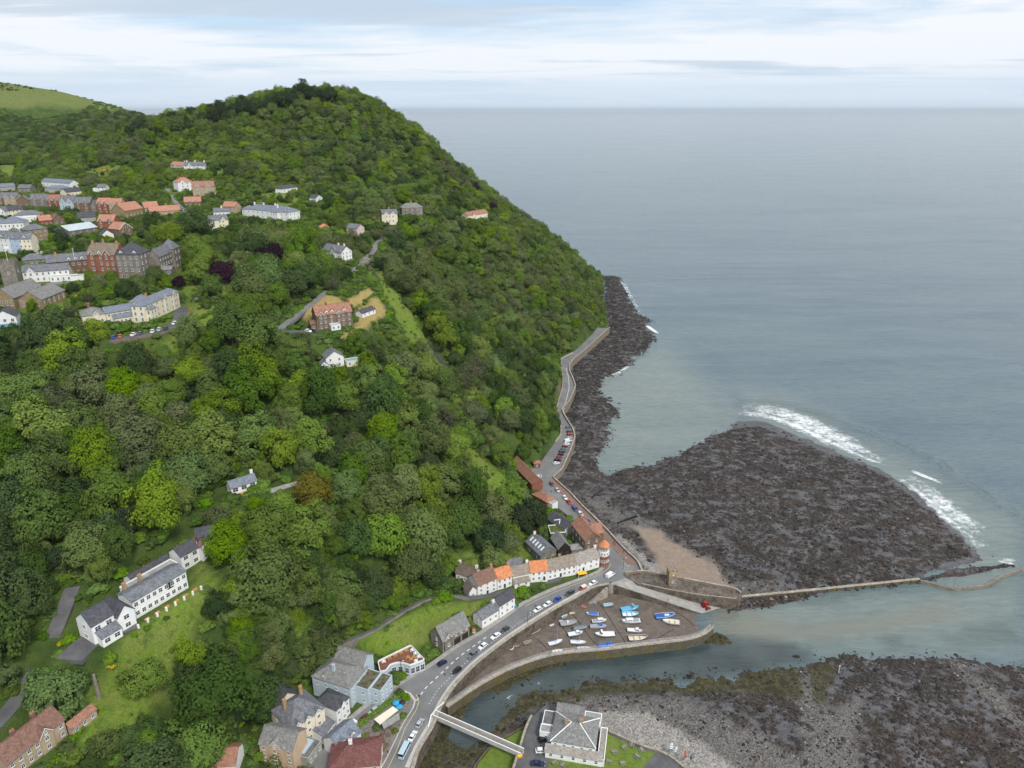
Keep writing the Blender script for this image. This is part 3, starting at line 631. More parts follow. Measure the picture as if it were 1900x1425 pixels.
H('white_cottage','low white cottage with slate roof tucked under the small red-roofed house',(397,402,427,401),7,3.6,'gx',2.6,WR,'slate',f=(4,1),ch=[(.5,.5)],chm=WR)
H('slate_villa','cream and slate villa behind the great green tree',(393,424,425,421),10,5.6,'gx',3,CR,'slate',f=(3,2),r=(2,2),gab=[(.7,3.5)])
# --- upper town
H('terrace','pair of white houses with blue slate roofs below the quarry scar',(78,345,131,349),9,4.4,'gx',2.8,WR,'slate_blue',f=(7,1),r=(1,1))
H('hall','low hall with blue slate hip in front of the quarry-side pair',(84,357,123,357),10,3.4,'hip',2.8,'grey_render','slate_blue',f=(5,1))
H('cream_house','cream gabled house with black roof on the town edge',(125,366,153,363),9,4.4,'gx',3,CR,'slate_dark',f=(4,1),l=(1,1))
H('white_cottage','small white house in shrubs at the back of the town',(181,357,196,357),8,4.5,'gx',2.6,WR,'slate',f=(2,2),ext=[E(-5,2,5,5,3.4,'flat',.3,WR,'slate')])
H('town_house','grey house with blue slate roof at the far end of the town',(-2,356,30,354),10,4.4,'gx',3,'grey_render','slate_blue',f=(5,1))
H('town_house','low slate-roofed house beside the far grey house',(34,357,57,357),9,4,'gx',2.8,'grey_stone','slate',f=(3,1))
TR = 'tall terraced guest houses of the town'
for a, b, y, wl, rf, lab, kw in [(-10,9,385,'brown_stone','slate','end guest house of brown stone with slate roof cut by the frame',{}),
    (10,33,385,'tan_render','slate','guest house of tan brick with slate roof and white bays',{}),
    (58,89,388,'grey_stone','slate','guest house of grey stone with steep slate gables',{}),
    (90,112,390,'red_brick','tile_terracotta','guest house of red brick with terracotta roof between slate gables',{}),
    (113,139,392,'pale_blue_render','slate','guest house with pale walls and dark slate gables',{}),
    (140,170,395,'brown_stone','slate','wide guest house of brown stone with slate gables',{}),
    (182,204,397,'red_brick','tile_red','guest house of red brick with bright red roof and white dormers',{}),
    (205,226,398,'tan_render','tile_red','guest house of tan stone with red roof next to the church hall',{})]:
    H('guest_house', lab, (a,y,b,y), 10, 8, 'gx', 4, wl, rf, f=(4,3), gab=[(.27,4),(.75,4)], ch=[(.5,.5)], chm='red_brick')
H('gable_house','brown stone house with pale-edged gable end facing the valley',(34,387,57,386),10,6.5,'gy',3.6,'brown_stone','slate',f=(2,1))
H('town_house','narrow grey slate house between stone and brick guest houses',(171,396,181,396),9,7,'gy',3,'grey_stone','slate',f=(1,2))
H('church_hall','stone hall with a large red tiled roof and arched side windows',(234,406,267,400),13,6,'gx',5.2,'gold_stone','tile_red',f=(5,1),ch=[(.02,.5)],chm='gold_stone')
H('red_hall','red-tiled hall wing behind the stone church hall',(270,396,296,394),10,4.4,'gx',4,'tan_render','tile_red',f=(3,1))
H('red_hall','long low range with red tiled roof and pale rooflights beside the great tree',(279,402,336,398),10,3.6,'gx',3.6,'tan_render','tile_red',f=(6,1),ch=[(.6,.6)])
H('gable_house','white gabled house at the left edge of the town',(-4,404,11,404),9,5,'gy',3,WR,'slate',f=(2,2))
H('town_house','cream house with black roof beside the white gable',(16,403,45,400),9,5,'gx',3,CR,'slate_dark',f=(4,2),l=(1,1))
H('white_chapel','white hip-roofed hall with pale slate',(30,413,81,410),11,5,'hip',3,WR,'slate',f=(8,1),ext=[E(6,-3,6,3,3.4,'flat',.3,WR,'flat_pale',f=(2,1))])
H('town_hotel','white and grey hotel with broad pale blue slate hips',(2,434,47,432),14,7,'hip',4,WR,'slate_blue',f=(6,2),r=(2,2),ext=[E(-6,5,8,10,7,'hip',3.4,WR,'slate_blue')])
H('stone_house','tall golden-brown stone house with slate hip above the vans',(56,453,93,448),10,9,'hip',3,'gold_stone','slate',f=(4,3),r=(2,3),door=.5)
H('town_house','white end house of the white, blue and cream trio',(-4,468,20,470),9,9.5,'gx',3.4,WR,'slate',f=(3,3),dm=[.5])
H('town_house','sky blue house in the middle of the white, blue and cream trio',(20.3,470,39,471.5),9,9.5,'gx',3.4,'sky_blue_render','slate',f=(2,3),dm=[.5])
H('town_house','cream end house of the white, blue and cream trio',(39.3,471.5,62,471),9,9.5,'gx',3.4,CR,'slate',f=(3,3),r=(2,2),dm=[.5])
H('red_cottage','brick cottage with orange-red roof behind the dark evergreen',(76,421,99,419),9,4.4,'gx',3.2,'red_brick','tile_red',f=(3,1),ch=[(.3,.5)],chm='red_brick')
H('stone_cottage','brown stone cottage with brown roof next to the orange-red one',(101,419,121,417),9,4.6,'gy',3.2,'brown_stone','tile_brown',f=(2,1))
H('black_roof_house','house with a plain black slate roof behind the white-roofed hall',(146,414,179,412),9,4,'gx',3.2,'grey_render','slate_dark',f=(3,1))
H('market_hall','wide hall with a shining white metal roof',(131,440,182,432),15,4.2,'gx',3,'grey_stone','metal_roof',f=(4,1,1.6),over=.5)
H('red_guest_house','ornate red brick guest house with red gables and a little spire',(184,430,214,430),10,7.5,'gx',4,'red_brick','tile_red',f=(4,3),gab=[(.22,4),(.75,4)],ch=[(.5,.5)],chm='red_brick')
H('timbered_house','half-timbered house with red roof and black-and-white gable',(224,442,248,438),11,6,'gy',4,'brown_stone','tile_red',f=(2,2),r=(2,1),trim='white_paint')
H('white_gable','small white gable in front of the half-timbered house',(190,444,212,442),8,3,'gy',3,WR,'slate_dark')
H('grand_hotel','grand red brick hotel wing with white windows, gables and tall orange chimneys',(168.6,516,220,517.5),13,13.2,'gx',5.2,'red_brick','slate_gold',f=(5,4),l=(2,3),gab=[(.2,3.4),(.72,4.6)],ch=[(.12,.35),(.3,.7),(.98,.35)],chm='buff_brick',dm=[.45],win=(1.1,1.8))
H('grand_hotel','grey stone hotel wing with steep black mansard joined to the red brick wing',(221,518,266,518),13,13.6,'hip',5.5,'grey_stone','slate_dark',f=(4,4),r=(3,4),win=(1.0,1.7),dm=[.25,.8],ext=[E(13.2,10,6,22,10.5,'gy',4,'grey_stone','slate',r=(7,3)),E(13.0,6,8.2,7,3,'flat',.4,'grey_stone','flat_pale',f=(2,1)),E(12.8,26,8,8,12,'pyr',5.5,'grey_stone','slate',f=(2,3),r=(2,3)),E(19.5,9,6,5,3.4,'gx',1.6,'grey_stone','slate_lichen',f=(2,1))])
H('black_inn','dark timber-fronted inn with slate roof, veranda and flag mast beside the red wing',(92,512,166,505),10,7.4,'gx',3.4,'wood_brown','slate',f=(7,2),dm=[.55,.72,.88],ch=[(.25,.3)],win=(1.2,1.5),ext=[E(10,-2.4,12,2.3,3,'flat',.3,'wood_brown','mossy_flat',f=(4,1),part='veranda')])
H('white_inn','long white inn with curved slate roofs in front of the dark inn',(45,525,131,519),8,5.8,'gx',2.8,WR,'slate',f=(8,2),l=(1,2),gab=[(.18,4)],ext=[E(13,-3,13,2.9,2.8,'flat',.3,WR,'flat_pale',f=(5,1))])
H('white_store','flat white-walled store beside the long white inn',(132,524,157,522),5,3,'flat',.25,WR,'flat_pale')
H('slate_house','low dark slate house behind the white inn',(44,494,86,490),9,3.2,'hip',3.2,'grey_stone','slate',f=(4,1))
H('church','stone church of two parallel lead-grey gables with arched golden windows',(-8,573,29,573),24,5.5,'gy',4.6,'gold_stone','slate_lichen',f=(4,1),win=(.9,2.6),ext=[E(12.6,-.4,11.6,20,4.8,'gy',4,'gold_stone','slate_lichen',f=(3,1),r=(5,1))])
H('church_tower','square crenellated stone church tower with flagpole',(10,541,38,539),8.2,14,'tower',1.2,'grey_stone','flat_felt',f=(1,2),r=(1,2))
H('blue_white_house','white and teal house with black gable roof at the left edge under the church',(-8,615,35,611),9,6.4,'gy',3.2,WR,'slate_dark',f=(3,2),win=(1.3,1.4),ext=[E(.5,-1.6,10.5,1.5,3.0,'flat',.3,'teal_paint','teal_paint',f=(3,1),part='veranda')])
H('cream_hotel','tall cream hotel block with blue slate hips above the curved car park',(272,599,335,569),6.5,8.2,'hip',2.6,CR,'slate_blue',f=(7,3),l=(2,3),r=(2,3),z=103,win=(1.1,1.6),gab=[(.85,2.6),(.6,2.6)],ch=[(.3,.6)],ext=[E(1.2,-2.4,5,2.4,6.2,'hip',1.6,CR,'slate_blue',f=(2,2),l=(1,2)),E(8,6.6,9,6,8,'hip',2.6,CR,'slate_blue',l=(2,3))])
H('cream_wing','long low cream hotel range with slate roof and a glazed sun lounge',(200,601,270,589),7,5.2,'gx',2.2,CR,'slate_blue',f=(7,2),z=103,win=(1.0,1.2),ext=[E(2.5,-4.2,15.5,4.1,2.9,'shed',1.2,CR,'slate_blue',f=(8,1),part='sun_lounge')])
H('cream_wing','hipped cream end wing of the hotel range half hidden by trees',(156,607,199,601),10,5.2,'hip',3,CR,'slate_lichen',f=(3,1),z=103,ch=[(.4,.6)],gab=[(.6,3)],chm='red_brick')
H('brown_terrace','long brown tiled terrace with lean-to roofs and white windows below the wood',(22,1448,126,1363),8,5.4,'gx',3.2,'tan_render','tile_brown',f=(7,2),r=(1,1),gab=[(.66,3.6)],ch=[(.33,.5),(.72,.6)],chm='tile_brown',ext=[E(16,-2,7.5,1.9,2.6,'shed',1.2,'tan_render','tile_terracotta',f=(3,1),part='lean_to')])
H('brick_house','brick house with slate and terracotta roofs at the wood foot',(345,1446,440,1440),8,4.4,'gx',2.6,WR,'tile_terracotta',f=(4,1),z=14,ext=[E(5,1,5,6,4.6,'gy',2.2,WR,'slate_dark')])

def place(h):
    x0, y0, x1, y1 = h['line']; mx, my = (x0+x1)/2, (y0+y1)/2
    z = h['z'] if h['z'] is not None else hit(mx, my)[2]
    a, b = np.array(P(x0, y0, z)), np.array(P(x1, y1, z)); d = h['d']
    if d < 0: a, b = b, a; d = -d
    w = float(np.hypot(*(b-a))); ux = (b-a)/w; uy = np.array([-ux[1], ux[0]])
    h.update(o=a, w=w, ux=ux, uy=uy, dep=d, base=z, rot=math.atan2(ux[1], ux[0]))
    xs = [0, w] + [e['x'] for e in h['ext']] + [e['x']+e['w'] for e in h['ext']]
    ys = [0, d] + [e['y'] for e in h['ext']] + [e['y']+e['d'] for e in h['ext']]
    h['bb'] = (min(xs), min(ys), max(xs), max(ys))
    X0, Y0, X1, Y1 = h['bb']; ym = (Y0+Y1)/2
    p = [(*(a+ux*x+uy*ym), z-0.1) for x in np.linspace(X0, X1, 3)]
    pad(p, (Y1-Y0)/2+1.5, 5.0)
    c = [a+ux*x+uy*y for x, y in ((X0,Y0),(X1,Y0),(X1,Y1),(X0,Y1))]; h['foot'] = np.array(c)
    hh = h['h']+h['rh']
    q = [proj(p_[0], p_[1], z+k) for p_ in c for k in (hh*0.35, hh)]
    h['rect'] = (min(k[0] for k in q), min(k[1] for k in q), max(k[0] for k in q), max(k[1] for k in q), float(np.mean([k[2] for k in q])))
for h in HS: place(h)
# ------------------------------------------------------------------ terrain sheet
def axis(*segs):   # segments (start, stop, step) -> coordinates
    o = []
    for a, b, s in segs: o += list(np.arange(a, b, s))
    return np.array(o + [segs[-1][1]])
def pxmask(X, Y, Zz, polys, soft=3.0):
    px, py, d = proj(X, Y, Zz); m = np.zeros(px.shape)
    for pg in polys: m = np.maximum(m, sstep(-soft, soft, sdist(px, py, pg)))
    return m
GRASS = [ # open grass and scrub, as seen
 [(365,1040),(400,1060),(410,1110),(370,1160),(330,1230),(300,1290),(230,1400),(150,1380),(140,1290),(200,1220),(260,1160),(355,1090)],
 [(560,1240),(640,1200),(740,1150),(800,1120),(880,1118),(960,1090),(950,1125),(880,1160),(860,1140),(800,1180),(790,1200),(700,1215),(640,1235)],
 [(858,830),(880,835),(945,890),(935,930),(905,960),(880,945),(858,880)],
 [(840,1030),(900,1020),(980,1010),(990,1030),(950,1050),(880,1060),(840,1060)],
 [(385,430),(440,425),(460,445),(425,462),(385,455)], [(310,515),(345,515),(370,530),(350,545),(315,535)],
 [(100,560),(170,545),(150,590),(105,590)], [(690,510),(715,500),(800,640),(840,720),(870,760),(850,770),(790,690),(740,600)],
 [(345,560),(440,565),(430,600),(330,660),(215,655),(340,615)], [(0,175),(120,175),(215,195),(215,205),(100,200),(0,195)],
 [(150,320),(215,300),(240,320),(200,345)], [(0,300),(40,310),(30,340),(0,335)], [(440,360),(520,350),(560,365),(540,385),(460,375)],[(395,320),(420,305),(425,325),(405,335)],
 [(1110,1340),(1250,1400),(1240,1425),(1100,1425)]]
DRY = [[(556,585),(600,545),(625,550),(640,560),(600,580),(570,600)],[(640,563),(668,540),(688,533),(695,545),(660,572)],[(665,575),(700,548),(722,585),(700,592),(690,600),(665,615),(640,638),(625,625),(660,605)]]
BARE = [[(60,345),(75,330),(130,330),(140,345),(100,342),(75,350)],[(1036,705),(1043,700),(1043,735),(1034,735)],[(1095,500),(1112,495),(1130,560),(1110,590),(1085,600),(1090,560)],[(70,800),(200,820),(160,850),(80,845)]]
gx = axis((-1500,-700,14),(-700,-270,7),(-270,140,2.5)); gy = axis((80,470,2.5),(470,920,4),(920,1300,9),(1300,2100,20))
GX, GY = np.meshgrid(gx, gy); GZ = Z(GX, GY)
# everything seaward of the road and quays is foreshore, kept below its own sheet
SEA_EDGE = [(758,1445),(772,1395),(800,1350),(812,1320),(829,1289),(845,1268),(882,1231),(938,1188),(980,1160),(1030,1129),(1073,1106),(1098,1090),(1128,1084),(1190,1062),(1182,1043),(1165,1028),(1146,1009),(1125,985),(1115,975),(1083,944),(1056,915),(1025,887),(1041,873),(1055,843),(1066,812),(1062,797),(1051,780),(1041,762),(1056,745),(1067,718),(1062,703),(1056,690),(1056,678),(1064,667),(1085,650),(1106,631),(1130,609),(1128,592),(1122,560),(1122,520),(1114,494)]
se = np.array([P(a, b, ROAD if i < 37 else 2.0) for i, (a, b) in enumerate(SEA_EDGE)])
SEAPOLY = np.concatenate([se, [(105,985),(60,1060),(-20,1120),(-150,1230),(-300,1300),(-500,2200),(4000,2200),(4000,60),(se[0][0],60)]])
sd_ = sdist(GX, GY, SEAPOLY)
low = np.where(GY < 960, -3.0, np.minimum(GZ, -3.0))
GZ = np.where(sd_ > -3.2, GZ*(1-sstep(-3.2, -0.6, sd_)) + low*sstep(-3.2, -0.6, sd_), GZ)
LEFT = [(1108,608),(1102,617),(1081,638),(1062,655),(1040,666),(1041,682),(1044,701),(1043,720),(1037,739),(1032,758),(1035,779),(1040,793),(1040,807),(1030,820),(1003,858),(985,868),(1000,905),(1030,938),(1058,960),(1085,985),(1118,1010),(1131,1034),(1129,1046),(1113,1058),(1073,1074),(1030,1089),(999,1103),(967,1119),(946,1137),(915,1157),(898,1170),(873,1183),(841,1202),(792,1237),(766,1252),(720,1280),(678,1309),(644,1339),(608,1378),(575,1425),(560,1450)]
RIGHT = SEA_EDGE[:37]
roadp = [P(a, b, ROAD) for a, b in LEFT] + [P(a, b, ROAD) for a, b in RIGHT]
rd_ = sdist(GX, GY, roadp); k_ = sstep(-5.0, -0.5, rd_)
GZ = np.where((rd_ > -5) & (sd_ < 4), np.where(rd_ > -.5, np.minimum(GZ, ROAD-.8), GZ*(1-k_)+np.minimum(GZ, ROAD-.1)*k_), GZ)
zone = np.stack([pxmask(GX, GY, GZ, GRASS), pxmask(GX, GY, GZ, DRY, 2), pxmask(GX, GY, GZ, BARE, 5)], -1)
px_, py_, _ = proj(GX, GY, GZ)
zone[..., 0] = np.maximum(zone[..., 0], 0.4*pxmask(GX, GY, GZ, [[(-100,330),(430,330),(460,450),(420,560),(330,600),(-100,620)]], 25))
fr = (GY > 1250); zone[..., 0] = np.where(fr & (GZ > 205), 0.8, zone[..., 0]); zone[..., 2] = np.where(fr & (GZ > 205), 0.25, zone[..., 2])
me = grid_mesh('hillside', GX, GY, GZ, sd_ < 12, {'zone': zone}); me.materials.append(M['hillside'])
tag(link('hillside', me), kind='structure')

# ------------------------------------------------------------------ road decks and ribbons
def sheet(name, pts, z, mat, thick=None, **kw):
    c = np.array(pts, float)
    a = 0.5*np.sum(c[:,0]*np.roll(c[:,1],-1)-np.roll(c[:,0],-1)*c[:,1])
    if a < 0: c = c[::-1]
    b = MB()
    if thick: b.prism([tuple(p) for p in c], z-thick, z)
    else: b.face([(x, y, z) for x, y in c])
    o = b.build(name, M[mat]); me = o.data
    bm_tri(me); return tag(o, **kw)
def bm_tri(me):
    import bmesh
    bm = bmesh.new(); bm.from_mesh(me); bmesh.ops.triangulate(bm, faces=[f for f in bm.faces if len(f.verts) > 4]); bm.to_mesh(me); bm.free()
def resample(pts, step):
    p = np.array(pts, float); seg = np.hypot(*(p[1:, :2]-p[:-1, :2]).T); s = np.concatenate([[0], np.cumsum(seg)])
    n = max(2, int(s[-1]/step)+1); t = np.linspace(0, s[-1], n)
    return np.stack([np.interp(t, s, p[:, k]) for k in range(p.shape[1])], -1)
def smooth(p, it=2):
    p = np.array(p, float)
    for _ in range(it): p[1:-1] = (p[:-2] + 2*p[1:-1] + p[2:])/4
    return p
def normals2(p):
    d = np.gradient(p[:, :2], axis=0); d /= np.maximum(np.hypot(d[:,0], d[:,1])[:, None], 1e-9)
    return np.stack([-d[:,1], d[:,0]], -1)
def ribbon(name, pts, width, lift, mat, skirt=1.5, step=3.0, sm=3, **kw):
    p = smooth(resample(pts, step), sm); n = normals2(p); b = MB()
    L_ = np.concatenate([p[:, :2]+n*width/2, p[:, 2:]+lift], 1); R_ = np.concatenate([p[:, :2]-n*width/2, p[:, 2:]+lift], 1)
    rings = [[R_[i], L_[i], L_[i]-(0,0,skirt), R_[i]-(0,0,skirt)] for i in range(len(p))]
    b.loft(rings); o = b.build(name, M[mat]); return tag(o, **kw)
def wall_along(name, pts, thick, mat, z0, z1=None, step=2.5, sm=1, parent=None, side=0.0, coping=None, **kw):
    """a wall along (x, y[, top z]) points; z1 None takes the third column as the top"""
    p = smooth(resample(pts, step), sm) if step else np.array(pts, float); n = normals2(p); b = MB(); t = thick/2
    rings = []
    for i in range(len(p)):
        top = p[i, 2] if z1 is None else z1; bot = p[i, 2]+z0 if z1 is None and z0 < 0 else z0
        c = p[i, :2]+n[i]*side; l = c+n[i]*t; r = c-n[i]*t
        rings.append([(*r, bot), (*r, top), (*l, top), (*l, bot)])
    b.loft(rings); o = b.build(name, M[mat], parent)
    if coping:
        k = MB(); rings = []
        for i in range(len(p)):
            top = p[i, 2] if z1 is None else z1
            c = p[i, :2]+n[i]*side; l = c+n[i]*(t+.06); r = c-n[i]*(t+.06)
            rings.append([(*r, top+.003), (*r, top+.14), (*l, top+.14), (*l, top+.003)])
        k.loft(rings); k.build('coping', M[coping], o)
    return tag(o, **kw)
# main road with its sea side, from the village to the end of the promenade
sheet('road', roadp, ROAD, 'asphalt', 1.0, kind='structure')
for (nm, mt, pts, wd, lb), w3 in zip(LANES, LANE3):
    ribbon(nm, w3, wd, 0.22, mt, kind='structure')
# pavements along the building side
def pave(name, pts, width, lift=0.12, mat='concrete', side=1):
    p = smooth(resample([(*P(a, b, ROAD), ROAD) for a, b in pts], 2.5), 2); n = normals2(p); b = MB()
    rings = [[(*(q[:2]), ROAD+.004), (*(q[:2]), ROAD+lift), (*(q[:2]+n[i]*width*side), ROAD+lift), (*(q[:2]+n[i]*width*side), ROAD+.004)] for i, q in enumerate(p)]
    b.loft(rings); return tag(b.build(name, M[mat]), kind='structure')
pave('pavement', [(1131,1040),(1116,1062),(1073,1079),(1030,1094),(999,1108),(967,1124),(946,1142),(915,1162),(898,1175),(873,1188),(841,1207),(800,1238),(766,1257),(720,1285),(678,1314),(644,1344),(608,1383)], 1.8, .12, 'concrete', -1)
pave('pavement', [(760,1425),(776,1388),(802,1345),(814,1317),(831,1287),(847,1266),(884,1229),(940,1186),(982,1158),(1032,1127),(1074,1104),(1099,1088)], 1.6, .12, 'concrete_pale', 1)
pave('pavement', [(1182,1045),(1165,1030),(1146,1011),(1125,988),(1115,977),(1083,946),(1056,917),(1028,890)], 3.6, .12, 'brick_paving', 1)
# island garden kerb and bed
ISL = [(739,1287),(750,1281),(762,1286),(772,1298),(768,1313),(749,1342),(735,1372),(718,1408),(700,1440),(640,1440),(623,1395),(665,1350),(690,1327)]
sheet('pavement', [P(a, b, ROAD) for a, b in ISL], ROAD+.13, 'concrete_pale', .126, kind='structure')
cx, cy = np.mean([P(a, b, ROAD) for a, b in ISL], 0)
sheet('garden_bed', [((P(a,b,ROAD)[0]-cx)*.93+cx, (P(a,b,ROAD)[1]-cy)*.93+cy) for a, b in ISL], ROAD+.25, 'garden_gravel', .116, kind='structure')
# painted lines
def dashes(pts, dash, gap, width, name='road_marking', mat='paint_line'):
    p = smooth(resample([P(a, b, ROAD+.006) for a, b in pts], 0.5), 4); n = normals2(p); b = MB(); s = int(dash/0.5); g_ = int(gap/0.5); i = 0
    while i+s < len(p):
        q = p[i:i+s+1]; m_ = n[i:i+s+1]
        for k in range(len(q)-1):
            b.face([(*(q[k]-m_[k]*width/2), ROAD+.006), (*(q[k+1]-m_[k+1]*width/2), ROAD+.006), (*(q[k+1]+m_[k+1]*width/2), ROAD+.006), (*(q[k]+m_[k]*width/2), ROAD+.006)])
        i += s+g_
    return tag(b.build(name, M[mat]), kind='structure')
dashes([(773,1300),(790,1276),(820,1248),(850,1220),(880,1198),(905,1180)], 1.5, 1.5, .35)
dashes([(796,1306),(812,1280),(838,1254),(872,1222),(926,1182),(968,1152),(1018,1122),(1062,1099)], .8, 1.2, .2)
dashes([(712,1440),(735,1395),(752,1350),(772,1318),(778,1300),(772,1288)], 5, 0, .2, mat='yellow_line')
dashes([(1133,1046),(1128,1056),(1112,1066),(1073,1082),(1030,1098),(999,1112),(967,1128)], 5, 0, .2, mat='yellow_line')
dashes([(1050,683),(1055,700),(1056,720),(1050,745),(1044,770)], 5, 0, .25)
dashes([(1155,1040),(1165,1052),(1176,1040),(1168,1034)], 5, 0, .2, mat='yellow_line')
b = MB()
cx, cy = P(998,883,ROAD)
for r_, w_ in ((1.1, 1.1), (2.4, .3)):
    for k in range(24):
        a0, a1 = k*math.pi/12, (k+1)*math.pi/12
        b.face([(cx+r_*math.cos(a0), cy+r_*math.sin(a0), ROAD+.006), (cx+r_*math.cos(a1), cy+r_*math.sin(a1), ROAD+.006), (cx+(r_-w_)*math.cos(a1), cy+(r_-w_)*math.sin(a1), ROAD+.006), (cx+(r_-w_)*math.cos(a0), cy+(r_-w_)*math.sin(a0), ROAD+.006)] if r_ != w_ else [(cx, cy, ROAD+.006), (cx+r_*math.cos(a0), cy+r_*math.sin(a0), ROAD+.006), (cx+r_*math.cos(a1), cy+r_*math.sin(a1), ROAD+.006)])
tag(b.build('road_marking', M['paint_line']), kind='structure')

# ------------------------------------------------------------------ sea
sx = axis((-60000,-6000,6000),(-6000,-1000,600),(-1000,-100,60),(-100,420,4),(420,1200,50),(1200,6000,500),(6000,60000,6000))
sy = axis((60,160,10),(160,620,4),(620,1000,12),(1000,3000,100),(3000,10000,1000),(10000,90000,8000))
SX, SY = np.meshgrid(sx, sy)
spx, spy, _ = proj(SX, SY, SX*0)
SILT = [[(1060,640),(1240,640),(1300,700),(1380,760),(1370,800),(1280,850),(1180,890),(1080,890),(1050,780)],[(1380,720),(1500,760),(1700,860),(1900,960),(1900,1210),(1500,1230),(1300,1180),(1330,1110),(1700,1080),(1780,1040),(1600,900),(1380,800)]]
RIVER = [[(700,1445),(760,1380),(812,1330),(850,1290),(950,1245),(1050,1218),(1130,1210),(1300,1190),(1345,1180),(1480,1195),(1520,1225),(1400,1250),(1240,1270),(1050,1290),(960,1330),(900,1400),(880,1445)]]
SANDY = [[(1330,1120),(1380,1130),(1480,1160),(1600,1150),(1760,1120),(1780,1145),(1620,1175),(1450,1190),(1360,1200),(1320,1160)]]
near = (SY < 1500) & (SX > -400) & (SX < 1000)
zs = np.zeros(SX.shape+(3,))
dsh = -np.minimum(0, sdist(SX, SY, SEAPOLY))
zs[..., 0] = np.where(near, np.maximum(pxmask(SX, SY, SX*0, SILT, 45)*.95, 0), 0)
zs[..., 1] = np.where(near, np.maximum(pxmask(SX, SY, SX*0, RIVER, 9), .5*pxmask(SX, SY, SX*0, [[(1400,1135),(1500,1105),(1690,1092),(1735,1112),(1620,1138),(1480,1160)],[(1500,1195),(1700,1165),(1900,1150),(1900,1190),(1650,1205)]], 14)*sstep(.35, .6, fbm(SX/14, SY/9, 3, 91))), 0)
zs[..., 2] = np.where(near, pxmask(SX, SY, SX*0, SANDY, 14)*.75, 0)
# one long swell rolling in behind the surf
crest = poly_xy([(1375,742),(1420,743),(1470,752),(1530,768),(1600,793),(1680,828),(1760,868),(1840,920),(1930,985)], 0)
dc = dist_line(SX, SY, crest); SZ = 1.7*np.exp(-(dc/3.0)**2)*near
me = grid_mesh('sea', SX, SY, SZ, None, {'zone': zs}); me.materials.append(M['sea_water']); tag(link('sea', me), kind='structure')

# ------------------------------------------------------------------ foreshore
REEF = [(1125,876),(1176,863),(1239,850),(1281,829),(1327,808),(1369,790),(1411,790),(1479,817),(1563,846),(1647,884),(1710,930),(1757,968),(1807,1015),(1812,1034),(1757,1056),(1706,1074),(1542,1091),(1375,1108),(1350,1112),(1157,1065),(1182,1043),(1125,985),(1056,915),(1020,887),(1041,873),(1055,843),(1066,812),(1045,770),(1067,718),(1056,685),(1106,631),(1130,609),(1122,560),(1122,520),(1108,494),(1112,500),(1144,511),(1163,549),(1174,575),(1207,597),(1195,606),(1220,623),(1205,644),(1174,667),(1148,690),(1106,703),(1127,733),(1142,756),(1131,795),(1131,824),(1115,849),(1110,864)]
SOUTH = [(905,1360),(942,1314),(975,1289),(1038,1276),(1100,1265),(1243,1261),(1395,1244),(1479,1231),(1504,1227),(1647,1215),(1757,1215),(1900,1236),(2010,1262),(2010,1470),(700,1470),(760,1440),(800,1380),(840,1365),(870,1385)]
WEED_W = [(752,1450),(775,1400),(815,1345),(850,1310),(905,1270),(985,1237),(1052,1220),(1128,1212),(1180,1207),(1120,1219),(1040,1234),(985,1252),(930,1275),(880,1305),(850,1345),(830,1380),(800,1410),(790,1450)]
PT = [(1306,1180),(1330,1172),(1350,1183),(1362,1192),(1340,1196),(1312,1192)]
PIERW = [(1340,1135),(1372,1112),(1542,1090),(1706,1074),(1760,1056),(1866,1046),(1880,1048),(1800,1066),(1706,1078),(1640,1086),(1560,1094),(1520,1103),(1440,1122),(1390,1130)]
fx = axis((-45,270,0.9)); fy = axis((150,460,0.9),(460,920,1.6))
FX, FY = np.meshgrid(fx, fy)
def shore(poly, z=0.3): return sdist(FX, FY, poly_xy(poly, z))
dR, dS, dW, dP, dB = shore(REEF), shore(SOUTH), shore(WEED_W), shore(PT), shore(PIERW)
rag = (fbm(FX/9, FY/9, 4, 11)-.47)*7
seaw = -sdist(FX, FY, SEAPOLY)           # + behind the sea wall
h1 = np.clip((dR+rag)*.07, -1.2, 1.0) + np.where(dR > 0, np.clip(dR-20, 0, 60)*.014, 0)
wallx = dist_line(FX, FY, poly_xy([(1025,887),(1056,915),(1083,944),(1125,985),(1165,1028),(1209,1073)], 2))
h1 = h1 + np.where(dR > 0, 1.6*(1-sstep(2, 30, wallx)), 0)
h2 = np.clip((dS+rag*.8)*.07, -1.2, 0.9) + np.where(dS > 0, np.clip(dS-8, 0, 60)*.03, 0)
h3 = np.clip((dW+rag*.5)*.10, -1.2, .5); h4 = np.clip((dP+rag*.2)*.5, -1.2, 1.4); h5 = np.clip((dB+rag*.15)*.35, -1.2, .9)
FZ = np.maximum.reduce([h1, h2, h3, h4, h5])
FZ = FZ + (fbm(FX/2.2, FY/2.2, 3, 21)-.45)*.55 + (fbm(FX/14, FY/14, 3, 31)-.47)*.8*(FZ > -.5)
FLAT = [(1330,790),(1369,776),(1420,778),(1490,806),(1560,836),(1640,866),(1700,905),(1750,950),(1800,1000),(1830,1030),(1812,1050),(1757,1062),(1690,1075),(1640,1000),(1500,880),(1400,800)]
flat = sstep(-4, 6, shore(FLAT)+rag*.5)
FZ = np.where((flat > 0) & (FZ < .14+.1*rag*.1), np.maximum(FZ, -.5+.62*flat+(fbm(FX/5, FY/5, 3, 51)-.47)*.3), FZ)
qx, qy, _ = proj(FX, FY, FZ*0+.5)
def fm(polys, soft=12):
    j = (fbm(FX/6, FY/6, 3, 41)-.47)*soft*2.5; m = np.zeros(qx.shape)
    for pg in polys: m = np.maximum(m, sstep(-soft, soft, sdist(qx, qy, pg)+j))
    return m
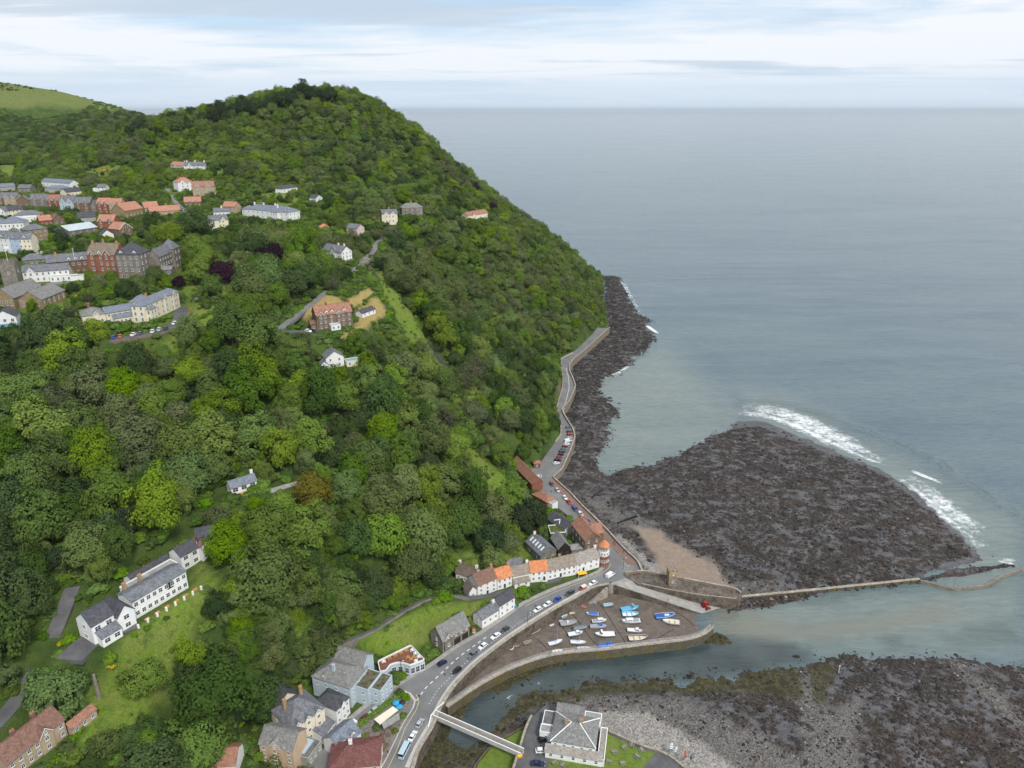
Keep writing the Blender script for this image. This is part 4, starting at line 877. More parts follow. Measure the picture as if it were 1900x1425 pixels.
shingle = fm([[(1100,1316),(1150,1320),(1205,1326),(1268,1362),(1320,1392),(1390,1440),(1220,1440),(1180,1400),(1110,1350)],[(1125,985),(1135,990),(1170,1010),(1215,1045),(1235,1075),(1209,1073)]], 7)
sand = fm([[(1178,981),(1215,986),(1262,1012),(1330,1050),(1358,1092),(1310,1092),(1232,1072),(1205,1030)]], 8)
weed = np.maximum(fm([[(1100,1262),(1243,1258),(1395,1242),(1479,1229),(1495,1300),(1440,1290),(1330,1280),(1200,1285),(1050,1295),(980,1320),(920,1370),(880,1425),(780,1440),(820,1340),(1000,1270)],[(1500,1228),(1560,1222),(1530,1290),(1515,1340)]], 10)*.8, np.maximum(h3 > -.2, h4 > 0)*.9)
greyc = fm([[(1035,1290),(1100,1280),(1250,1290),(1420,1360),(1500,1450),(1200,1450),(1100,1330)],[(1470,1260),(1520,1230),(1540,1320),(1590,1300),(1600,1440),(1500,1440)],[(1055,915),(1120,930),(1200,980),(1150,990)],[(1760,1215),(1800,1280),(1900,1370),(1900,1340),(1830,1260)],[(1175,960),(1205,980),(1230,1010),(1290,1030),(1360,1075),(1440,1090),(1380,1105),(1250,1080)]], 16)*.85
muddy = fm([[(870,1330),(960,1330),(985,1380),(940,1425),(880,1425)]], 6)*.3
z1 = np.stack([shingle, sand, weed], -1); pool = sstep(.56, .64, fbm(FX/4.2, FY/2.8, 4, 87))*.8*((dR > 0) | (dS > 6))
flat2 = np.maximum(flat*(dR < 2+rag), pool)
z2 = np.stack([greyc, muddy, flat2], -1)
me = grid_mesh('foreshore', FX, FY, FZ, (FZ > -.45) & (seaw < 2.5), {'zone': z1, 'zone2': z2}); me.materials.append(M['foreshore'])
tag(link('foreshore', me), kind='structure')
def shoreZ(x, y):
    i = np.clip(np.searchsorted(fy, y), 0, len(fy)-1); j = np.clip(np.searchsorted(fx, x), 0, len(fx)-1); return FZ[i, j]

# boulders, cobbles and weed clumps: uncountable, spread over the shore by nodes
def rock_mesh(name, seed, mat, flat=.6):
    import bmesh
    bm = bmesh.new(); bmesh.ops.create_icosphere(bm, subdivisions=1, radius=1.0); r = random.Random(seed)
    for v in bm.verts: v.co *= r.uniform(.72, 1.25); v.co.z *= flat
    me = bpy.data.meshes.new(name); bm.to_mesh(me); bm.free(); me.materials.append(M[mat]); return me
def scatter(name, pts, rot, scl, idx, protos, label, cat):
    """one stuff object: instances of the prototype objects on points"""
    me = bpy.data.meshes.new(name); n = len(pts); me.vertices.add(n); me.vertices.foreach_set('co', np.asarray(pts, np.float32).ravel())
    for nm, ty, d in (('rot', 'FLOAT_VECTOR', rot), ('scl', 'FLOAT_VECTOR', scl)):
        a = me.attributes.new(nm, ty, 'POINT'); a.data.foreach_set('vector', np.asarray(d, np.float32).ravel())
    a = me.attributes.new('idx', 'INT', 'POINT'); a.data.foreach_set('value', np.asarray(idx, np.int32))
    me.update(); o = link(name, me)
    ng = bpy.data.node_groups.new(name+'_nodes', 'GeometryNodeTree')
    ng.interface.new_socket('Geometry', in_out='INPUT', socket_type='NodeSocketGeometry'); ng.interface.new_socket('Geometry', in_out='OUTPUT', socket_type='NodeSocketGeometry')
    A = ng.nodes.new; gi = A('NodeGroupInput'); go = A('NodeGroupOutput'); K = ng.links.new
    m2p = A('GeometryNodeMeshToPoints'); iop = A('GeometryNodeInstanceOnPoints'); jg = A('GeometryNodeJoinGeometry')
    for p in reversed(protos):
        oi = A('GeometryNodeObjectInfo'); oi.inputs['Object'].default_value = p; oi.inputs['As Instance'].default_value = True; K(oi.outputs['Geometry'], jg.inputs[0])
    def na(nm, ty):
        q = A('GeometryNodeInputNamedAttribute'); q.data_type = ty; q.inputs['Name'].default_value = nm; return q.outputs['Attribute']
    K(gi.outputs[0], m2p.inputs[0]); K(m2p.outputs[0], iop.inputs['Points']); K(jg.outputs[0], iop.inputs['Instance'])
    iop.inputs['Pick Instance'].default_value = True
    K(na('idx', 'INT'), iop.inputs['Instance Index']); K(na('scl', 'FLOAT_VECTOR'), iop.inputs['Scale'])
    e2r = A('FunctionNodeEulerToRotation'); K(na('rot', 'FLOAT_VECTOR'), e2r.inputs[0]); K(e2r.outputs[0], iop.inputs['Rotation'])
    K(iop.outputs[0], go.inputs[0])
    md = o.modifiers.new('scatter', 'NODES'); md.node_group = ng
    return tag(o, label, cat, kind='stuff')
ROCKS = []
for k in range(3):
    for mt in ('wet_rock', 'grey_cobble', 'weed_rock'):
        o = link('boulder', rock_mesh('boulder', 50+k, mt)); ROCKS.append(o); 
# the prototypes themselves lie on the shore as loose boulders by the outer pier
for i, o in enumerate(ROCKS):
    x, y = P(1395+i*9, 1120-i*1.3, .3); o.location = (x, y, float(shoreZ(np.array(x), np.array(y)))+.25); o.scale = (.9, .8, .8)
    tag(o, ['dark wet boulder on the shore where the breakwater leaves the outer pier', 'pale grey boulder on the shore where the breakwater leaves the outer pier', 'green weedy boulder on the shore where the breakwater leaves the outer pier'][i % 3], 'boulder', 'boulders at the pier foot')
n = 170000
rx = RNG.uniform(fx[0], fx[-1], n); ry = RNG.uniform(160, 915, n)
keepP = RNG.uniform(0, 1, n) < np.where(ry > 460, .75, 1)
ii = np.clip(np.searchsorted(fy, ry), 0, len(fy)-1); jj = np.clip(np.searchsorted(fx, rx), 0, len(fx)-1)
zz = FZ[ii, jj]; sg = shingle[ii, jj]; sn = sand[ii, jj]; wd = weed[ii, jj]; gc = greyc[ii, jj]; sw = seaw[ii, jj]
clump = fbm(rx/7, ry/7, 4, 77)
fl = flat2[ii, jj]; ok = (zz > -.25) & (sw < -.6) & (sn < .4) & (clump > .34) & (sg < .5) & ((fl < .3) | (RNG.uniform(0,1,n) < .22))
ppx, ppy, _ = proj(rx, ry, zz); ok &= (ppx > -20) & (ppx < 1920) & (ppy < 1440)
rx, ry, zz, sg, wd, gc, clump = [a[ok] for a in (rx, ry, zz, sg, wd, gc, clump)]; n = len(rx)
kind = np.where(wd > .45, 2, np.where(RNG.uniform(0,1,n) < np.maximum(gc*.75, .03), 1, 0)); idx = RNG.integers(0, 3, n)*3 + kind
s = RNG.lognormal(-1.05, .42, n)*np.where(kind == 1, .62, 1)*np.where(ry > 460, 1.5, 1.0); s = np.clip(s*(1+.9*(RNG.uniform(0,1,n) < .03)), .15, 1.9)
scl = np.stack([s*RNG.uniform(.8,1.4,n), s*RNG.uniform(.8,1.3,n), s*RNG.uniform(.6,1,n)], -1)
rot = np.stack([RNG.uniform(-.3,.3,n), RNG.uniform(-.3,.3,n), RNG.uniform(0,6.3,n)], -1)
scatter('shore_boulders', np.stack([rx, ry, zz+.05*s], -1), rot, scl, idx, ROCKS, 'dark weed-covered boulders and cobbles strewn over the tidal shore', 'rocks')

# ------------------------------------------------------------------ surf
def foam(name, band, label, dens=1.0):
    A_ = smooth(resample(poly_xy(band[0], .05), 2), 2); n = 90
    A_ = resample(A_, 1.0); B_ = resample(poly_xy(band[1], .05), 1.0)
    ta = np.linspace(0, 1, n); f = lambda q: np.stack([np.interp(ta, np.linspace(0,1,len(q)), q[:, k]) for k in (0, 1)], -1)
    a, b_ = f(A_), f(B_); k = 14; t = np.linspace(0, 1, k)[:, None, None]
    G = a[None]*(1-t) + b_[None]*t
    e = np.sin(np.pi*np.clip(t[..., 0], 0, 1))**.6*np.sin(np.pi*ta[None])**.35*dens + 0.25*(t[..., 0] < .25)
    zz_ = .16 + .25*fbm(G[...,0]/2, G[...,1]/2, 2, 5)*e + 1.7*np.exp(-(dist_line(G[...,0], G[...,1], crest)/3.0)**2)
    me = grid_mesh(name, G[..., 0], G[..., 1], zz_, None, {'edge': np.stack([e, e, e], -1)}); me.materials.append(M['foam'])
    return tag(link(name, me), label, 'surf', kind='stuff')
foam('surf', ([(1352,776),(1400,777),(1440,786),(1490,809),(1540,832),(1600,856),(1668,874)], [(1358,738),(1400,736),(1445,744),(1500,762),(1560,790),(1615,824),(1668,864)]), 'white surf breaking over the tip of the reef', .84)
foam('surf', ([(1640,878),(1690,912),(1732,955),(1770,990),(1812,1024),(1835,1015)], [(1680,866),(1725,888),(1780,930),(1825,960),(1855,982),(1872,995)]), 'white surf along the eastern flank of the reef', .78)
foam('surf', ([(1680,872),(1705,884),(1730,893),(1755,902)], [(1686,868),(1712,877),(1738,889),(1757,899)]), 'short white crest on the incoming swell', .9)
foam('surf', ([(1195,604),(1205,612),(1222,622)], [(1198,600),(1212,608),(1228,620)]), 'thin surf at the point of the rocky spit', 1.0)
foam('surf', ([(1240,853),(1282,832),(1327,811),(1352,795)], [(1242,846),(1278,825),(1322,802),(1350,786)]), 'thin wash along the sheltered edge of the reef', .5)
foam('surf', ([(1108,702),(1125,698),(1150,688),(1175,668)], [(1110,710),(1130,704),(1156,693),(1182,674)]), 'thin surf in the small rocky bay', .75)
foam('surf', ([(1140,508),(1155,530),(1168,555),(1180,575),(1200,592)], [(1150,506),(1165,528),(1178,553),(1190,572),(1210,590)]), 'thin surf along the foot of the headland', .7)
foam('surf', ([(1845,1044),(1865,1048),(1885,1050)], [(1855,1030),(1878,1034),(1895,1040)]), 'splash of surf at the breakwater end', .7)
foam('surf', ([(935,1298),(945,1290),(955,1283)], [(945,1302),(958,1295),(966,1287)]), 'white rapid in the narrow river', .62)
foam('surf', ([(985,1268),(996,1264),(1008,1261)], [(985,1278),(1000,1274),(1012,1268)]), 'white rapid in the river beside the harbour wall', .62)
# ------------------------------------------------------------------ building kit
WIN = {}
def win_mesh(w, h, kind):
    k = (round(w,2), round(h,2), kind)
    if k in WIN: return WIN[k]
    b = MB(); t = .07 if min(w,h) < 2 else .11
    for x0, x1, z0, z1 in ((-w/2,-w/2+t,0,h),(w/2-t,w/2,0,h),(-w/2+t,w/2-t,0,t),(-w/2+t,w/2-t,h-t,h)): b.box(x0,-.09,z0,x1,.02,z1)
    nm = max(1, int(round(w/1.0)))
    for i in range(1, nm+1 if nm > 1 else 2):
        x = -w/2 + w*i/(nm+0.0) if nm > 1 else 0
        if i < nm or nm == 1: b.box(x-.03,-.07,t,x+.03,.02,h-t)
    b.box(-w/2+t,-.065,h*.55-.03,w/2-t,.02,h*.55+.03)
    b.box(-w/2-.08,-.16,-.1,w/2+.08,.02,0)
    fm_ = b.mesh('window', M['white_paint' if kind != 'dark' else 'wood_brown'])
    pm = MB().box(-w/2+t*.5,-.03,t*.5,w/2-t*.5,.015,h-t*.5).mesh('pane', M['pane_glass'])
    WIN[k] = (fm_, pm); return WIN[k]
def window(root, x, y, z, rz, w, h, kind='white'):
    fm_, pm = win_mesh(w, h, kind)
    o = link('window', fm_, root); o.location = (x, y, z); o.rotation_euler = (0, 0, rz); link('pane', pm, o); return o
DOOR = {}
def door(root, x, y, z, rz, mat='door_dark', w=1.0, h=2.1):
    if mat not in DOOR:
        b = MB().box(-w/2,-.06,0,w/2,.02,h)
        for q in (-w/2-.1, w/2): b.box(q,-.1,0,q+.1,.02,h+.1,1)
        b.box(-w/2,-.1,h,w/2,.02,h+.1,1); DOOR[mat] = b.mesh('door', [M[mat], M['white_paint']])
    o = link('door', DOOR[mat], root); o.location = (x, y, z); o.rotation_euler = (0, 0, rz)
def face_windows(root, spec, length, hgt, z0, win, at, rz, kind, skip=None):
    """a grid of windows over one wall; at(u) gives the wall point at distance u"""
    cols, rows = spec[0], spec[1]; zoff = spec[2] if len(spec) > 2 else 0
    sh = (hgt-zoff)/rows; w = min(win[0], length/cols*.62); hh = min(win[1], sh*.6)
    for r in range(rows):
        for c in range(cols):
            u = length*(c+.5)/cols
            if skip is not None and r == 0 and abs(u-skip) < 1.1: continue
            x, y = at(u); window(root, x, y, z0+zoff+sh*r+sh*.30, rz, w, hh, kind)
def roof_slab(b, pts, t=.18):      # a sloped panel with thickness
    n = (Vector(pts[1])-Vector(pts[0])).cross(Vector(pts[2])-Vector(pts[0])).normalized()
    if n.z < 0: pts = pts[::-1]; n = -n
    b.hull([tuple(Vector(p)+Vector((0,0,.02))) for p in pts], [tuple(Vector(p)+n*t+Vector((0,0,.02))) for p in pts])
def block(root, x, y, w, d, z0, h, roof, rh, wall, roofm, f=None, l=None, r=None, win=(.95,1.35), over=.3, part='wall', doorx=None, dm=(), gab=(), ch=(), chm='buff_brick', trim=None, kind='white', foot=2.5):
    wm, rm = M[wall], M[roofm]; b = MB(); o = over; zt = z0+h; x1, y1 = x+w, y+d; zb = z0-foot if z0 < .5 else z0
    rb = MB(); mx, my = x+w/2, y+d/2
    if roof == 'gx':
        b.hull([(x,y,zb),(x,y,zt),(x,my,zt+rh),(x,y1,zt),(x,y1,zb)], [(x1,y,zb),(x1,y,zt),(x1,my,zt+rh),(x1,y1,zt),(x1,y1,zb)])
        s = rh/(d/2); e = o*s
        roof_slab(rb, [(x-o,y-o,zt-e),(x1+o,y-o,zt-e),(x1+o,my,zt+rh),(x-o,my,zt+rh)]); roof_slab(rb, [(x1+o,y1+o,zt-e),(x-o,y1+o,zt-e),(x-o,my,zt+rh),(x1+o,my,zt+rh)])
        rb.box(x-o,my-.14,zt+rh+.1,x1+o,my+.14,zt+rh+.3)
    elif roof == 'gy':
        b.hull([(x,y,zb),(x,y,zt),(mx,y,zt+rh),(x1,y,zt),(x1,y,zb)], [(x,y1,zb),(x,y1,zt),(mx,y1,zt+rh),(x1,y1,zt),(x1,y1,zb)])
        s = rh/(w/2); e = o*s
        roof_slab(rb, [(x-o,y-o,zt-e),(x-o,y1+o,zt-e),(mx,y1+o,zt+rh),(mx,y-o,zt+rh)]); roof_slab(rb, [(x1+o,y1+o,zt-e),(x1+o,y-o,zt-e),(mx,y-o,zt+rh),(mx,y1+o,zt+rh)])
        rb.box(mx-.14,y-o,zt+rh+.1,mx+.14,y1+o,zt+rh+.3)
        if trim:
            tb = MB()
            for sgn, xe in ((1, x-o), (-1, x1+o)):
                tb.hull([(xe,y-o-.12,zt-e+.2),(mx,y-o-.12,zt+rh+.25),(mx,y-o-.12,zt+rh-.2),(xe,y-o-.12,zt-e-.25)], [(xe,y-o-.03,zt-e+.2),(mx,y-o-.03,zt+rh+.25),(mx,y-o-.03,zt+rh-.2),(xe,y-o-.03,zt-e-.25)])
            for k in range(1, 6): tb.box(x+w*k/6-.08,y-.06,zt+.1,x+w*k/6+.08,y+.01,zt+rh*(1-abs(k/3-1))-.15)
            tb.build('gable_timber', M[trim], root)
    elif roof in ('hip', 'pyr'):
        b.box(x,y,zb,x1,y1,zt); q = min(w, d)/2
        if roof == 'pyr': A_ = B_ = (mx, my)
        elif w >= d: A_, B_ = (x+q*.95, my), (x1-q*.95, my)
        else: A_, B_ = (mx, y+q*.95), (mx, y1-q*.95)
        c = [(x-o,y-o,zt),(x1+o,y-o,zt),(x1+o,y1+o,zt),(x-o,y1+o,zt)]; A3, B3 = (*A_, zt+rh), (*B_, zt+rh)
        rb.v += c + [(p[0],p[1],zt+.15) for p in c] + [A3, B3]
        if w >= d: fs = [(0,3,2,1),(0,1,5,4),(1,2,6,5),(2,3,7,6),(3,0,4,7),(4,5,9,8),(6,7,8,9),(5,6,9),(7,4,8)]
        else: fs = [(0,3,2,1),(0,1,5,4),(1,2,6,5),(2,3,7,6),(3,0,4,7),(4,5,8),(5,6,9,8),(6,7,9),(7,4,8,9)]
        rb.f += fs; rb.m += [0]*len(fs)
    elif roof == 'shed':
        b.hull([(x,y,zb),(x,y,zt),(x,y1,zt+rh),(x,y1,zb)], [(x1,y,zb),(x1,y,zt),(x1,y1,zt+rh),(x1,y1,zb)])
        e = o*rh/d; roof_slab(rb, [(x-o,y-o,zt-e),(x1+o,y-o,zt-e),(x1+o,y1-.01,zt+rh),(x-o,y1-.01,zt+rh)])
    elif roof in ('flat', 'sedum', 'glass', 'tower'):
        b.box(x,y,zb,x1,y1,zt); t = .3 if roof == 'tower' else .2
        rb.box(x+t,y+t,zt+.003,x1-t,y1-t,zt+.12)
        pb = MB()
        for a in ((x-.05,y-.05,x1+.05,y+t),(x-.05,y1-t,x1+.05,y1+.05),(x-.05,y+t,x+t,y1-t),(x1-t,y+t,x1+.05,y1-t)): pb.box(a[0],a[1],zt+.003,a[2],a[3],zt+rh)
        if roof == 'tower':
            for k in range(5):
                for ax in (0, 1):
                    for sd in (0, 1):
                        u = (k+.25)/5
                        if ax == 0: pb.box(x+w*u, (y-.05) if sd == 0 else y1-t+.002, zt+rh+.002, x+w*(u+.1), (y+t) if sd == 0 else y1+.05, zt+rh+.8)
                        elif 0 < k < 4: pb.box((x-.05) if sd == 0 else x1-t+.002, y+d*u, zt+rh+.002, (x+t) if sd == 0 else x1+.05, y+d*(u+.1), zt+rh+.8)
        pb.build('parapet', M['white_render' if roof == 'sedum' else wall], root)
        if roof == 'glass': MB().box(x+w*.12,y+d*.35,zt+.15,x1-w*.12,y+d*.8,zt+.75).build('rooflight', M['roof_glass'], root)
    b.build(part if part == 'wall' else part, wm, root)
    ro = rb.build('roof', rm, root)
    for fx, fy in ch:
        cxx, cyy = x+w*fx, y+d*fy; zc_ = zt+rh*max(.0, 1-abs(fy-.5)*2)*(1 if roof == 'gx' else .6); s = .42; top = zt+rh+1.3
        cxx = min(max(cxx, x+s), x1-s); cyy = min(max(cyy, y+.35), y1-.35)
        cb = MB().box(cxx-s*1.3,cyy-.36,zc_-1.4,cxx+s*1.3,cyy+.36,top).box(cxx-s*1.3-.08,cyy-.44,top+.002,cxx+s*1.3+.08,cyy+.44,top+.16)
        cb.build('chimney', M[chm], ro)
        pb = MB()
        for q in (-.3, .3): pb.tube([(cxx+q,cyy,top+.16),(cxx+q,cyy,top+.75)], [.16,.12], 6)
        pb.build('chimney_pot', M['tile_orange'], ro)
    for fx in dm:
        dx = x+w*fx; sl = rh/(d/2 if roof == 'gx' else min(w,d)/2); dy = y+.5; zb_ = zt+.5*sl-.3; hw = .85; hh = 1.35; dep = (hh+.8)/max(sl,.3)
        db = MB().hull([(dx-hw,dy,zb_),(dx-hw,dy,zb_+hh),(dx,dy,zb_+hh+.8),(dx+hw,dy,zb_+hh),(dx+hw,dy,zb_)], [(dx-hw,dy+dep,zb_),(dx-hw,dy+dep,zb_+hh),(dx,dy+dep,zb_+hh+.8),(dx+hw,dy+dep,zb_+hh),(dx+hw,dy+dep,zb_)])
        do = db.build('dormer', M['white_render' if wall not in ('sky_blue_render',) else wall], ro)
        r2_ = MB(); k = .2
        roof_slab(r2_, [(dx-hw-k,dy-k,zb_+hh-.15),(dx-hw-k,dy+dep,zb_+hh-.15),(dx,dy+dep,zb_+hh+.8),(dx,dy-k,zb_+hh+.8)], .1); roof_slab(r2_, [(dx+hw+k,dy+dep,zb_+hh-.15),(dx+hw+k,dy-k,zb_+hh-.15),(dx,dy-k,zb_+hh+.8),(dx,dy+dep,zb_+hh+.8)], .1)
        r2_.build('dormer_roof', rm, ro); window(root, dx, dy, zb_+.35, 0, .95, .95)
    for fx, gw in gab:
        gx0, gx1 = x+w*fx-gw/2, x+w*fx+gw/2; gh = min(rh*.85, gw*.62); gz = zb; yy = y-.35
        run = gh/(rh/(d/2 if roof == 'gx' else min(w,d)/2))+.35; cx_ = (gx0+gx1)/2
        gb = MB().hull([(gx0,yy,gz),(gx0,yy,zt),(cx_,yy,zt+gh),(gx1,yy,zt),(gx1,yy,gz)], [(gx0,y+run*.98,gz),(gx0,y+run*.98,zt),(cx_,y+run*.98,zt+gh),(gx1,y+run*.98,zt),(gx1,y+run*.98,gz)])
        gb.build('gable', wm, root); g2 = MB(); k = .22
        roof_slab(g2, [(gx0-k,yy-.25,zt-k*gh/(gw/2)),(gx0-k,y+run,zt-k*gh/(gw/2)),(cx_,y+run,zt+gh),(cx_,yy-.25,zt+gh)], .14); roof_slab(g2, [(gx1+k,y+run,zt-k*gh/(gw/2)),(gx1+k,yy-.25,zt-k*gh/(gw/2)),(cx_,yy-.25,zt+gh),(cx_,y+run,zt+gh)], .14)
        g2.build('gable_roof', rm, ro); rows = f[1] if f else 1
        tb = MB()
        for sgn, xe in ((1, gx0-k), (-1, gx1+k)):
            ze = zt-k*gh/(gw/2); tb.hull([(xe,yy-.32,ze+.12),(cx_,yy-.32,zt+gh+.12),(cx_,yy-.32,zt+gh-.16),(xe,yy-.32,ze-.16)], [(xe,yy-.255,ze+.12),(cx_,yy-.255,zt+gh+.12),(cx_,yy-.255,zt+gh-.16),(xe,yy-.255,ze-.16)])
        tb.build('bargeboard', M[trim or 'white_paint'], root)
        for rr in range(rows): window(root, cx_, yy, z0+h/rows*rr+h/rows*.30, 0, min(win[0]*1.1, gw*.5), min(win[1], h/rows*.6))
        if gh > 1.5: window(root, cx_, yy, zt+.1, 0, .7, .8)
    if f:
        blocked = [(x+w*fx, gw/2+.5) for fx, gw in gab]
        cols, rows = f[0], f[1]; zoff = f[2] if len(f) > 2 else 0; sh = (h-zoff)/rows; ww = min(win[0], w/cols*.62); hh = min(win[1], sh*.6)
        for rr in range(rows):
            for c in range(cols):
                u = x+w*(c+.5)/cols
                if doorx is not None and rr == 0 and abs(u-(x+w*doorx)) < 1.15: continue
                if any(abs(u-a) < g for a, g in blocked): continue
                window(root, u, y, z0+zoff+sh*rr+sh*.30, 0, ww, hh, kind)
        if doorx is not None: door(root, x+w*doorx, y, z0, 0)
    if r: face_windows(root, r, d, h, z0, win, lambda u: (x1, y+u), math.pi/2, kind)
    if l: face_windows(root, l, d, h, z0, win, lambda u: (x, y1-u), -math.pi/2, kind)
    return ro
ROOTS = []
for h in HS:
    root = empty(h['name'], (h['o'][0], h['o'][1], h['base']), h['rot']); tag(root, h['label'], 'house' if h['name'] not in ('church','church_tower','shed','kiosk','cabin','station') else h['name'].split('_')[-1], h['group'])
    kd = 'dark' if h['wall'] in ('black_timber_and_shade',) else 'white'
    block(root, 0, 0, h['w'], h['dep'], 0, h['h'], h['roof'], h['rh'], h['wall'], h['roofm'], h['f'], h['l'], h['r'], h['win'], h['over'], 'wall', h['door'], h['dm'], h['gab'], h['ch'], h['chm'], h['trim'], kd)
    for e in h['ext']:
        block(root, e['x'], e['y'], e['w'], e['d'], e['z0'], e['h'], e['roof'], e['rh'], e['wall'], e['roofm'], e['f'], e['l'], e['r'], h['win'], e['over'], e['part'])
    ROOTS.append(root); h['root'] = root
def find(lbl): return next(h for h in HS if lbl in h['label'])
# extras on particular buildings
h = find('V-shaped'); rt = h['root']; w_, sl = h['w'], h['rh']/(h['w']/2)
vb = MB()
for (ux0, vy0), (ux1, vy1) in (((.12,.35),(.34,.48)), ((.12,.66),(.34,.48))):
    a = Vector((w_*ux0, h['dep']*vy0, h['h']+w_*ux0*sl+.26)); c = Vector((w_*ux1, h['dep']*vy1, h['h']+w_*ux1*sl+.26)); q = (c-a).normalized().cross(Vector((-sl,0,1)).normalized())*.22
    vb.hull([a-q,c-q,c+q,a+q], [p+Vector((0,0,.12)) for p in (a-q,c-q,c+q,a+q)])
vb.build('rooflight', M['white_paint'], rt)
h = find('row of white rooflights'); w_, sl = h['w'], h['rh']/(h['w']/2)
for k in range(5):
    y_ = h['dep']*(.12+.18*k); a, c = w_*.14, w_*.36
    MB().hull([(a,y_,h['h']+a*sl+.22),(c,y_,h['h']+c*sl+.22),(c,y_+.9,h['h']+c*sl+.22),(a,y_+.9,h['h']+a*sl+.22)], [(a,y_,h['h']+a*sl+.36),(c,y_,h['h']+c*sl+.36),(c,y_+.9,h['h']+c*sl+.36),(a,y_+.9,h['h']+a*sl+.36)]).build('rooflight', M['lamp_glass'], h['root'])
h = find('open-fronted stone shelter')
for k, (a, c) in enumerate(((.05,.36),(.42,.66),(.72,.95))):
    MB().box(h['w']*a,-.06,.0,h['w']*c,.3,2.7).build('opening_shade', M['black_timber_and_shade'], h['root'])  # solid black panel standing in for the shade inside an open arch
h = find('small white lodge'); MB().box(-.2,-2.2,-.35,h['w']+.2,-.02,-.05).build('deck', M['wood_orange'], h['root'])
for k in range(9): MB().box(h['w']*k/8-.06,-2.15,-.04,h['w']*k/8+.06,-2.03,.95).build('railing_post', M['wood_orange'], h['root'])
MB().box(-.1,-2.16,.953,h['w']+.1,-2.02,1.05).build('railing', M['wood_orange'], h['root'])
h = find('dark timber cabin')
for k in range(7): MB().box(h['w']*k/6-.07,-1.6,-.2,h['w']*k/6+.07,-1.46,2.5).build('veranda_post', M['white_paint'], h['root'])
MB().box(-.3,-1.7,2.502,h['w']+.3,-.02,2.65).build('veranda_roof', M['slate_dark'], h['root'])
MB().box(-.3,-1.7,-.5,h['w']+.3,-.02,-.203).build('deck', M['wood_brown'], h['root'])
h = find('pale hipped slate'); hw_ = h['w']; rb = MB()
q = min(h['w'], h['dep'])/2*.95
for a, c in (((-.3,-.3),(q,h['dep']/2)),((hw_+.3,-.3),(hw_-q,h['dep']/2)),((-.3,h['dep']+.3),(q,h['dep']/2)),((hw_+.3,h['dep']+.3),(hw_-q,h['dep']/2))):
    rb.tube([(*a,h['h']+.2),(*c,h['h']+h['rh']+.1)], .17, 6)
rb.build('ridge_tiles', M['white_paint'], h['root'])
h = find('long white hotel wing'); hw_ = h['w']
tb = MB().box(-3,-4.6,-2.4,hw_+2,-1.0,-.25); tb.build('terrace', M['brown_stone'], h['root'])
for k in range(8):
    x_ = -2+ (hw_+3.5)*k/7; MB().box(x_-.28,-4.75,-2.0,x_+.28,-4.3,1.3).build('terrace_post', M['white_paint'], h['root'])
for k in range(6): MB().box(1+k*3.4,-3.6,-.24,2.5+k*3.4,-2.8,.5).build('terrace_table', M['wood_orange'], h['root'])
MB().box(11.6,-.05,3.5,13.8,1.2,5.9).build('balcony_shade', M['black_timber_and_shade'], h['root'])  # dark block in place of the shade within the recessed balcony
h = find('crenellated stone church tower')
MB().tube([(h['w']/2,h['dep']/2,h['h']),(h['w']/2,h['dep']/2,h['h']+9)], .09, 6).box(h['w']/2+.1,h['dep']/2-.02,h['h']+7.6,h['w']/2+1.9,h['dep']/2+.02,h['h']+8.8).build('flagpole', M['white_paint'], h['root'])
h = find('flag mast')
MB().tube([(h['w']*.7,.6,h['h']-1),(h['w']*.7,.6,h['h']+7)], .11, 6).build('flag_mast', M['white_paint'], h['root'])

# round brick turret with conical tiled roof
x, y = P(1119, 1047, 5.4); rt = tag(empty('turret', (x, y, 5.3)), 'round brick turret with orange cone roof and a white window band beside the road', 'tower')
def ring(r, z, n=16): return [(r*math.cos(2*math.pi*i/n), r*math.sin(2*math.pi*i/n), z) for i in range(n)]
MB().loft([ring(2.5,-1), ring(2.5,.9)]).build('plinth', M['brown_stone'], rt); MB().loft([ring(2.25,.9), ring(2.25,5.6)]).build('wall', M['red_brick'], rt)
MB().loft([ring(2.45,5.6), ring(2.45,8.3)]).build('window_band', M['white_paint'], rt); MB().loft([ring(2.28,8.3), ring(2.28,10.4)]).build('upper_wall', M['red_brick'], rt)
MB().loft([ring(2.75,10.4), ring(2.7,10.55), ring(.08,13.4)]).build('roof', M['tile_orange'], rt)
for zz_, r_ in ((2.4, 2.25), (6.3, 2.45), (8.8, 2.28)):
    for k in range(7):
        a = -math.pi*.95 + k*math.pi*.16; window(rt, r_*math.cos(a), r_*math.sin(a), zz_, a+math.pi/2, .75, 1.2)

# cafe with a roof terrace
ZC = ROAD+4.2
deck = [(701,1229),(762,1199),(788,1226),(761,1236),(749,1232),(737,1231),(724,1235),(716,1246),(706,1248)]
cp = [P(a, b, ZC) for a, b in deck]; c0 = np.mean(cp, 0); rt = tag(empty('cafe', (c0[0], c0[1], ROAD)), 'grey cafe with curved front and a red-brown roof terrace full of tables', 'cafe')
lp = [(p[0]-c0[0], p[1]-c0[1]) for p in cp][::-1]
o = MB().prism(lp, -1.5, 4.0).build('wall', M['pale_blue_render'], rt); bm_tri(o.data)
o = MB().prism(lp, 4.003, 4.2).build('terrace_deck', M['timber_deck'], rt); bm_tri(o.data)
lp2 = lp + [lp[0]]
wall_along('parapet', [(*q,) for q in lp2], .25, 'white_paint', 4.205, 4.95, step=1.0, sm=0, parent=rt)
A_, B_ = np.array(lp[-3]) , np.array(lp[-4])  # right-hand front faces
def wins_between(rt, a, c, z, n, w, h, kind='white'):
    a, c = np.array(a), np.array(c); rz = math.atan2(*(c-a)[::-1])
    for k in range(n):
        q = a+(c-a)*(k+.5)/n; window(rt, q[0], q[1], z, rz, w, h, kind)
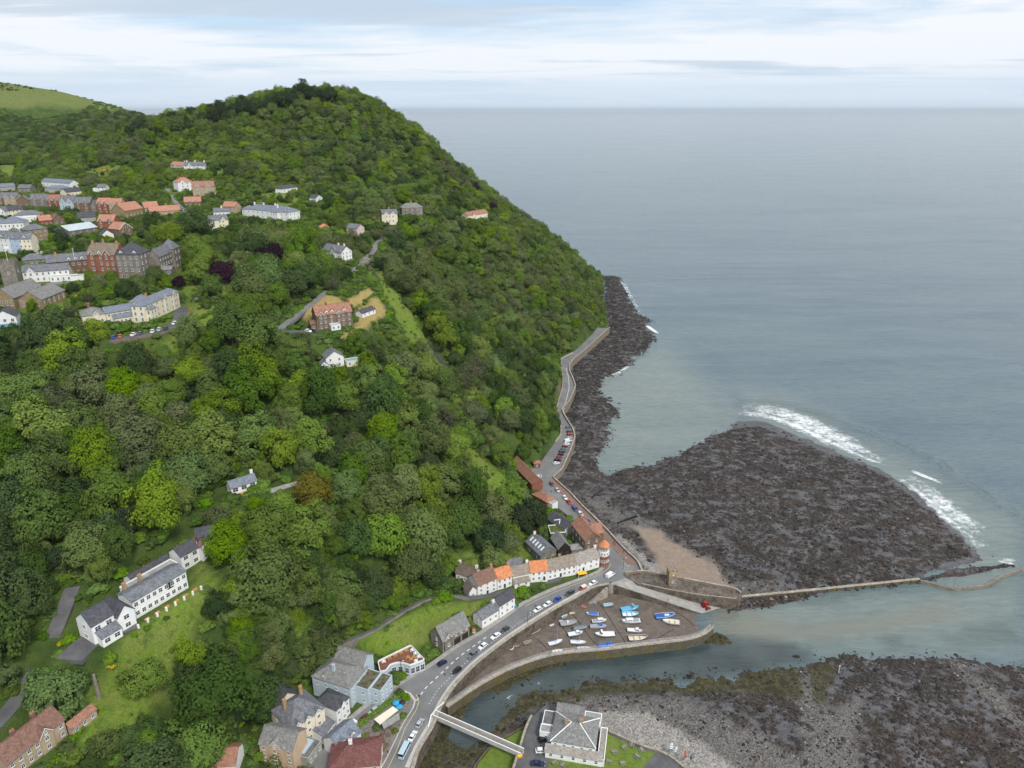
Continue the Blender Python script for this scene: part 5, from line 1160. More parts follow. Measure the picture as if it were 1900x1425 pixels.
g = [(p[0]-c0[0], p[1]-c0[1]) for p in cp]
wins_between(rt, g[3], g[2], .4, 3, 1.5, 2.6); 
for k in range(6): wins_between(rt, g[3+min(k,4)+1], g[3+min(k,4)], .5, 1, 1.6, 2.4)
def table_set(parent, x, y, z, rz, mat='wood_orange', s=1.0, name='picnic_table', top=True):
    b = MB().box(-.9*s,-.38*s,.70,.9*s,.38*s,.76)
    for sy in (-1, 1): b.box(-.9*s,sy*.72*s-.14,.42,.9*s,sy*.72*s+.14,.47)
    for sx_ in (-.6, .6):
        b.hull([(sx_*s-.05,-.8*s,0),(sx_*s+.05,-.8*s,0),(sx_*s+.05,-.7*s,0),(sx_*s-.05,-.7*s,0)], [(sx_*s-.05,-.2*s,.7),(sx_*s+.05,-.2*s,.7),(sx_*s+.05,-.1*s,.7),(sx_*s-.05,-.1*s,.7)])
        b.hull([(sx_*s-.05,.7*s,0),(sx_*s+.05,.7*s,0),(sx_*s+.05,.8*s,0),(sx_*s-.05,.8*s,0)], [(sx_*s-.05,.1*s,.7),(sx_*s+.05,.1*s,.7),(sx_*s+.05,.2*s,.7),(sx_*s-.05,.2*s,.7)])
        b.box(sx_*s-.04,-.75*s,.36,sx_*s+.04,.75*s,.418)
    return b
TBL = {}
def picnic(x, y, z, rz, mat, label, group, s=1.0):
    if mat not in TBL:
        b = table_set(None, 0, 0, 0, 0); n_top = 6
        top = MB(); ben = MB(); leg = MB(); top.v, top.f, top.m = b.v[:8], b.f[:6], [0]*6
        TBL[mat] = b
        t = empty('picnic_table'); me = {}
        MB().box(-.9,-.38,.70,.9,.38,.76).build('table_top', M[mat], t)
        for sy in (-1, 1): MB().box(-.9,sy*.72-.14,.42,.9,sy*.72+.14,.47).build('bench', M[mat], t)
        lb = MB(); lb.v = b.v[24:]; lb.f = [tuple(i-24 for i in f_) for f_ in b.f[18:]]; lb.m = [0]*len(lb.f); lb.build('trestle', M[mat], t)
        TBL[mat] = t; o = t
    else: o = copy_tree(TBL[mat])
    o.location = (x, y, z); o.rotation_euler = (0, 0, rz); o.scale = (s, s, s); return tag(o, label, 'table', group)
rr = random.Random(3); ang = math.atan2(*(np.array(P(762,1199,ZC))-np.array(P(701,1229,ZC)))[::-1])
for k, (a, b_) in enumerate([(733,1217),(744,1212),(754,1208),(722,1222),(765,1207),(771,1213),(777,1219),(757,1220),(763,1224),(768,1220),(772,1227),(712,1228)]):
    x, y = P(a, b_, ZC+.2); picnic(x, y, ROAD+4.2, ang+(0 if k < 4 else 1.2), 'wood_orange' if k < 4 or k in (7,8,9) else 'white_paint', ('orange timber table on the cafe roof terrace' if k < 4 or k in (7,8,9) else 'white cafe table on the cafe roof terrace'), 'tables on the cafe roof', .85)

# pub garden shelters
for (pts, mt, lb) in (([(694,1334),(729,1310),(739,1317),(705,1344)], 'cream_render', 'cream felt shelter roof in the island garden'), ([(708,1342),(740,1322),(742,1334),(712,1352)], 'flat_pale', 'grey sheet shelter roof in the island garden')):
    zt = ROAD+3.0; c = [P(a, b_, zt) for a, b_ in pts]; m0 = np.mean(c, 0); rt = tag(empty('garden_shelter', (m0[0], m0[1], ROAD+.25)), lb, 'shelter')
    l_ = [(p[0]-m0[0], p[1]-m0[1]) for p in c]
    MB().prism(l_, 2.5, 2.66).build('roof', M[mt], rt)
    for p in l_: MB().box(p[0]*.9-.07,p[1]*.9-.07,-.05,p[0]*.9+.07,p[1]*.9+.07,2.5).build('post', M['wood_brown'], rt)
# ------------------------------------------------------------------ harbour works
seW = [P(a, b, ROAD) for a, b in SEA_EDGE[:37]]
def masonry(name, pts, label, cat, thick, z0, z1, mat, side, **kw):
    o = wall_along(name, pts, thick, mat, z0, z1, side=side, coping='coping_stone', **kw); return tag(o, label, cat)
masonry('quay_wall', seW[0:13], 'weathered stone quay wall between the road and the harbour mud', 'wall', 1.1, -1.5, ROAD+.75, 'quay_stone', -.55)
masonry('sea_wall', seW[13:20], 'low sea wall of tan stone along the shingle by the turret', 'wall', .8, -1.0, ROAD+.9, 'sea_wall_stone', -.4)
masonry('sea_wall', seW[19:22], 'low stone wall of the promenade beside the dark reef', 'wall', .7, -1.0, ROAD+.8, 'sea_wall_stone', -.35)
masonry('promenade_wall', seW[21:37], 'tall curving stone wall carrying the promenade above dark rocks', 'wall', .8, -1.0, ROAD+1.1, 'sea_wall_stone', -.4)
# low retaining wall on the landward side of the promenade
masonry('roadside_wall', [P(a, b, ROAD) for a, b in LEFT[3:14]], 'low kerb wall at the cliff foot along the promenade', 'wall', .5, ROAD-1, ROAD+.8, 'concrete_pale', .3)
ARMP = [(828,1311),(861,1288),(891,1268),(940,1242),(979,1227),(1018,1215),(1050,1210),(1124,1204),(1163,1199),(1230,1191),(1276,1186),(1308,1175),(1321,1163)]
armW = [P(a, b, 4.0) for a, b in ARMP]
o = wall_along('harbour_mole', armW, 1.7, 'weedy_stone', -1.5, 4.0, coping='coping_stone'); tag(o, 'long weedy harbour wall with a pale railed walkway above the river', 'wall')
p = smooth(resample(armW, 2.5), 1); n = normals2(p)
for sgn in (1, -1):
    rb = MB()
    for i in range(len(p)):
        q = p[i]+n[i]*.7*sgn; rb.box(q[0]-.04,q[1]-.04,4.14,q[0]+.04,q[1]+.04,5.15)
    for zz_ in (4.65, 5.15): rb.loft([[(*(p[i]+n[i]*.7*sgn), zz_-.04), (*(p[i]+n[i]*.7*sgn+n[i]*.05), zz_), (*(p[i]+n[i]*.7*sgn), zz_+.04), (*(p[i]+n[i]*.7*sgn-n[i]*.05), zz_)] for i in range(len(p))])
    rb.build('railing', M['galvanised'], o)
# basin mud
slipA = [P(1138,1085,ROAD), P(1184,1076,ROAD)]; slipB = [P(1300,1139,.2), P(1338,1128,.2)]
basin = np.array(seW[4:13] + [P(1200,1085,3), P(1338,1128,.2), P(1345,1150,0), P(1330,1170,0)] + armW[::-1])
mx_, my_ = np.meshgrid(np.arange(-30, 110, 1.2), np.arange(170, 300, 1.2))
ins = sdist(mx_, my_, basin) > .9
e0 = P(1215,1150,0)[0]; e1 = P(1330,1150,0)[0]
def mudZ(x, y): return .55 - .75*sstep(e0, e1, np.asarray(x, float)) + (fbm(np.asarray(x)/5, np.asarray(y)/5, 3, 9)-.47)*.35
me = grid_mesh('harbour_mud', mx_, my_, mudZ(mx_, my_), ins); me.materials.append(M['harbour_mud']); tag(link('harbour_mud', me), kind='structure')
# slipway between the plaza and the mud
A0, A1 = np.array(slipA); B0, B1 = np.array(slipB); k = 8; sb = MB()
sb.loft([[(*(A0+(B0-A0)*t), -1.2), (*(A0+(B0-A0)*t), ROAD+(.25-ROAD)*t), (*(A1+(B1-A1)*t), ROAD+(.25-ROAD)*t), (*(A1+(B1-A1)*t), -1.2)] for t in np.linspace(0, 1, k)])
o = sb.build('slipway', M['quay_stone']); tag(o, 'sloping stone slipway from the plaza down to the harbour mud', 'slipway')
sb = MB(); sb.loft([[(*(A0+(B0-A0)*t+(A1-A0)*.04), ROAD+(.25-ROAD)*t+.01), (*(A0+(B0-A0)*t+(A1-A0)*.04), ROAD+(.25-ROAD)*t+.05), (*(A1+(B1-A1)*t), ROAD+(.25-ROAD)*t+.05), (*(A1+(B1-A1)*t), ROAD+(.25-ROAD)*t+.01)] for t in np.linspace(0, 1, k)])
sb.build('ramp_surface', M['concrete'], o)
# plaza apron between road and slip
sheet('plaza', [seW[12], seW[13], P(1184,1076,ROAD), P(1138,1085,ROAD)], ROAD+.008, 'concrete', 6.5, kind='structure')
# outer pier
PD = [(1157,1066),(1192,1062),(1371,1097),(1377,1104),(1370,1112),(1300,1105),(1182,1083)]
pz = 5.55; pc = [P(a, b, pz) for a, b in PD]; ar = np.array(pc); 
a2 = 0.5*np.sum(ar[:,0]*np.roll(ar[:,1],-1)-np.roll(ar[:,0],-1)*ar[:,1]); pc = pc[::-1] if a2 < 0 else pc
o = MB().prism(pc, -1.5, pz).build('outer_pier', M['quay_stone']); bm_tri(o.data); tag(o, 'stout stone outer pier ending in a rounded head beside the reef', 'pier')
wall_along('parapet', [P(a, b, pz+1) for a, b in [(1160,1062),(1192,1058),(1280,1075),(1368,1092),(1374,1099)]], .7, 'sea_wall_stone', pz-1, pz+1.1, parent=o, coping='coping_stone')
wall_along('kerb', [P(a, b, pz) for a, b in [(1190,1083),(1240,1094),(1300,1104),(1366,1111)]], .4, 'coping_stone', pz+.003, pz+.3, parent=o)
# square lookout tower on the pier
x, y = P(1245,1083,pz); rt = tag(empty('lookout_tower', (x, y, pz-.3), .12), 'square stone lookout tower with brick upper stage on the outer pier', 'tower')
MB().box(-1.75,-1.75,0,1.75,1.75,5.2).build('wall', M['sea_wall_stone'], rt); MB().box(-1.85,-1.85,5.203,1.85,1.85,7.6).build('upper_wall', M['buff_brick'], rt)
cb = MB()
for a in (-1.9, 0, 1.5):
    for b_ in (-1.9, 1.5): cb.box(a,b_,7.603,a+.4,b_+.4,8.5); cb.box(b_,a+.002,7.604,b_+.4,a+.4,8.5) if a == 0 else None
cb.build('battlement', M['buff_brick'], rt); MB().box(-1.5,-1.5,7.603,1.5,1.5,7.8).build('roof', M['slate_lichen'], rt)
for zz_ in (2.0, 5.9):
    for a, (dx, dy) in ((0,(0,-1.75)),(math.pi/2,(1.75,0))): window(rt, dx*(1.06 if zz_ > 5 else 1), dy*(1.06 if zz_ > 5 else 1), zz_, a, .7, 1.1)
# breakwater
BW = [(1374,1107),(1450,1100),(1542,1091),(1640,1081),(1706,1074)]
o = wall_along('breakwater', [P(a, b, 1.3) for a, b in BW], 1.3, 'weedy_stone', -1.2, 1.35, coping='coping_stone'); tag(o, 'low stone breakwater with stub posts running out from the pier', 'breakwater')
p = resample([P(a, b, 1.3) for a, b in BW], 4.5)
for q in p[8:]: MB().box(q[0]-.2,q[1]-1.05,-1,q[0]+.2,q[1]-.72,1.5).build('post', M['dark_stone'], o)
o = wall_along('breakwater', [P(a, b, 1.1) for a, b in [(1707,1076),(1769,1092),(1828,1086),(1858,1069),(1905,1053)]], .8, 'sea_wall_stone', -1.2, 1.2, sm=0, step=4); tag(o, 'bent outer breakwater wall enclosing a rocky pool', 'breakwater')
# groynes on the beach
for (a, b_), (c, d), lb in (((1145,973),(1181,960),'dark timber groyne on the shingle by the brick turret house'), ((1098,925),(1117,912),'short dark timber groyne near the railway station')):
    x0, y0 = P(a, b_, 1.5); x1, y1 = P(c, d, 1.2)
    o = wall_along('groyne', [(x0, y0), (x1, y1)], .35, 'black_timber_and_shade', -.5, 2.6, sm=0); tag(o, lb, 'groyne')
    for t in np.linspace(.05, .95, 6): MB().box(x0+(x1-x0)*t-.2,y0+(y1-y0)*t-.42,-.5,x0+(x1-x0)*t+.2,y0+(y1-y0)*t-.18,3.0).build('post', M['black_timber_and_shade'], o)
# land under the waterside hotel
AP = [(987,1331),(1010,1310),(1110,1316),(1118,1354),(1180,1383),(1235,1400),(1275,1430),(1300,1480),(920,1480),(954,1425),(966,1390),(977,1352)]
HZ = 4.8
sheet('hotel_ground', [P(a, b, HZ) for a, b in AP], HZ, 'asphalt_dark', 6, kind='structure')
LW = [(1022,1405),(1060,1412),(1106,1420),(1112,1372),(1120,1358),(1180,1387),(1216,1397),(1170,1450),(1010,1450)]
sheet('lawn', [P(a, b, HZ) for a, b in LW], HZ+.05, 'lawn', .045, kind='structure')
masonry('garden_wall', [P(a, b, HZ) for a, b in [(954,1430),(966,1392),(977,1353),(988,1331)]], 'stone river wall beside the waterside hotel car park', 'wall', .6, -1, HZ+.9, 'sea_wall_stone', .3)
masonry('garden_wall', [P(a, b, HZ) for a, b in [(1117,1352),(1180,1382),(1236,1399),(1275,1430)]], 'low wall between the hotel lawn and the shingle bank', 'wall', .5, -1, HZ+.6, 'sea_wall_stone', 0)
o = wall_along('river_wall', [P(a, b, 2.2) for a, b in [(872,1440),(884,1416),(911,1382),(942,1364),(975,1347)]], .6, 'weedy_stone', -1, 2.2); tag(o, 'low curved weedy wall edging the river under the footbridge', 'wall')
bk = [(876,1440),(888,1416),(914,1384),(944,1367),(974,1350),(965,1392),(953,1430),(950,1445)]
sheet('bank', [P(a, b, 2.0) for a, b in bk], 1.9, 'lawn', 2.5, kind='structure')
# footbridge
z_ = 5.6; a, b_ = np.array(P(808,1327,z_)), np.array(P(968,1397,z_)); Lb = float(np.hypot(*(b_-a)))
rt = tag(empty('footbridge', (*a, z_), math.atan2(*(b_-a)[::-1])), 'long white concrete footbridge crossing the river', 'bridge')
MB().box(-.5,-1.15,-.75,Lb+.3,1.15,-.2).build('deck', M['concrete_pale'], rt)
for sy in (-1.15, 1.0):
    MB().box(-.5,sy,-.197,Lb+.3,sy+.15,.95).build('parapet', M['concrete_pale'], rt); MB().box(-.5,sy-.06,.953,Lb+.3,sy+.21,1.08).build('handrail', M['white_paint'], rt)
MB().box(-.4,-.95,-.196,Lb+.2,.95,-.16).build('walkway', M['wood_grey'], rt)
for t in (0.0, 1.0): MB().box(Lb*t-.9 if t == 0 else Lb-.2,-1.5,-7,Lb*t+.2 if t == 0 else Lb+1.2,1.5,-.76).build('abutment', M['quay_stone'], rt)
# stepped landing and rail beside the bridge
o = wall_along('landing_wall', [P(a, b, 5.4) for a, b in [(795,1352),(800,1330),(812,1316),(824,1306)]], .35, 'white_paint', ROAD-.5, ROAD+1.0, sm=0, step=None); tag(o, 'white railing wall at the landing of the footbridge', 'railing')
# perch marks
for px, py, lb, hh in ((1320,1163,'thin marker pole at the tip of the harbour wall',6.5),(1556,1248,'slender white marker post on the weedy far shore',4.5),(1769,1090,'thin marker pole on the bent breakwater',7)):
    x, y = P(px, py, 1); tag(MB().tube([(x,y,-.5),(x,y,hh)], [.13,.09], 6).box(x-.25,y-.05,hh-.4,x+.25,y+.05,hh-.1).build('marker_pole', M['white_paint' if 'white' in lb else 'wood_grey']), lb, 'pole')
# mooring chains on the mud
for k, pts in enumerate(([(1111,1118),(1130,1145),(1150,1175),(1162,1198)],[(1062,1138),(1085,1170),(1105,1195)],[(1040,1160),(1060,1185),(1075,1205)],[(1250,1165),(1220,1185)],[(998,1185),(1015,1205)],[(1195,1110),(1250,1130),(1290,1160)])):
    q = resample([P(a, b, .6) for a, b in pts], 2); q = [(x, y, float(mudZ(x, y))+.06) for x, y in smooth(q+RNG.normal(0,.25,q.shape), 1)]
    tag(MB().tube(q, .11, 5).build('mooring_chain', M['black_metal']), ['dark mooring chain across the mud by the blue boats','dark mooring chain beside the row of white cabin boats','dark mooring chain between the two masted boats','dark mooring chain near the harbour mouth','dark mooring chain by the wooden rowing boat','dark mooring chain below the slipway'][k], 'chain')
# village retaining wall along the woodland footpath
i_ = next(i for i, l in enumerate(LANES) if l[4] == 'woodland footpath')
w3 = smooth(resample(LANE3[i_], 3), 3); nrm = normals2(w3)
o = wall_along('path_wall', np.concatenate([w3[:, :2]-nrm*1.25, w3[:, 2:]+.9], 1), .4, 'grey_stone', -3.5, None, sm=0, step=None); tag(o, 'stone wall holding up the woodland footpath above the grass bank', 'wall')
i_ = next(i for i, l in enumerate(LANES) if 'curved car park' in l[4]); w3 = smooth(resample(LANE3[i_], 3), 3); nrm = normals2(w3)
o = wall_along('retaining_wall', np.concatenate([w3[:, :2]-nrm*3.6, w3[:, 2:]+.8], 1), .5, 'brown_stone', -6, None, sm=0, step=None); tag(o, 'curved stone retaining wall of the cream hotel car park', 'wall')
# railway track in its cutting
i0 = np.array(RAIL[0]); rr_ = resample(RAIL[1:5], 4.0); nrm = normals2(rr_); tb = MB()
tb.loft([[(*(rr_[i,:2]-nrm[i]*2.0), rr_[i,2]-2.9), (*(rr_[i,:2]-nrm[i]*2.0), rr_[i,2]-1.7), (*(rr_[i,:2]+nrm[i]*2.0), rr_[i,2]-1.7), (*(rr_[i,:2]+nrm[i]*2.0), rr_[i,2]-2.9)] for i in range(len(rr_))])
rt = tag(tb.build('cliff_railway', M['black_timber_and_shade']), 'straight cliff railway track climbing its dark cutting', 'railway')
for off in (-1.6, -.6, .6, 1.6):
    MB().loft([[(*(rr_[i,:2]+nrm[i]*(off-.08)), rr_[i,2]-1.69), (*(rr_[i,:2]+nrm[i]*(off-.08)), rr_[i,2]-1.55), (*(rr_[i,:2]+nrm[i]*(off+.08)), rr_[i,2]-1.55), (*(rr_[i,:2]+nrm[i]*(off+.08)), rr_[i,2]-1.69)] for i in range(len(rr_))]).build('rail', M['grey_metal'], rt)
x, y, z_ = RAIL[4]; rt = tag(empty('rail_bridge', (x, y, z_)), 'stone bridge carrying the lane over the railway cutting', 'bridge')
w3 = LANE3[0]; d_ = np.array(w3[4][:2])-np.array(w3[2][:2]); rt.rotation_euler = (0, 0, math.atan2(d_[1], d_[0]))
zl = float(np.mean([w[2] for w in w3[2:5]]))-z_
MB().box(-9,-2.9,zl-1.2,9,2.9,zl-.1).build('deck', M['grey_stone'], rt)
for sy in (-3.2, 2.9): MB().box(-9,sy,zl-1.2,9,sy+.3,zl+1.1).build('parapet', M['grey_stone'], rt)
for sx_ in (-5.5, 4.3): MB().box(sx_,-2.8,zl-9,sx_+1.2,2.8,zl-1.203).build('pier', M['grey_stone'], rt)

sheet('forecourt', [P(a, b, ROAD+.1) for a, b in [(704,1246),(716,1246),(737,1236),(762,1240),(760,1250),(724,1276),(700,1268)]], ROAD+.1, 'brick_paving', 1, kind='structure')
a_, b_ = np.array(P(1122,1086,ROAD)), np.array(seW[10]); d_ = (b_-a_)/np.hypot(*(b_-a_)); nq = np.array([d_[1], -d_[0]]); 
if nq[1] > 0: nq = -nq
rt = tag(empty('quay_steps', (*(a_+nq*1.15), 0), math.atan2(d_[1], d_[0])), 'narrow stone steps running down the quay wall to the mud', 'steps'); sg_ = 1 if nq @ np.array([-d_[1], d_[0]]) > 0 else -1
for k in range(14): MB().box(.75*k, min(0, sg_*1.4), -.5, .75*(k+1)-.01, max(0, sg_*1.4), ROAD-.36*k).build('step', M['coping_stone'], rt)
# ------------------------------------------------------------------ boats
def hull_sec(u, Lh, B, D, sheer):
    """ring at station u (0 stern .. 1 bow), keel sits on z = 0"""
    x = (u-.5)*Lh; s = math.sin(min(1, (1-u)/.55)*math.pi/2)**.75 if u > .45 else .86+.14*math.sin(u/.45*math.pi/2)
    hb = max(B/2*s, .02); top = D+sheer*(max(0, u-.4)/.6)**2; keel = .02+.5*D*max(0, u-.82)/.18
    return [(x, hb, top), (x, hb*.93, D*.5+keel*.5), (x, hb*.55, D*.14+keel*.8), (x, 0, keel), (x, -hb*.55, D*.14+keel*.8), (x, -hb*.93, D*.5+keel*.5), (x, -hb, top)], hb, top, x
def boat(px, py, lpx, yaw, hullc, deckc, kind, label, group=None, trim=None):
    x, y = P(px, py+1.5, .8); sc_ = 1.0
    dist = math.sqrt(x*x+y*y+200**2); Lh = lpx*dist/FPX*1.0; B = Lh*.36; D = .22*Lh**.8*.85+.15; sheer = .10*Lh*.7
    if kind in ('dinghy', 'row'): B = Lh*.42
    rt = empty('boat', (x, y, float(mudZ(x, y))+.04), yaw); tag(rt, label, 'boat', group)
    us = [0,.12,.3,.5,.68,.82,.92,.985]; secs = [hull_sec(u, Lh, B, D, sheer) for u in us]
    b = MB(); rings = [s[0] for s in secs]; n = 7; 
    for r_ in rings: b.v += r_
    for k in range(len(rings)-1):
        for i in range(n-1): b.f.append((k*n+i, k*n+i+1, (k+1)*n+i+1, (k+1)*n+i)); b.m.append(0)
    b.f.append(tuple(reversed(range(n)))); b.m.append(0)
    kk = (len(rings)-1)*n; b.f.append(tuple(kk+i for i in range(n))); b.m.append(0)
    b.build('hull', M['boat_'+hullc], rt, True)
    d = MB(); low = .55 if kind in ('dinghy', 'row') else .9
    d.v += [(s[3], s[1]*(.9 if low < .8 else .97), s[2]*low) for s in secs] + [(s[3], -s[1]*(.9 if low < .8 else .97), s[2]*low) for s in secs]; m_ = len(secs)
    for k in range(m_-1): d.f.append((k, m_+k, m_+k+1, k+1)); d.m.append(0)
    d.build('deck', M['boat_'+deckc], rt)
    g = MB()
    for sgn in (1, -1): g.tube([(s[3], sgn*s[1], s[2]) for s in secs], .022*Lh**.5, 5)
    g.build('gunwale', M['boat_'+(trim or ('white' if hullc != 'white' else 'grey'))], rt)
    top = D*.9
    if kind in ('cabin', 'cruiser', 'fisher'):
        fw = dict(cabin=(.05,.30), cruiser=(-.10,.30), fisher=(.12,.28))[kind]; ch = dict(cabin=.85, cruiser=.8, fisher=1.5)[kind]; cw = B*.33
        a, c = fw[0]*Lh, fw[1]*Lh
        base_ = [(a,-cw,top),(c,-cw*.8,top),(c,cw*.8,top),(a,cw,top)]; up = [(a+.1,-cw*.88,top+ch),(c-ch*.45,-cw*.7,top+ch),(c-ch*.45,cw*.7,top+ch),(a+.1,cw*.88,top+ch)]
        w = MB().hull(base_, up).build('wheelhouse', M['boat_white'], rt)
        def lerp(p, q, t): return tuple(p[i]+(q[i]-p[i])*t for i in range(3))
        for i in range(4):
            j = (i+1) % 4; p0, p1 = lerp(base_[i], up[i], .45), lerp(base_[j], up[j], .45); p2, p3 = lerp(base_[j], up[j], .88), lerp(base_[i], up[i], .88)
            q0, q1, q2, q3 = lerp(p0,p1,.1), lerp(p0,p1,.9), lerp(p3,p2,.9), lerp(p3,p2,.1)
            nv = (Vector(q1)-Vector(q0)).cross(Vector(q3)-Vector(q0)).normalized()*.02
            MB().hull([tuple(Vector(q)-nv) for q in (q0,q1,q2,q3)], [tuple(Vector(q)+nv*1.5) for q in (q0,q1,q2,q3)]).build('cabin_window', M['car_glass'], w)
        MB().box(a-.1,-cw*.95,top+ch+.003,c-ch*.42,cw*.95,top+ch+.08).build('cabin_roof', M['boat_white' if trim is None else 'boat_'+trim], rt)
        if kind == 'cruiser': MB().box(-.42*Lh,-B*.28,top+.002,-.12*Lh,B*.28,top+.38).build('cockpit', M['boat_grey'], rt)
    if kind == 'sail' or kind == 'masted':
        MB().hull([(-.05*Lh,-B*.24,top),(.24*Lh,-B*.15,top),(.24*Lh,B*.15,top),(-.05*Lh,B*.24,top)], [(-.03*Lh,-B*.2,top+.42),(.18*Lh,-B*.12,top+.3),(.18*Lh,B*.12,top+.3),(-.03*Lh,B*.2,top+.42)]).build('coachroof', M['boat_white'], rt)
        mh = Lh*1.15; MB().tube([(.08*Lh,0,top-.2),(.08*Lh,0,mh)], [.12,.08], 6).build('mast', M['boat_wood' if kind == 'masted' else 'galvanised'], rt)
        MB().tube([(.08*Lh,0,top+.9),(-.38*Lh,0,top+1.0)], .06, 6).tube([(.06*Lh,0,top+1.02),(-.34*Lh,0,top+1.1)], .13, 6).build('boom', M['boat_'+('blue' if kind == 'sail' else 'brown')], rt)
        if kind == 'masted': MB().tube([(-.25*Lh,0,top-.1),(-.25*Lh,0,mh*.6)], [.10,.07], 6).build('mast', M['boat_wood'], rt)
        rg = MB()
        for e in ((.48*Lh,0,D+sheer),(-.47*Lh,0,top),(0,B*.45,top),(0,-B*.45,top)): rg.tube([(.08*Lh,0,mh*.97), e], .015, 4)
        rg.build('rigging', M['black_metal'], rt)
    if kind == 'cover':
        c_ = MB(); sec2 = [hull_sec(u, Lh, B, D, sheer) for u in (.06,.3,.55,.78)]
        c_.loft([[(s[3], s[1]*.92, s[2]+.03), (s[3], s[1]*.5, s[2]+.38), (s[3], 0, s[2]+.5), (s[3], -s[1]*.5, s[2]+.38), (s[3], -s[1]*.92, s[2]+.03)] for s in sec2]); c_.build('cover', M['boat_'+(trim or 'blue')], rt)
    if kind in ('dinghy', 'row'):
        for t in (-.22, .08): MB().box(t*Lh-.12,-B*.4,D*.72,t*Lh+.12,B*.4,D*.78).build('thwart', M['boat_wood'], rt)
    if kind in ('rib', 'cabin', 'cruiser', 'fisher', 'cover'):
        om = MB().hull([(-.5*Lh-.35,-.14,D*.5),(-.5*Lh,-.14,D*.5),(-.5*Lh,.14,D*.5),(-.5*Lh-.35,.14,D*.5)], [(-.5*Lh-.4,-.16,D+.35),(-.5*Lh-.05,-.16,D+.35),(-.5*Lh-.05,.16,D+.35),(-.5*Lh-.4,.16,D+.35)]).box(-.5*Lh-.2,-.05,.1,-.5*Lh-.08,.05,D*.498)
        om.build('outboard_motor', M['black_metal'], rt)
    if kind == 'rib':
        t_ = MB()
        for sgn in (1, -1): t_.tube([(s[3], sgn*s[1]*.95, s[2]) for s in secs], .26, 8)
        t_.build('tube', M['rubber_grey'], rt); MB().box(-.12*Lh,-.3,D*.8,.0*Lh,.3,D+.9).build('console', M['boat_white'], rt)
    return rt
B_ = boat; D2 = math.radians
B_(1102.6,1117.6,9,D2(125),'sky','sky','dinghy','small bright blue dinghy below the quay steps')
B_(1129,1122,18,D2(12),'pale','pale','dinghy','pale blue open boat beneath the slipway wall')
B_(1083,1125.5,11,D2(-28),'red','red','dinghy','small red dinghy on the mud')
B_(1169,1130,33,D2(14),'sky','sky','fisher','large sky blue fishing boat, the bigger of the blue pair',trim='sky')
B_(1170,1140,29,D2(3),'sky','white','row','sky blue boat with white gunwale beside the larger blue fishing boat')
B_(1099,1139,22,D2(175),'white','white','cover','white boat under a bright blue cover')
B_(1048,1142.6,13,D2(35),'white','pale','dinghy','little white tender near the quay with pale inside')
B_(1062,1137,10,D2(8),'cream','cream','dinghy','tiny cream tender near the quay')
B_(1041,1151,8,D2(20),'white','white','dinghy','tiny white tender astern of the grey inflatable')
B_(1055,1157,30,D2(12),'grey','grey','rib','grey inflatable launch with white console')
B_(1024.5,1159,10,D2(30),'white','white','dinghy','small white dinghy lying apart near the quay wall')
B_(1112,1152,26,D2(8),'white','white','cruiser','white motor cruiser moored ahead of the covered boat')
B_(1110,1162,29,D2(4),'white','grey','cabin','white cabin boat with grey deck beside the motor cruiser',trim='blue')
B_(1076,1164,26,D2(12),'white','slate','cover','white boat under a dark slate cover',trim='slate')
B_(1068,1176,27,D2(14),'pale','white','cabin','pale blue and white cabin boat beside the slate-covered boat')
B_(1170.5,1153,33,D2(184),'white','white','cruiser','broad white cruiser lying below the blue pair')
B_(1178,1170,26,D2(-8),'white','white','cabin','slim white cabin boat above the brown rowing boat')
B_(1184,1184,34,D2(5),'brown','cream','row','long brown rowing boat with cream thwarts')
B_(1122,1178,35,D2(183),'grey','white','fisher','grey-hulled fishing boat with white wheelhouse')
B_(1126,1198,29,D2(6),'white','blue','cabin','white boat with blue deck hard against the harbour wall',trim='blue')
B_(1031,1192,27,D2(22),'white','white','sail','white sailing yacht nearest the head of the basin with grey mast')
B_(1073,1192,27,D2(-4),'white','white','sail','white sailing yacht between the cabin boats and the river wall')
B_(1035,1208,19,D2(14),'white','white','dinghy','white open boat tucked behind the harbour wall')
B_(1084,1204,24,D2(3),'white','grey','dinghy','white and grey open boat along the harbour wall')
B_(1234,1142.6,35,D2(8),'sky','blue','masted','blue two-masted boat near the slipway foot')
B_(1245,1153.7,30,D2(170),'white','cream','row','white open boat beside the blue two-master')
B_(987,1174,10,D2(12),'white','white','dinghy','white dinghy of the pair under the quay wall'); B_(997,1169,13,D2(35),'white','grey','dinghy','white and grey dinghy of the pair under the quay wall')
B_(979,1191,16,D2(28),'wood','wood','row','worn wooden rowing boat at the head of the basin')
B_(958,1198.4,11,D2(8),'brown','wood','row','small brown rowing boat beside the white inflatable ring')
x, y = P(949.5,1202,.8); z_ = float(mudZ(x, y)); ob = MB().tube([(x-1.0,y+.9,z_+.3),(x-1.1,y-.4,z_+.3),(x-.6,y-1.1,z_+.3),(x+.2,y-1.0,z_+.3),(x+.6,y-.2,z_+.3),(x+.7,y+.9,z_+.3)], .24, 8).build('inflatable', M['boat_white'], None, True); tag(ob, 'white horseshoe-shaped inflatable on the mud', 'boat')
mudZ_ = mudZ
def mudZ(x, y): return HZ+.06
B_(1245,1402,14,D2(70),'sky','white','row','blue boat laid up beside the shingle bank'); B_(1253,1408,11,D2(60),'white','white','dinghy','white boat laid up beside the shingle bank')
B_(1269,1416,12,D2(80),'red','red','dinghy','red boat laid up beside the shingle bank'); B_(1283,1420,12,D2(50),'grey','slate','cover','grey covered boat laid up beside the shingle bank',trim='slate')
mudZ = mudZ_
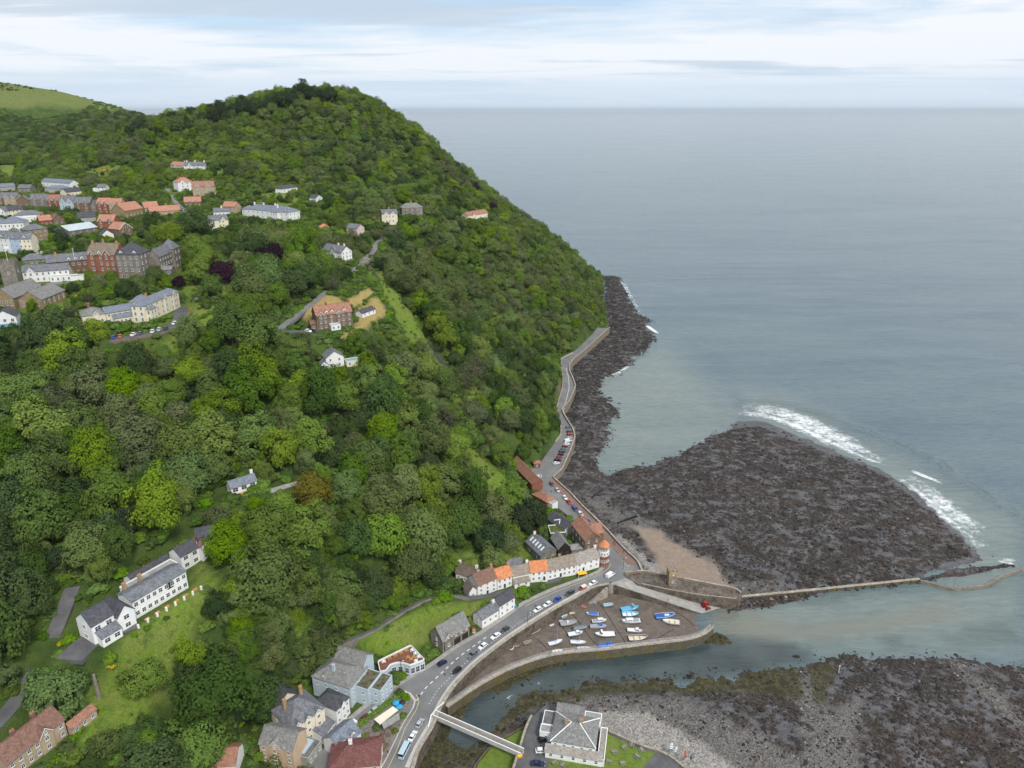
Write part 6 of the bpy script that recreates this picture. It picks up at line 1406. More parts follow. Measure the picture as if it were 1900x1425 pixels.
# ------------------------------------------------------------------ cars
def car_proto(kind):
    Lc, Wc, Hc, belt, hood, cab = dict(hatch=(4.1,1.76,1.48,.92,.80,(-1.75,.95,-1.35,.25)), saloon=(4.6,1.8,1.44,.9,.82,(-1.55,1.0,-1.0,.25)), suv=(4.6,1.86,1.72,1.08,.98,(-2.1,1.05,-1.8,.4)), van=(5.0,1.95,2.0,1.15,1.0,(-2.42,1.7,-2.35,.95)), bus=(6.2,2.1,2.5,1.25,1.2,(-3.0,2.9,-2.95,2.4)))[kind]
    rt = empty('car' if kind not in ('van','bus') else ('van' if kind == 'van' else 'minibus')); h = Lc/2
    st = [(-h,.80*belt,.78),(-h+.12,belt*.98,.94),(-h+.6,belt,1),(0,belt,1),(cab[1],belt*.99,1),(h-.5,hood*.93,.97),(h-.1,hood*.80,.9),(h,hood*.62,.78)]
    rings = []
    for x, t, wf in st:
        w = Wc/2*wf; rings.append([(x,-w*.92,.22),(x,-w,.42),(x,-w,t*.72),(x,-w*.9,t),(x,w*.9,t),(x,w,t*.72),(x,w,.42),(x,w*.92,.22)])
    MB().loft(rings).build('body', M['car_white'], rt, False)
    x0, x1, r0, r1 = cab; w = Wc/2*.9; wr = Wc/2*(.74 if kind not in ('van','bus') else .86)
    A = [(x0,-w,belt-.02),(x1,-w,belt-.04),(x1,w,belt-.04),(x0,w,belt-.02)]; B = [(r0,-wr,Hc-.05),(r1,-wr,Hc-.05),(r1,wr,Hc-.05),(r0,wr,Hc-.05)]
    MB().hull(A, B).build('windows', M['car_glass'], rt)
    MB().hull([(r0-.06,-wr-.03,Hc-.07),(r1+.08,-wr-.03,Hc-.07),(r1+.08,wr+.03,Hc-.07),(r0-.06,wr+.03,Hc-.07)], [(r0+.1,-wr*.86,Hc+.02),(r1-.15,-wr*.86,Hc+.02),(r1-.15,wr*.86,Hc+.02),(r0+.1,wr*.86,Hc+.02)]).build('roof', M['car_white'], rt)
    pl = MB()
    for sgn in (-1, 1):
        for (xa, xb) in ((x0, r0), (x1, r1), ((x0+x1)/2-.1, (r0+r1)/2-.1)):
            t = .07; pl.hull([(xa-t,sgn*w-.02,belt-.05),(xa+t,sgn*w-.02,belt-.05),(xa+t,sgn*w+.02,belt-.05),(xa-t,sgn*w+.02,belt-.05)], [(xb-t,sgn*wr-.02,Hc-.05),(xb+t,sgn*wr-.02,Hc-.05),(xb+t,sgn*wr+.02,Hc-.05),(xb-t,sgn*wr+.02,Hc-.05)])
    if kind == 'van':
        for sgn in (-1, 1): pl.hull([(x0,sgn*w-.03,belt-.05),(.6,sgn*w-.03,belt-.05),(.6,sgn*w+.03,belt-.05),(x0,sgn*w+.03,belt-.05)], [(r0,sgn*wr-.03,Hc-.05),(.5,sgn*wr-.03,Hc-.05),(.5,sgn*wr+.03,Hc-.05),(r0,sgn*wr+.03,Hc-.05)])
        pl.hull([(x0-.03,-w,belt),(x0+.03,-w,belt),(x0+.03,w,belt),(x0-.03,w,belt)], [(r0-.03,-wr,Hc-.06),(r0+.03,-wr,Hc-.06),(r0+.03,wr,Hc-.06),(r0-.03,wr,Hc-.06)])
    pl.build('pillars', M['car_white'], rt)
    for sx_ in (-h*.62, h*.62):
        for sgn in (-1, 1):
            wh = MB(); n = 14; yy = sgn*(Wc/2-.1)
            ringw = lambda r, y_: [(sx_+r*math.cos(2*math.pi*i/n), y_, .33+r*math.sin(2*math.pi*i/n)) for i in range(n)]
            wh.loft([ringw(.33, yy-.11), ringw(.33, yy+.11)]); wo_ = wh.build('wheel', M['tyre'], rt)
            MB().loft([ringw(.2, yy+sgn*.112), ringw(.19, yy+sgn*.125)]).build('rim', M['rim'], wo_)
    for sgn in (-1, 1):
        MB().box(h-.16,sgn*Wc*.36-.16,hood*.62,h+.01,sgn*Wc*.36+.16,hood*.76).build('headlight', M['lamp_glass'], rt)
        MB().box(-h-.015,sgn*Wc*.36-.14,belt*.62,-h+.1,sgn*Wc*.36+.14,belt*.78).build('tail_light', M['tail_red'], rt)
        MB().box(x1-.35,sgn*(Wc/2+.02)-.07,belt-.02,x1-.2,sgn*(Wc/2+.02)+.07,belt+.12).build('mirror', M['black_metal'], rt)
    for ch in rt.children:
        if ch.name.split('.')[0] in ('body', 'roof', 'pillars'): ch.material_slots[0].link = 'OBJECT'; ch.material_slots[0].material = M['car_white']
    return rt
PROTO = {}; USED = set()
def car(kind, colour, px, py, qx, qy, z, label, group=None, name=None):
    """px,py = middle of the car on the ground; qx,qy = a pixel ahead of it"""
    if kind not in PROTO: PROTO[kind] = car_proto(kind); o = PROTO[kind]
    else: o = copy_tree(PROTO[kind])
    if name: o.name = name
    if z is None: x, y, z = hit(px, py, Z); z = float(Z(np.array([x]), np.array([y]))[0]) + .23
    else: x, y = P(px, py, z)
    x2, y2 = P(qx, qy, z); o.location = (x, y, z); o.rotation_euler = (0, 0, math.atan2(y2-y, x2-x))
    for ch in o.children:
        if ch.name.split('.')[0] in ('body', 'roof', 'pillars'): ch.material_slots[0].material = M['car_'+colour]
    return tag(o, label, 'van' if kind == 'van' else 'bus' if kind == 'bus' else 'car', group)
zr = ROAD+.01
def rc(kind, colour, px, py, dx, dy, label, z=zr, group=None): return car(kind, colour, px, py, px+dx, py+dy, z, label, group)
rc('hatch','white',998,1133,-17,10,'white hatchback by the quay wall, first behind a second white car')
rc('hatch','white',1016,1123,-17,10,'white hatchback by the quay wall just behind the blue car')
rc('hatch','blue',1034,1114,-17,9.5,'bright blue hatchback parked by the quay wall')
rc('suv','charcoal',1057,1103,-17,8.5,'charcoal people carrier between the blue car and the little red van')
rc('hatch','white',1100,1084,-16,8,'white car parked last before the plaza, ahead of the little red van')
rc('van','white',1132,1069,14,-9,'white van turning at the plaza corner')
rc('hatch','charcoal',937.5,1170,-17,11,'charcoal hatchback by the quay wall opposite the white lodge')
rc('saloon','white',919.6,1182,-17,11.5,'white saloon by the quay wall behind the charcoal hatchback')
rc('hatch','white',896,1201,-16,12,'white hatchback parked by the quay wall opposite the stone shelter')
rc('suv','grey',877,1217,-16,12.5,'grey off-roader parked by the quay wall with roof rails')
rc('hatch','black',848,1246,-15,13,'black hatchback parked by the quay with people beside it')
rc('hatch','navy',821,1232,17,-10,'navy hatchback driving past the cafe')
rc('hatch','silver',779,1344,8,-13,'silver hatchback driving past the island garden')
rc('saloon','white',766,1368,8,-14,'white saloon following the silver hatchback')
rc('bus','pale_blue',750.5,1396,7,-14,'pale blue and white minibus on the village road')
rc('hatch','silver',693.7,1321,-14,11,'silver car parked in the lane beside the island garden')
rc('saloon','maroon',674.7,1336,-14,12,'maroon car parked in the lane beside the island garden')
rc('van','white',651,1352,-13,12,'white van parked at the narrow end of the lane')
for kind, c, px, py, dx, dy, lb in [('hatch','charcoal',1023.6,900,10,11,'charcoal hatchback parked first on the promenade street'),('hatch','silver',1034,911,10,11,'silver hatchback second on the promenade street'),('hatch','white',1048,925,10,11,'white hatchback in front of the red car on the promenade street'),
    ('saloon','red',1055,933,10,11,'red saloon parked on the promenade street'),('van','violet',1067,946,10,11,'dark violet van parked on the promenade street'),('hatch','white',1077,955,10,11,'white hatchback behind the violet van'),('hatch','blue',1090.5,969,10,11,'bright blue hatchback on the promenade street by the turret house')]: rc(kind, c, px, py, dx, dy, lb)
for i, (kind, c, px, py) in enumerate([('hatch','white',1035,861),('suv','black',1038,855.5),('hatch','red',1041,850),('hatch','black',1044,845),('suv','charcoal',1046.5,840),('hatch','grey',1049,835),('hatch','maroon',1051.5,830),('hatch','white',1054,825.5),('van','white',1057,819.5),('hatch','silver',1059,814.5),('hatch','red',1060,807.5),('hatch','charcoal',1059.5,802),('hatch','grey',1057.5,794)]):
    nm_ = ['white hatchback first in the row parked against the promenade wall','tall black car second in the row against the promenade wall','red hatchback between two black cars against the promenade wall','black hatchback just beyond the first red one against the promenade wall','tall charcoal car in the row against the promenade wall','grey hatchback between the charcoal and maroon cars against the promenade wall','maroon hatchback in the row against the promenade wall','white hatchback beside the white van against the promenade wall','white van in the row against the promenade wall','silver hatchback beyond the white van against the promenade wall','red hatchback towards the far end of the row against the promenade wall','charcoal hatchback next to last in the row against the promenade wall','grey hatchback last in the row against the promenade wall'][i]
    rc(kind, c, px-3, py, 12, -2.2, nm_)
for kind, c, px, py, dx, dy, lb in [('hatch','blue',211,629,2,-6,'blue hatchback on the cream hotel car park'),('hatch','rust',224,627,2,-6,'orange-red hatchback on the cream hotel car park'),('saloon','white',249,623,8,-6,'white saloon next to the grey hatchback on the cream hotel car park'),('hatch','grey',261,621,8,-5,'grey hatchback on the cream hotel car park'),
    ('hatch','white',284,618,3,-6,'white hatchback beside the pale blue one on the cream hotel car park'),('hatch','pale_blue',296.4,615,3,-6,'pale blue hatchback on the cream hotel car park'),('hatch','charcoal',308.4,612.5,3,-6,'charcoal hatchback on the cream hotel car park'),('saloon','white',326,603,12,-9,'white saloon at the bend of the cream hotel car park'),
    ('hatch','black',165,1171,12,-8,'black hatchback parked under the long white hotel'),('saloon','blue',180,1175,12,-8,'blue saloon parked under the long white hotel'),('suv','black',211.6,1172,14,-7,'tall black car parked under the long white hotel'),('hatch','green',233.7,1162,14,-8,'dark green car parked under the long white hotel'),
    ('hatch','white',709,442,-8,9,'white hatchback on the lane above the railway bridge'),('hatch','white',677,484,8,-11,'white hatchback on the railway bridge lane'),('hatch','silver',658,501,8,-9,'silver car beside the three-storey white house'),('hatch','white',572,617,10,1,'white hatchback beside the brown villa'),('hatch','navy',584,617.5,10,1,'navy hatchback beside the brown villa'),
    ('van','white',70,476,9,-2,'white van in the town car park'),('van','silver',84,473,9,-2,'silver van in the town car park'),('hatch','white',100,469,9,-2,'white hatchback in the town car park'),('hatch','silver',150,458,6,-2,'silver hatchback in the town car park'),('hatch','grey',162,456,6,-2,'grey hatchback in the town car park'),('hatch','white',175,454,6,-2,'white hatchback beside the grey one in the town car park'),('van','white',262,409,6,-1,'white van on the town street'),('hatch','charcoal',276,406,6,-1,'charcoal hatchback on the town street'),('hatch','white',396,429,8,0,'white hatchback at the end of the town lane'),('suv','charcoal',985,1016,9,-6,'dark car parked in the garden above the thatched row')]: rc(kind, c, px, py, dx, dy, lb, None)
for kind, c, px, py, dx, dy, lb in [('suv','black',1011,1373,14,-5,'black car beside the waterside hotel'),('hatch','white',1005,1395,14,-1,'white hatchback beside the waterside hotel'),('saloon','navy',997.5,1419,14,1,'navy saloon beside the waterside hotel')]: rc(kind, c, px, py, dx, dy, lb, HZ+.06)
# little red van with a cream roof
o = rc('van','red',1081,1093,-16,8.5,'little red vintage van with cream roof by the quay'); o.scale = (.75,.8,.85)
for ch in o.children:
    if ch.name.startswith('roof') or ch.name.startswith('pillars'): ch.material_slots[0].material = M['car_cream']
# red tractor on the slip
x, y = P(1309,1128,.6); rt = tag(empty('tractor', (x, y, .75), math.radians(-60)), 'red tractor standing at the foot of the slipway', 'tractor')
MB().hull([(.1,-.4,.7),(1.9,-.32,.7),(1.9,.32,.7),(.1,.4,.7)], [(.1,-.4,1.6),(1.9,-.3,1.4),(1.9,.3,1.4),(.1,.4,1.6)]).build('bonnet', M['red_paint'], rt)
MB().hull([(-1.1,-.7,1.1),(.1,-.6,1.1),(.1,.6,1.1),(-1.1,.7,1.1)], [(-.95,-.6,2.45),(0,-.5,2.45),(0,.5,2.45),(-.95,.6,2.45)]).build('cab_glass', M['car_glass'], rt); MB().box(-1.1,-.7,2.46,.12,.7,2.62).build('cab_roof', M['red_paint'], rt)
def wheelp(rt, x, y, r, w):
    n = 16; rg = lambda q, yy: [(x+q*math.cos(2*math.pi*i/n), yy, r-.0+q*math.sin(2*math.pi*i/n)) for i in range(n)]
    o = MB().loft([rg(r,y-w/2), rg(r,y+w/2)]).build('wheel', M['tyre'], rt); s = 1 if y > 0 else -1; MB().loft([rg(r*.55,y+s*(w/2+.005)), rg(r*.5,y+s*(w/2+.04))]).build('rim', M['red_paint'], o)
for sgn in (-1, 1): wheelp(rt, -.6, sgn*.95, .85, .5); wheelp(rt, 1.5, sgn*.75, .5, .35); MB().box(-1.2,sgn*.72-.25,1.72,.0,sgn*.72+.25,1.8).build('mudguard', M['red_paint'], rt)

# ------------------------------------------------------------------ people: one skinned body each
def person(px, py, z, yaw, top, legs, label, pose='stand', hgt=1.72):
    x, y = P(px, py, z); s = hgt/1.72; rt = empty('person', (x, y, z), yaw); tag(rt, label, 'person')
    st = .16 if pose == 'walk' else .04
    V = [(0,0,.95),(0,0,1.15),(0,0,1.40),(0,0,1.50),(.02,0,1.60),(.02,0,1.70), (0,.10,.90),(st*.6,.10,.50),(st-.10,.10,.07),(st+.05,.10,.04), (0,-.10,.90),(.02,-.10,.50),(-st,-.10,.07),(-st+.14,-.10,.04), (0,.20,1.38),(-st*.6,.25,1.10),(.06-st*.3,.24,.86), (0,-.20,1.38),(st*.6,-.25,1.10),(.10+st*.3,-.24,.86)]
    Ed = [(0,1),(1,2),(2,3),(3,4),(4,5),(0,6),(6,7),(7,8),(8,9),(0,10),(10,11),(11,12),(12,13),(2,14),(14,15),(15,16),(2,17),(17,18),(18,19)]
    Rd = [.15,.14,.16,.06,.10,.08,.09,.065,.05,.04,.09,.065,.05,.04,.07,.05,.04,.07,.05,.04]
    me = bpy.data.meshes.new('body'); me.from_pydata([(a*s, b*s, c*s) for a, b, c in V], Ed, []); me.update()
    o = link('body', me, rt); md = o.modifiers.new('skin', 'SKIN')
    if not me.skin_vertices: 
        bpy.context.view_layer.objects.active = o
        try: bpy.ops.mesh.customdata_skin_add()
        except Exception: pass
    if me.skin_vertices:
        for i, v in enumerate(me.skin_vertices[0].data): v.radius = (Rd[i]*s, Rd[i]*s)
        me.skin_vertices[0].data[0].use_root = True
    o.modifiers.new('sub', 'SUBSURF').levels = 1; o.modifiers['sub'].render_levels = 1
    me.materials.append(clothes(top, legs)); return rt
CL = {}
def clothes(top, legs):
    k = (top, legs)
    if k in CL: return CL[k]
    m = begin('clothes_%d' % len(CL)); z = nn('ShaderNodeSeparateXYZ'); L.new(coords('Object'), z.inputs[0])
    r = nn('ShaderNodeValToRGB'); r.color_ramp.interpolation = 'CONSTANT'; e = r.color_ramp.elements
    while len(e) < 5: e.new(.5)
    for el, (p, c) in zip(e, ((0,(.03,.025,.02)),(.055,legs),(.5,top),(.84,(.42,.27,.2)),(.945,(.04,.025,.018)))): el.position = p; el.color = (*c, 1)
    L.new(mathn('DIVIDE', z.outputs[2], 1.78), r.inputs[0]); finish(r.outputs[0], .8); CL[k] = m; return m
PC = dict(k=(.02,.02,.025), w=(.6,.6,.6), r=(.4,.04,.03), b=(.05,.1,.3), g=(.15,.16,.15), n=(.03,.04,.1), t=(.35,.25,.16))
for px, py, z, yw, t, l, lb, ps in [(1133,1084,ROAD+.02,1.2,'k','k','person in black standing at the quay corner','stand'),(836,1252,zr,.5,'w','g','person in white beside the black car on the quay','stand'),(826,1254,zr,2,'g','k','person in grey walking behind the black car','walk'),(778,1295,zr,.8,'k','n','person in black crossing at the tip of the island garden','walk'),
    (1139,1008,ROAD+.14,2.2,'k','k','person in black walking on the promenade by the turret','walk'),(1141,1012,ROAD+.14,2.2,'r','n','person in red walking beside one in black by the turret','walk'),(1157,1026,ROAD+.14,-1,'n','k','person in navy by the low sea wall','stand'),(1108,973,ROAD+.14,2.2,'b','g','person in blue on the promenade near the blue hatchback','walk'),(1023,914,zr,1,'r','k','person in red crossing the promenade street','walk'),
    (1165,1074,ROAD+.02,0,'g','k','person in grey on the plaza beside the pier','stand'),(1066,1098,zr,.5,'k','g','person in black between the people carrier and the red van','stand'),(720,1398,zr+.14,1,'r','n','person in red on the island pavement','stand'),(687,1293,zr+.14,0,'k','k','person in black outside the pale blue hotel','stand'),(994,1126,zr,.5,'g','n','person in grey beside a white hatchback','stand')]:
    person(px, py, z, yw, PC[t], PC[l], lb, ps)

# ------------------------------------------------------------------ street furniture
def lamp(px, py, z, label, hgt=6.5):
    x, y = P(px, py, z); rt = tag(empty('street_lamp', (x, y, z)), label, 'lamp post')
    MB().tube([(0,0,-.1),(0,0,1.1),(0,0,hgt)], [.11,.09,.06], 8).build('post', M['black_metal'], rt); MB().tube([(0,0,hgt-.1),(.4,-.3,hgt+.15),(.9,-.6,hgt+.15)], .045, 6).build('arm', M['black_metal'], rt)
    MB().box(.7,-.75,hgt+.02,1.25,-.45,hgt+.13).build('lantern', M['lamp_glass'], rt)
lamp(979,1160,ROAD,'tall thin lamp post by the quay wall above the mud'); lamp(1156,1056,ROAD,'lamp post at the plaza corner'); lamp(745,1250,ROAD+.1,'lamp post in front of the cafe'); lamp(1003,1100,ROAD+.1,'lamp post below the thatched row')
x, y = P(879,1175,ROAD); rt = tag(empty('phone_box', (x, y, ROAD+.1), .5), 'red telephone box between the stone shelter and the white lodge', 'phone box')
MB().box(-.5,-.5,0,.5,.5,2.3).build('body', M['red_paint'], rt); MB().hull([(-.52,-.52,2.303),(.52,-.52,2.303),(.52,.52,2.303),(-.52,.52,2.303)], [(-.35,-.35,2.55),(.35,-.35,2.55),(.35,.35,2.55),(-.35,.35,2.55)]).build('roof', M['red_paint'], rt)
for a in range(4): window(rt, .5*math.sin(a*math.pi/2), -.5*math.cos(a*math.pi/2), .55, a*math.pi/2, .7, 1.5)
x, y = P(953,1128,ROAD); rt = tag(empty('kiosk_bin', (x, y, ROAD), .4), 'blue storage bin at the end of the white lodge', 'bin'); MB().box(-.9,-.7,0,.9,.7,1.5).build('body', M['blue_paint'], rt); MB().hull([(-.95,-.75,1.503),(.95,-.75,1.503),(.95,.75,1.503),(-.95,.75,1.503)], [(-.8,-.4,1.75),(.8,-.4,1.75),(.8,.4,1.75),(-.8,.4,1.75)]).build('lid', M['blue_paint'], rt)
x, y = P(1179,1064,ROAD+.1); rt = tag(empty('lifebuoy_stand', (x, y, ROAD+.1)), 'red lifebuoy stand on the plaza beside the pier', 'lifebuoy stand'); MB().box(-.08,-.08,0,.08,.08,1.4).build('post', M['white_paint'], rt); MB().tube([(.55*math.cos(a), -.15, 1.5+.55*math.sin(a)) for a in np.linspace(0, 2*math.pi, 17)], .14, 6).build('ring', M['red_paint'], rt)
x, y = P(1235,1080,pz); rt = tag(empty('lifebuoy_stand', (x, y, pz)), 'red lifebuoy stand beside the lookout tower', 'lifebuoy stand'); MB().box(-.08,-.08,0,.08,.08,1.4).build('post', M['white_paint'], rt); MB().tube([(.5*math.cos(a), -.15, 1.5+.5*math.sin(a)) for a in np.linspace(0, 2*math.pi, 17)], .13, 6).build('ring', M['red_paint'], rt)
x, y = P(964,1405,HZ); rt = tag(empty('grit_bin', (x, y, HZ), .3), 'yellow grit bin at the end of the footbridge', 'bin'); MB().hull([(-.6,-.4,0),(.6,-.4,0),(.6,.4,0),(-.6,.4,0)], [(-.75,-.5,.9),(.75,-.5,.9),(.75,.5,.9),(-.75,.5,.9)]).build('body', M['yellow_paint'], rt); MB().hull([(-.8,-.55,.903),(.8,-.55,.903),(.8,.55,.903),(-.8,.55,.903)], [(-.6,-.3,1.2),(.6,-.3,1.2),(.6,.3,1.2),(-.6,.3,1.2)]).build('lid', M['yellow_paint'], rt)
x, y = P(1080,1068,ROAD+1.0); rt = tag(empty('market_stall', (x, y, ROAD+.5), .25), 'yellow awning stall in front of the grey-thatched house', 'stall'); MB().hull([(-2,-1,1.8),(2,-1,1.8),(2,.6,2.4),(-2,.6,2.4)], [(-2,-1,1.88),(2,-1,1.88),(2,.6,2.48),(-2,.6,2.48)]).build('awning', M['yellow_paint'], rt)
for a in (-1.9, 1.9): MB().box(a-.05,-.95,-.4,a+.05,-.85,1.8).build('pole', M['white_paint'], rt)
for k, (a, b_) in enumerate([(1140,1397),(1158,1388),(1172,1384),(1190,1393),(1182,1405),(1130,1415),(1155,1418),(1029,1417),(1044,1421)]):
    x, y = P(a, b_, HZ+.06); picnic(x, y, HZ+.05, .3+k*.5, 'wood_grey', 'grey timber picnic table on the waterside hotel lawn', 'picnic tables on the hotel lawn')
for k, (a, b_) in enumerate([(682,1362),(690,1372),(700,1380),(712,1376),(720,1365),(708,1364),(695,1356),(718,1382),(726,1352),(712,1392)]):
    x, y = P(a, b_, ROAD+.25); picnic(x, y, ROAD+.25, k*.9, 'wood_brown', 'dark timber table in the paved island garden', 'tables in the island garden', .75)
for k, (a, b_, c, lb) in enumerate([(735,1305,'blue_paint','blue parasol in the island garden'),(741,1312,'blue_paint','blue parasol in the island garden'),(746,1305,'black_metal','black parasol in the island garden')]):
    x, y = P(a, b_, ROAD+1.8); rt = tag(empty('parasol', (x, y, ROAD+.25)), lb, 'parasol', 'parasols in the island garden'); n = 8
    MB().tube([(0,0,0),(0,0,2.3)], .035, 6).build('pole', M['wood_brown'], rt); MB().loft([[(1.3*math.cos(2*math.pi*i/n), 1.3*math.sin(2*math.pi*i/n), 1.9) for i in range(n)], [(.05*math.cos(2*math.pi*i/n), .05*math.sin(2*math.pi*i/n), 2.45) for i in range(n)]]).build('canopy', M[c], rt)
rr = random.Random(4)
for k in range(7):
    a, b_ = 722+rr.uniform(-6,12), 1250+rr.uniform(-6,14); x, y = P(a, b_, ROAD+.1); picnic(x, y, ROAD+.1, rr.uniform(0,3), 'wood_orange', 'orange timber table on the cafe forecourt', 'tables on the cafe forecourt', .7)
# ------------------------------------------------------------------ trees
def crown_mesh(name, seed, mat, shape='round', nb=48, per=100, leaf=.47, R0=5.0):
    """a crown of leaf clumps about R0 wide sitting on z = 0 (its underside)"""
    r = np.random.default_rng(seed); P_ = []; Nn = []
    asp = dict(round=.95, tall=1.35, broad=.72, wild=1.05, pine=.55, cone=2.2)[shape]
    cen = []; tries = 0
    while len(cen) < nb and tries < 4000:
        tries += 1; d = r.normal(size=3); d /= np.linalg.norm(d)
        if d[2] < -.45: continue
        rad = R0*r.uniform(.62, .98)*(1 + (.22*math.sin(3*math.atan2(d[1], d[0])+seed) if shape == 'wild' else .08*math.sin(2*math.atan2(d[1], d[0])+seed)))
        if shape == 'cone': t = r.uniform(0, 1); a = r.uniform(0, 6.28); rad = R0*(1-t)*.62*r.uniform(.6,1); c = np.array([rad*math.cos(a), rad*math.sin(a), (t-.4)*R0*2.2])
        else: c = d*rad*np.array([1, 1, asp])
        br = R0*r.uniform(.22, .40)
        if all(np.linalg.norm(c-o[0]) > .55*br for o in cen): cen.append((c, br))
    core = r.normal(size=(260, 3)); core /= np.linalg.norm(core, axis=1)[:, None]; core *= R0*.62*r.uniform(.7,1,(260,1))*np.array([1,1,asp])
    if shape == 'cone': core *= .4
    for c, br in cen:
        d = r.normal(size=(per, 3)); d /= np.linalg.norm(d, axis=1)[:, None]
        out = c/np.linalg.norm(c*np.array([1,1,1/asp])+1e-6); d = np.where((d @ out)[:, None] < -.25, -d, d)
        rr_ = br*np.where(r.uniform(size=per) < .85, r.uniform(.82,1.08,per), r.uniform(1.05,1.35,per))
        P_.append(c + d*rr_[:, None]*np.array([1,1,.85])); nn_ = d*1.0 + out*.5 + r.normal(size=(per,3))*.42 + np.array([0,0,.35]); Nn.append(nn_)
    pc = np.concatenate(P_); no = np.concatenate(Nn); sz = leaf*r.uniform(.6, 1.35, len(pc))
    pc = np.concatenate([pc, core]); no = np.concatenate([no, core+r.normal(size=core.shape)]); sz = np.concatenate([sz, np.full(len(core), leaf*2.0)])
    no /= np.linalg.norm(no, axis=1)[:, None]; h = np.where(np.abs(no[:, 2:3]) < .9, np.array([[0,0,1.]]), np.array([[1.,0,0]]))
    a = np.cross(no, h); a /= np.linalg.norm(a, axis=1)[:, None]; b = np.cross(no, a); th = r.uniform(0, 6.28, len(pc))[:, None]
    u = a*np.cos(th)+b*np.sin(th); v = -a*np.sin(th)+b*np.cos(th); s = sz[:, None]
    q = np.stack([pc-u*s*.55, pc-v*s*.4+u*s*.05, pc+u*s*.6, pc+v*s*.42-u*s*.08], 1)
    zmin = np.percentile(pc[:, 2], 2); q[..., 2] -= zmin
    co = q.reshape(-1, 3); n = len(pc); me = bpy.data.meshes.new(name)
    me.vertices.add(n*4); me.vertices.foreach_set('co', co.astype(np.float32).ravel()); me.loops.add(n*4); me.loops.foreach_set('vertex_index', np.arange(n*4, dtype=np.int32))
    me.polygons.add(n); me.polygons.foreach_set('loop_start', np.arange(0, n*4, 4, dtype=np.int32)); me.update(calc_edges=True); me.materials.append(M[mat]); return me
def trunk_mesh(seed, hgt=4.0, R0=5.0):
    r = random.Random(seed); b = MB(); top = hgt+R0*1.0
    b.tube([(0,0,-1.5),(r.uniform(-.1,.1),r.uniform(-.1,.1),hgt*.5),(r.uniform(-.3,.3),r.uniform(-.3,.3),hgt),(r.uniform(-.5,.5),r.uniform(-.5,.5),top)], [.42,.34,.28,.08], 7)
    for k in range(5):
        a = r.uniform(0, 6.28); z0 = hgt*r.uniform(.7,1.1); rr_ = R0*r.uniform(.5,.8)
        b.tube([(0,0,z0),(rr_*.45*math.cos(a),rr_*.45*math.sin(a),z0+R0*.35),(rr_*math.cos(a),rr_*math.sin(a),z0+R0*r.uniform(.5,.9))], [.18,.12,.04], 5)
    return b.mesh('trunk', M['bark'])
SHAPES = [('round',1),('tall',2),('wild',3),('broad',4),('wild',8)]
CLS = ['lime','mid','deep','olive','pale','brown','yew','copper','rust']
CM = {}
for c in CLS:
    for k, (s_, sd) in enumerate(SHAPES):
        if c in ('copper','rust') and k not in (0, 2): continue
        sparse = dict(olive=(46,80,.44), brown=(36,30,.42)).get(c, (48,100,.48))
        CM[c, k] = crown_mesh('crown', 100+sd*7+CLS.index(c), 'leaf_'+c, s_, *sparse)
CM['yew', 'pine'] = crown_mesh('crown', 300, 'leaf_yew', 'pine', 30, 60, .55); CM['yew', 'cone'] = crown_mesh('crown', 301, 'leaf_yew', 'cone', 44, 46, .6)
TM = [trunk_mesh(k) for k in range(3)]
TRUNK_H = 2.2
def sink(x, y): return float(Z(np.array([x]), np.array([y]))[0])
MANUAL = []; TREES = []     # x, y, z, R, stretch, class, variant, label or None
def crown_at(px, py, Rr, cls, var, label, stretch=1.0, raise_=0.0):
    """place a tree so that the middle of its crown is seen at the pixel"""
    hgt = Rr*1.0*stretch + TRUNK_H*Rr/5 + raise_; x, y, z = hit(px, py)
    for _ in range(3):
        d = math.sqrt(x*x+y*y+(z-200)**2); k = hgt*FPX/d*math.hypot(x, y)/d; x, y, z = hit(px, py+k)
    TREES.append((x, y, sink(x, y), Rr, stretch, cls, var, label)); MANUAL.append((px, py, Rr, y*CT-(z-CAM_H)*ST))
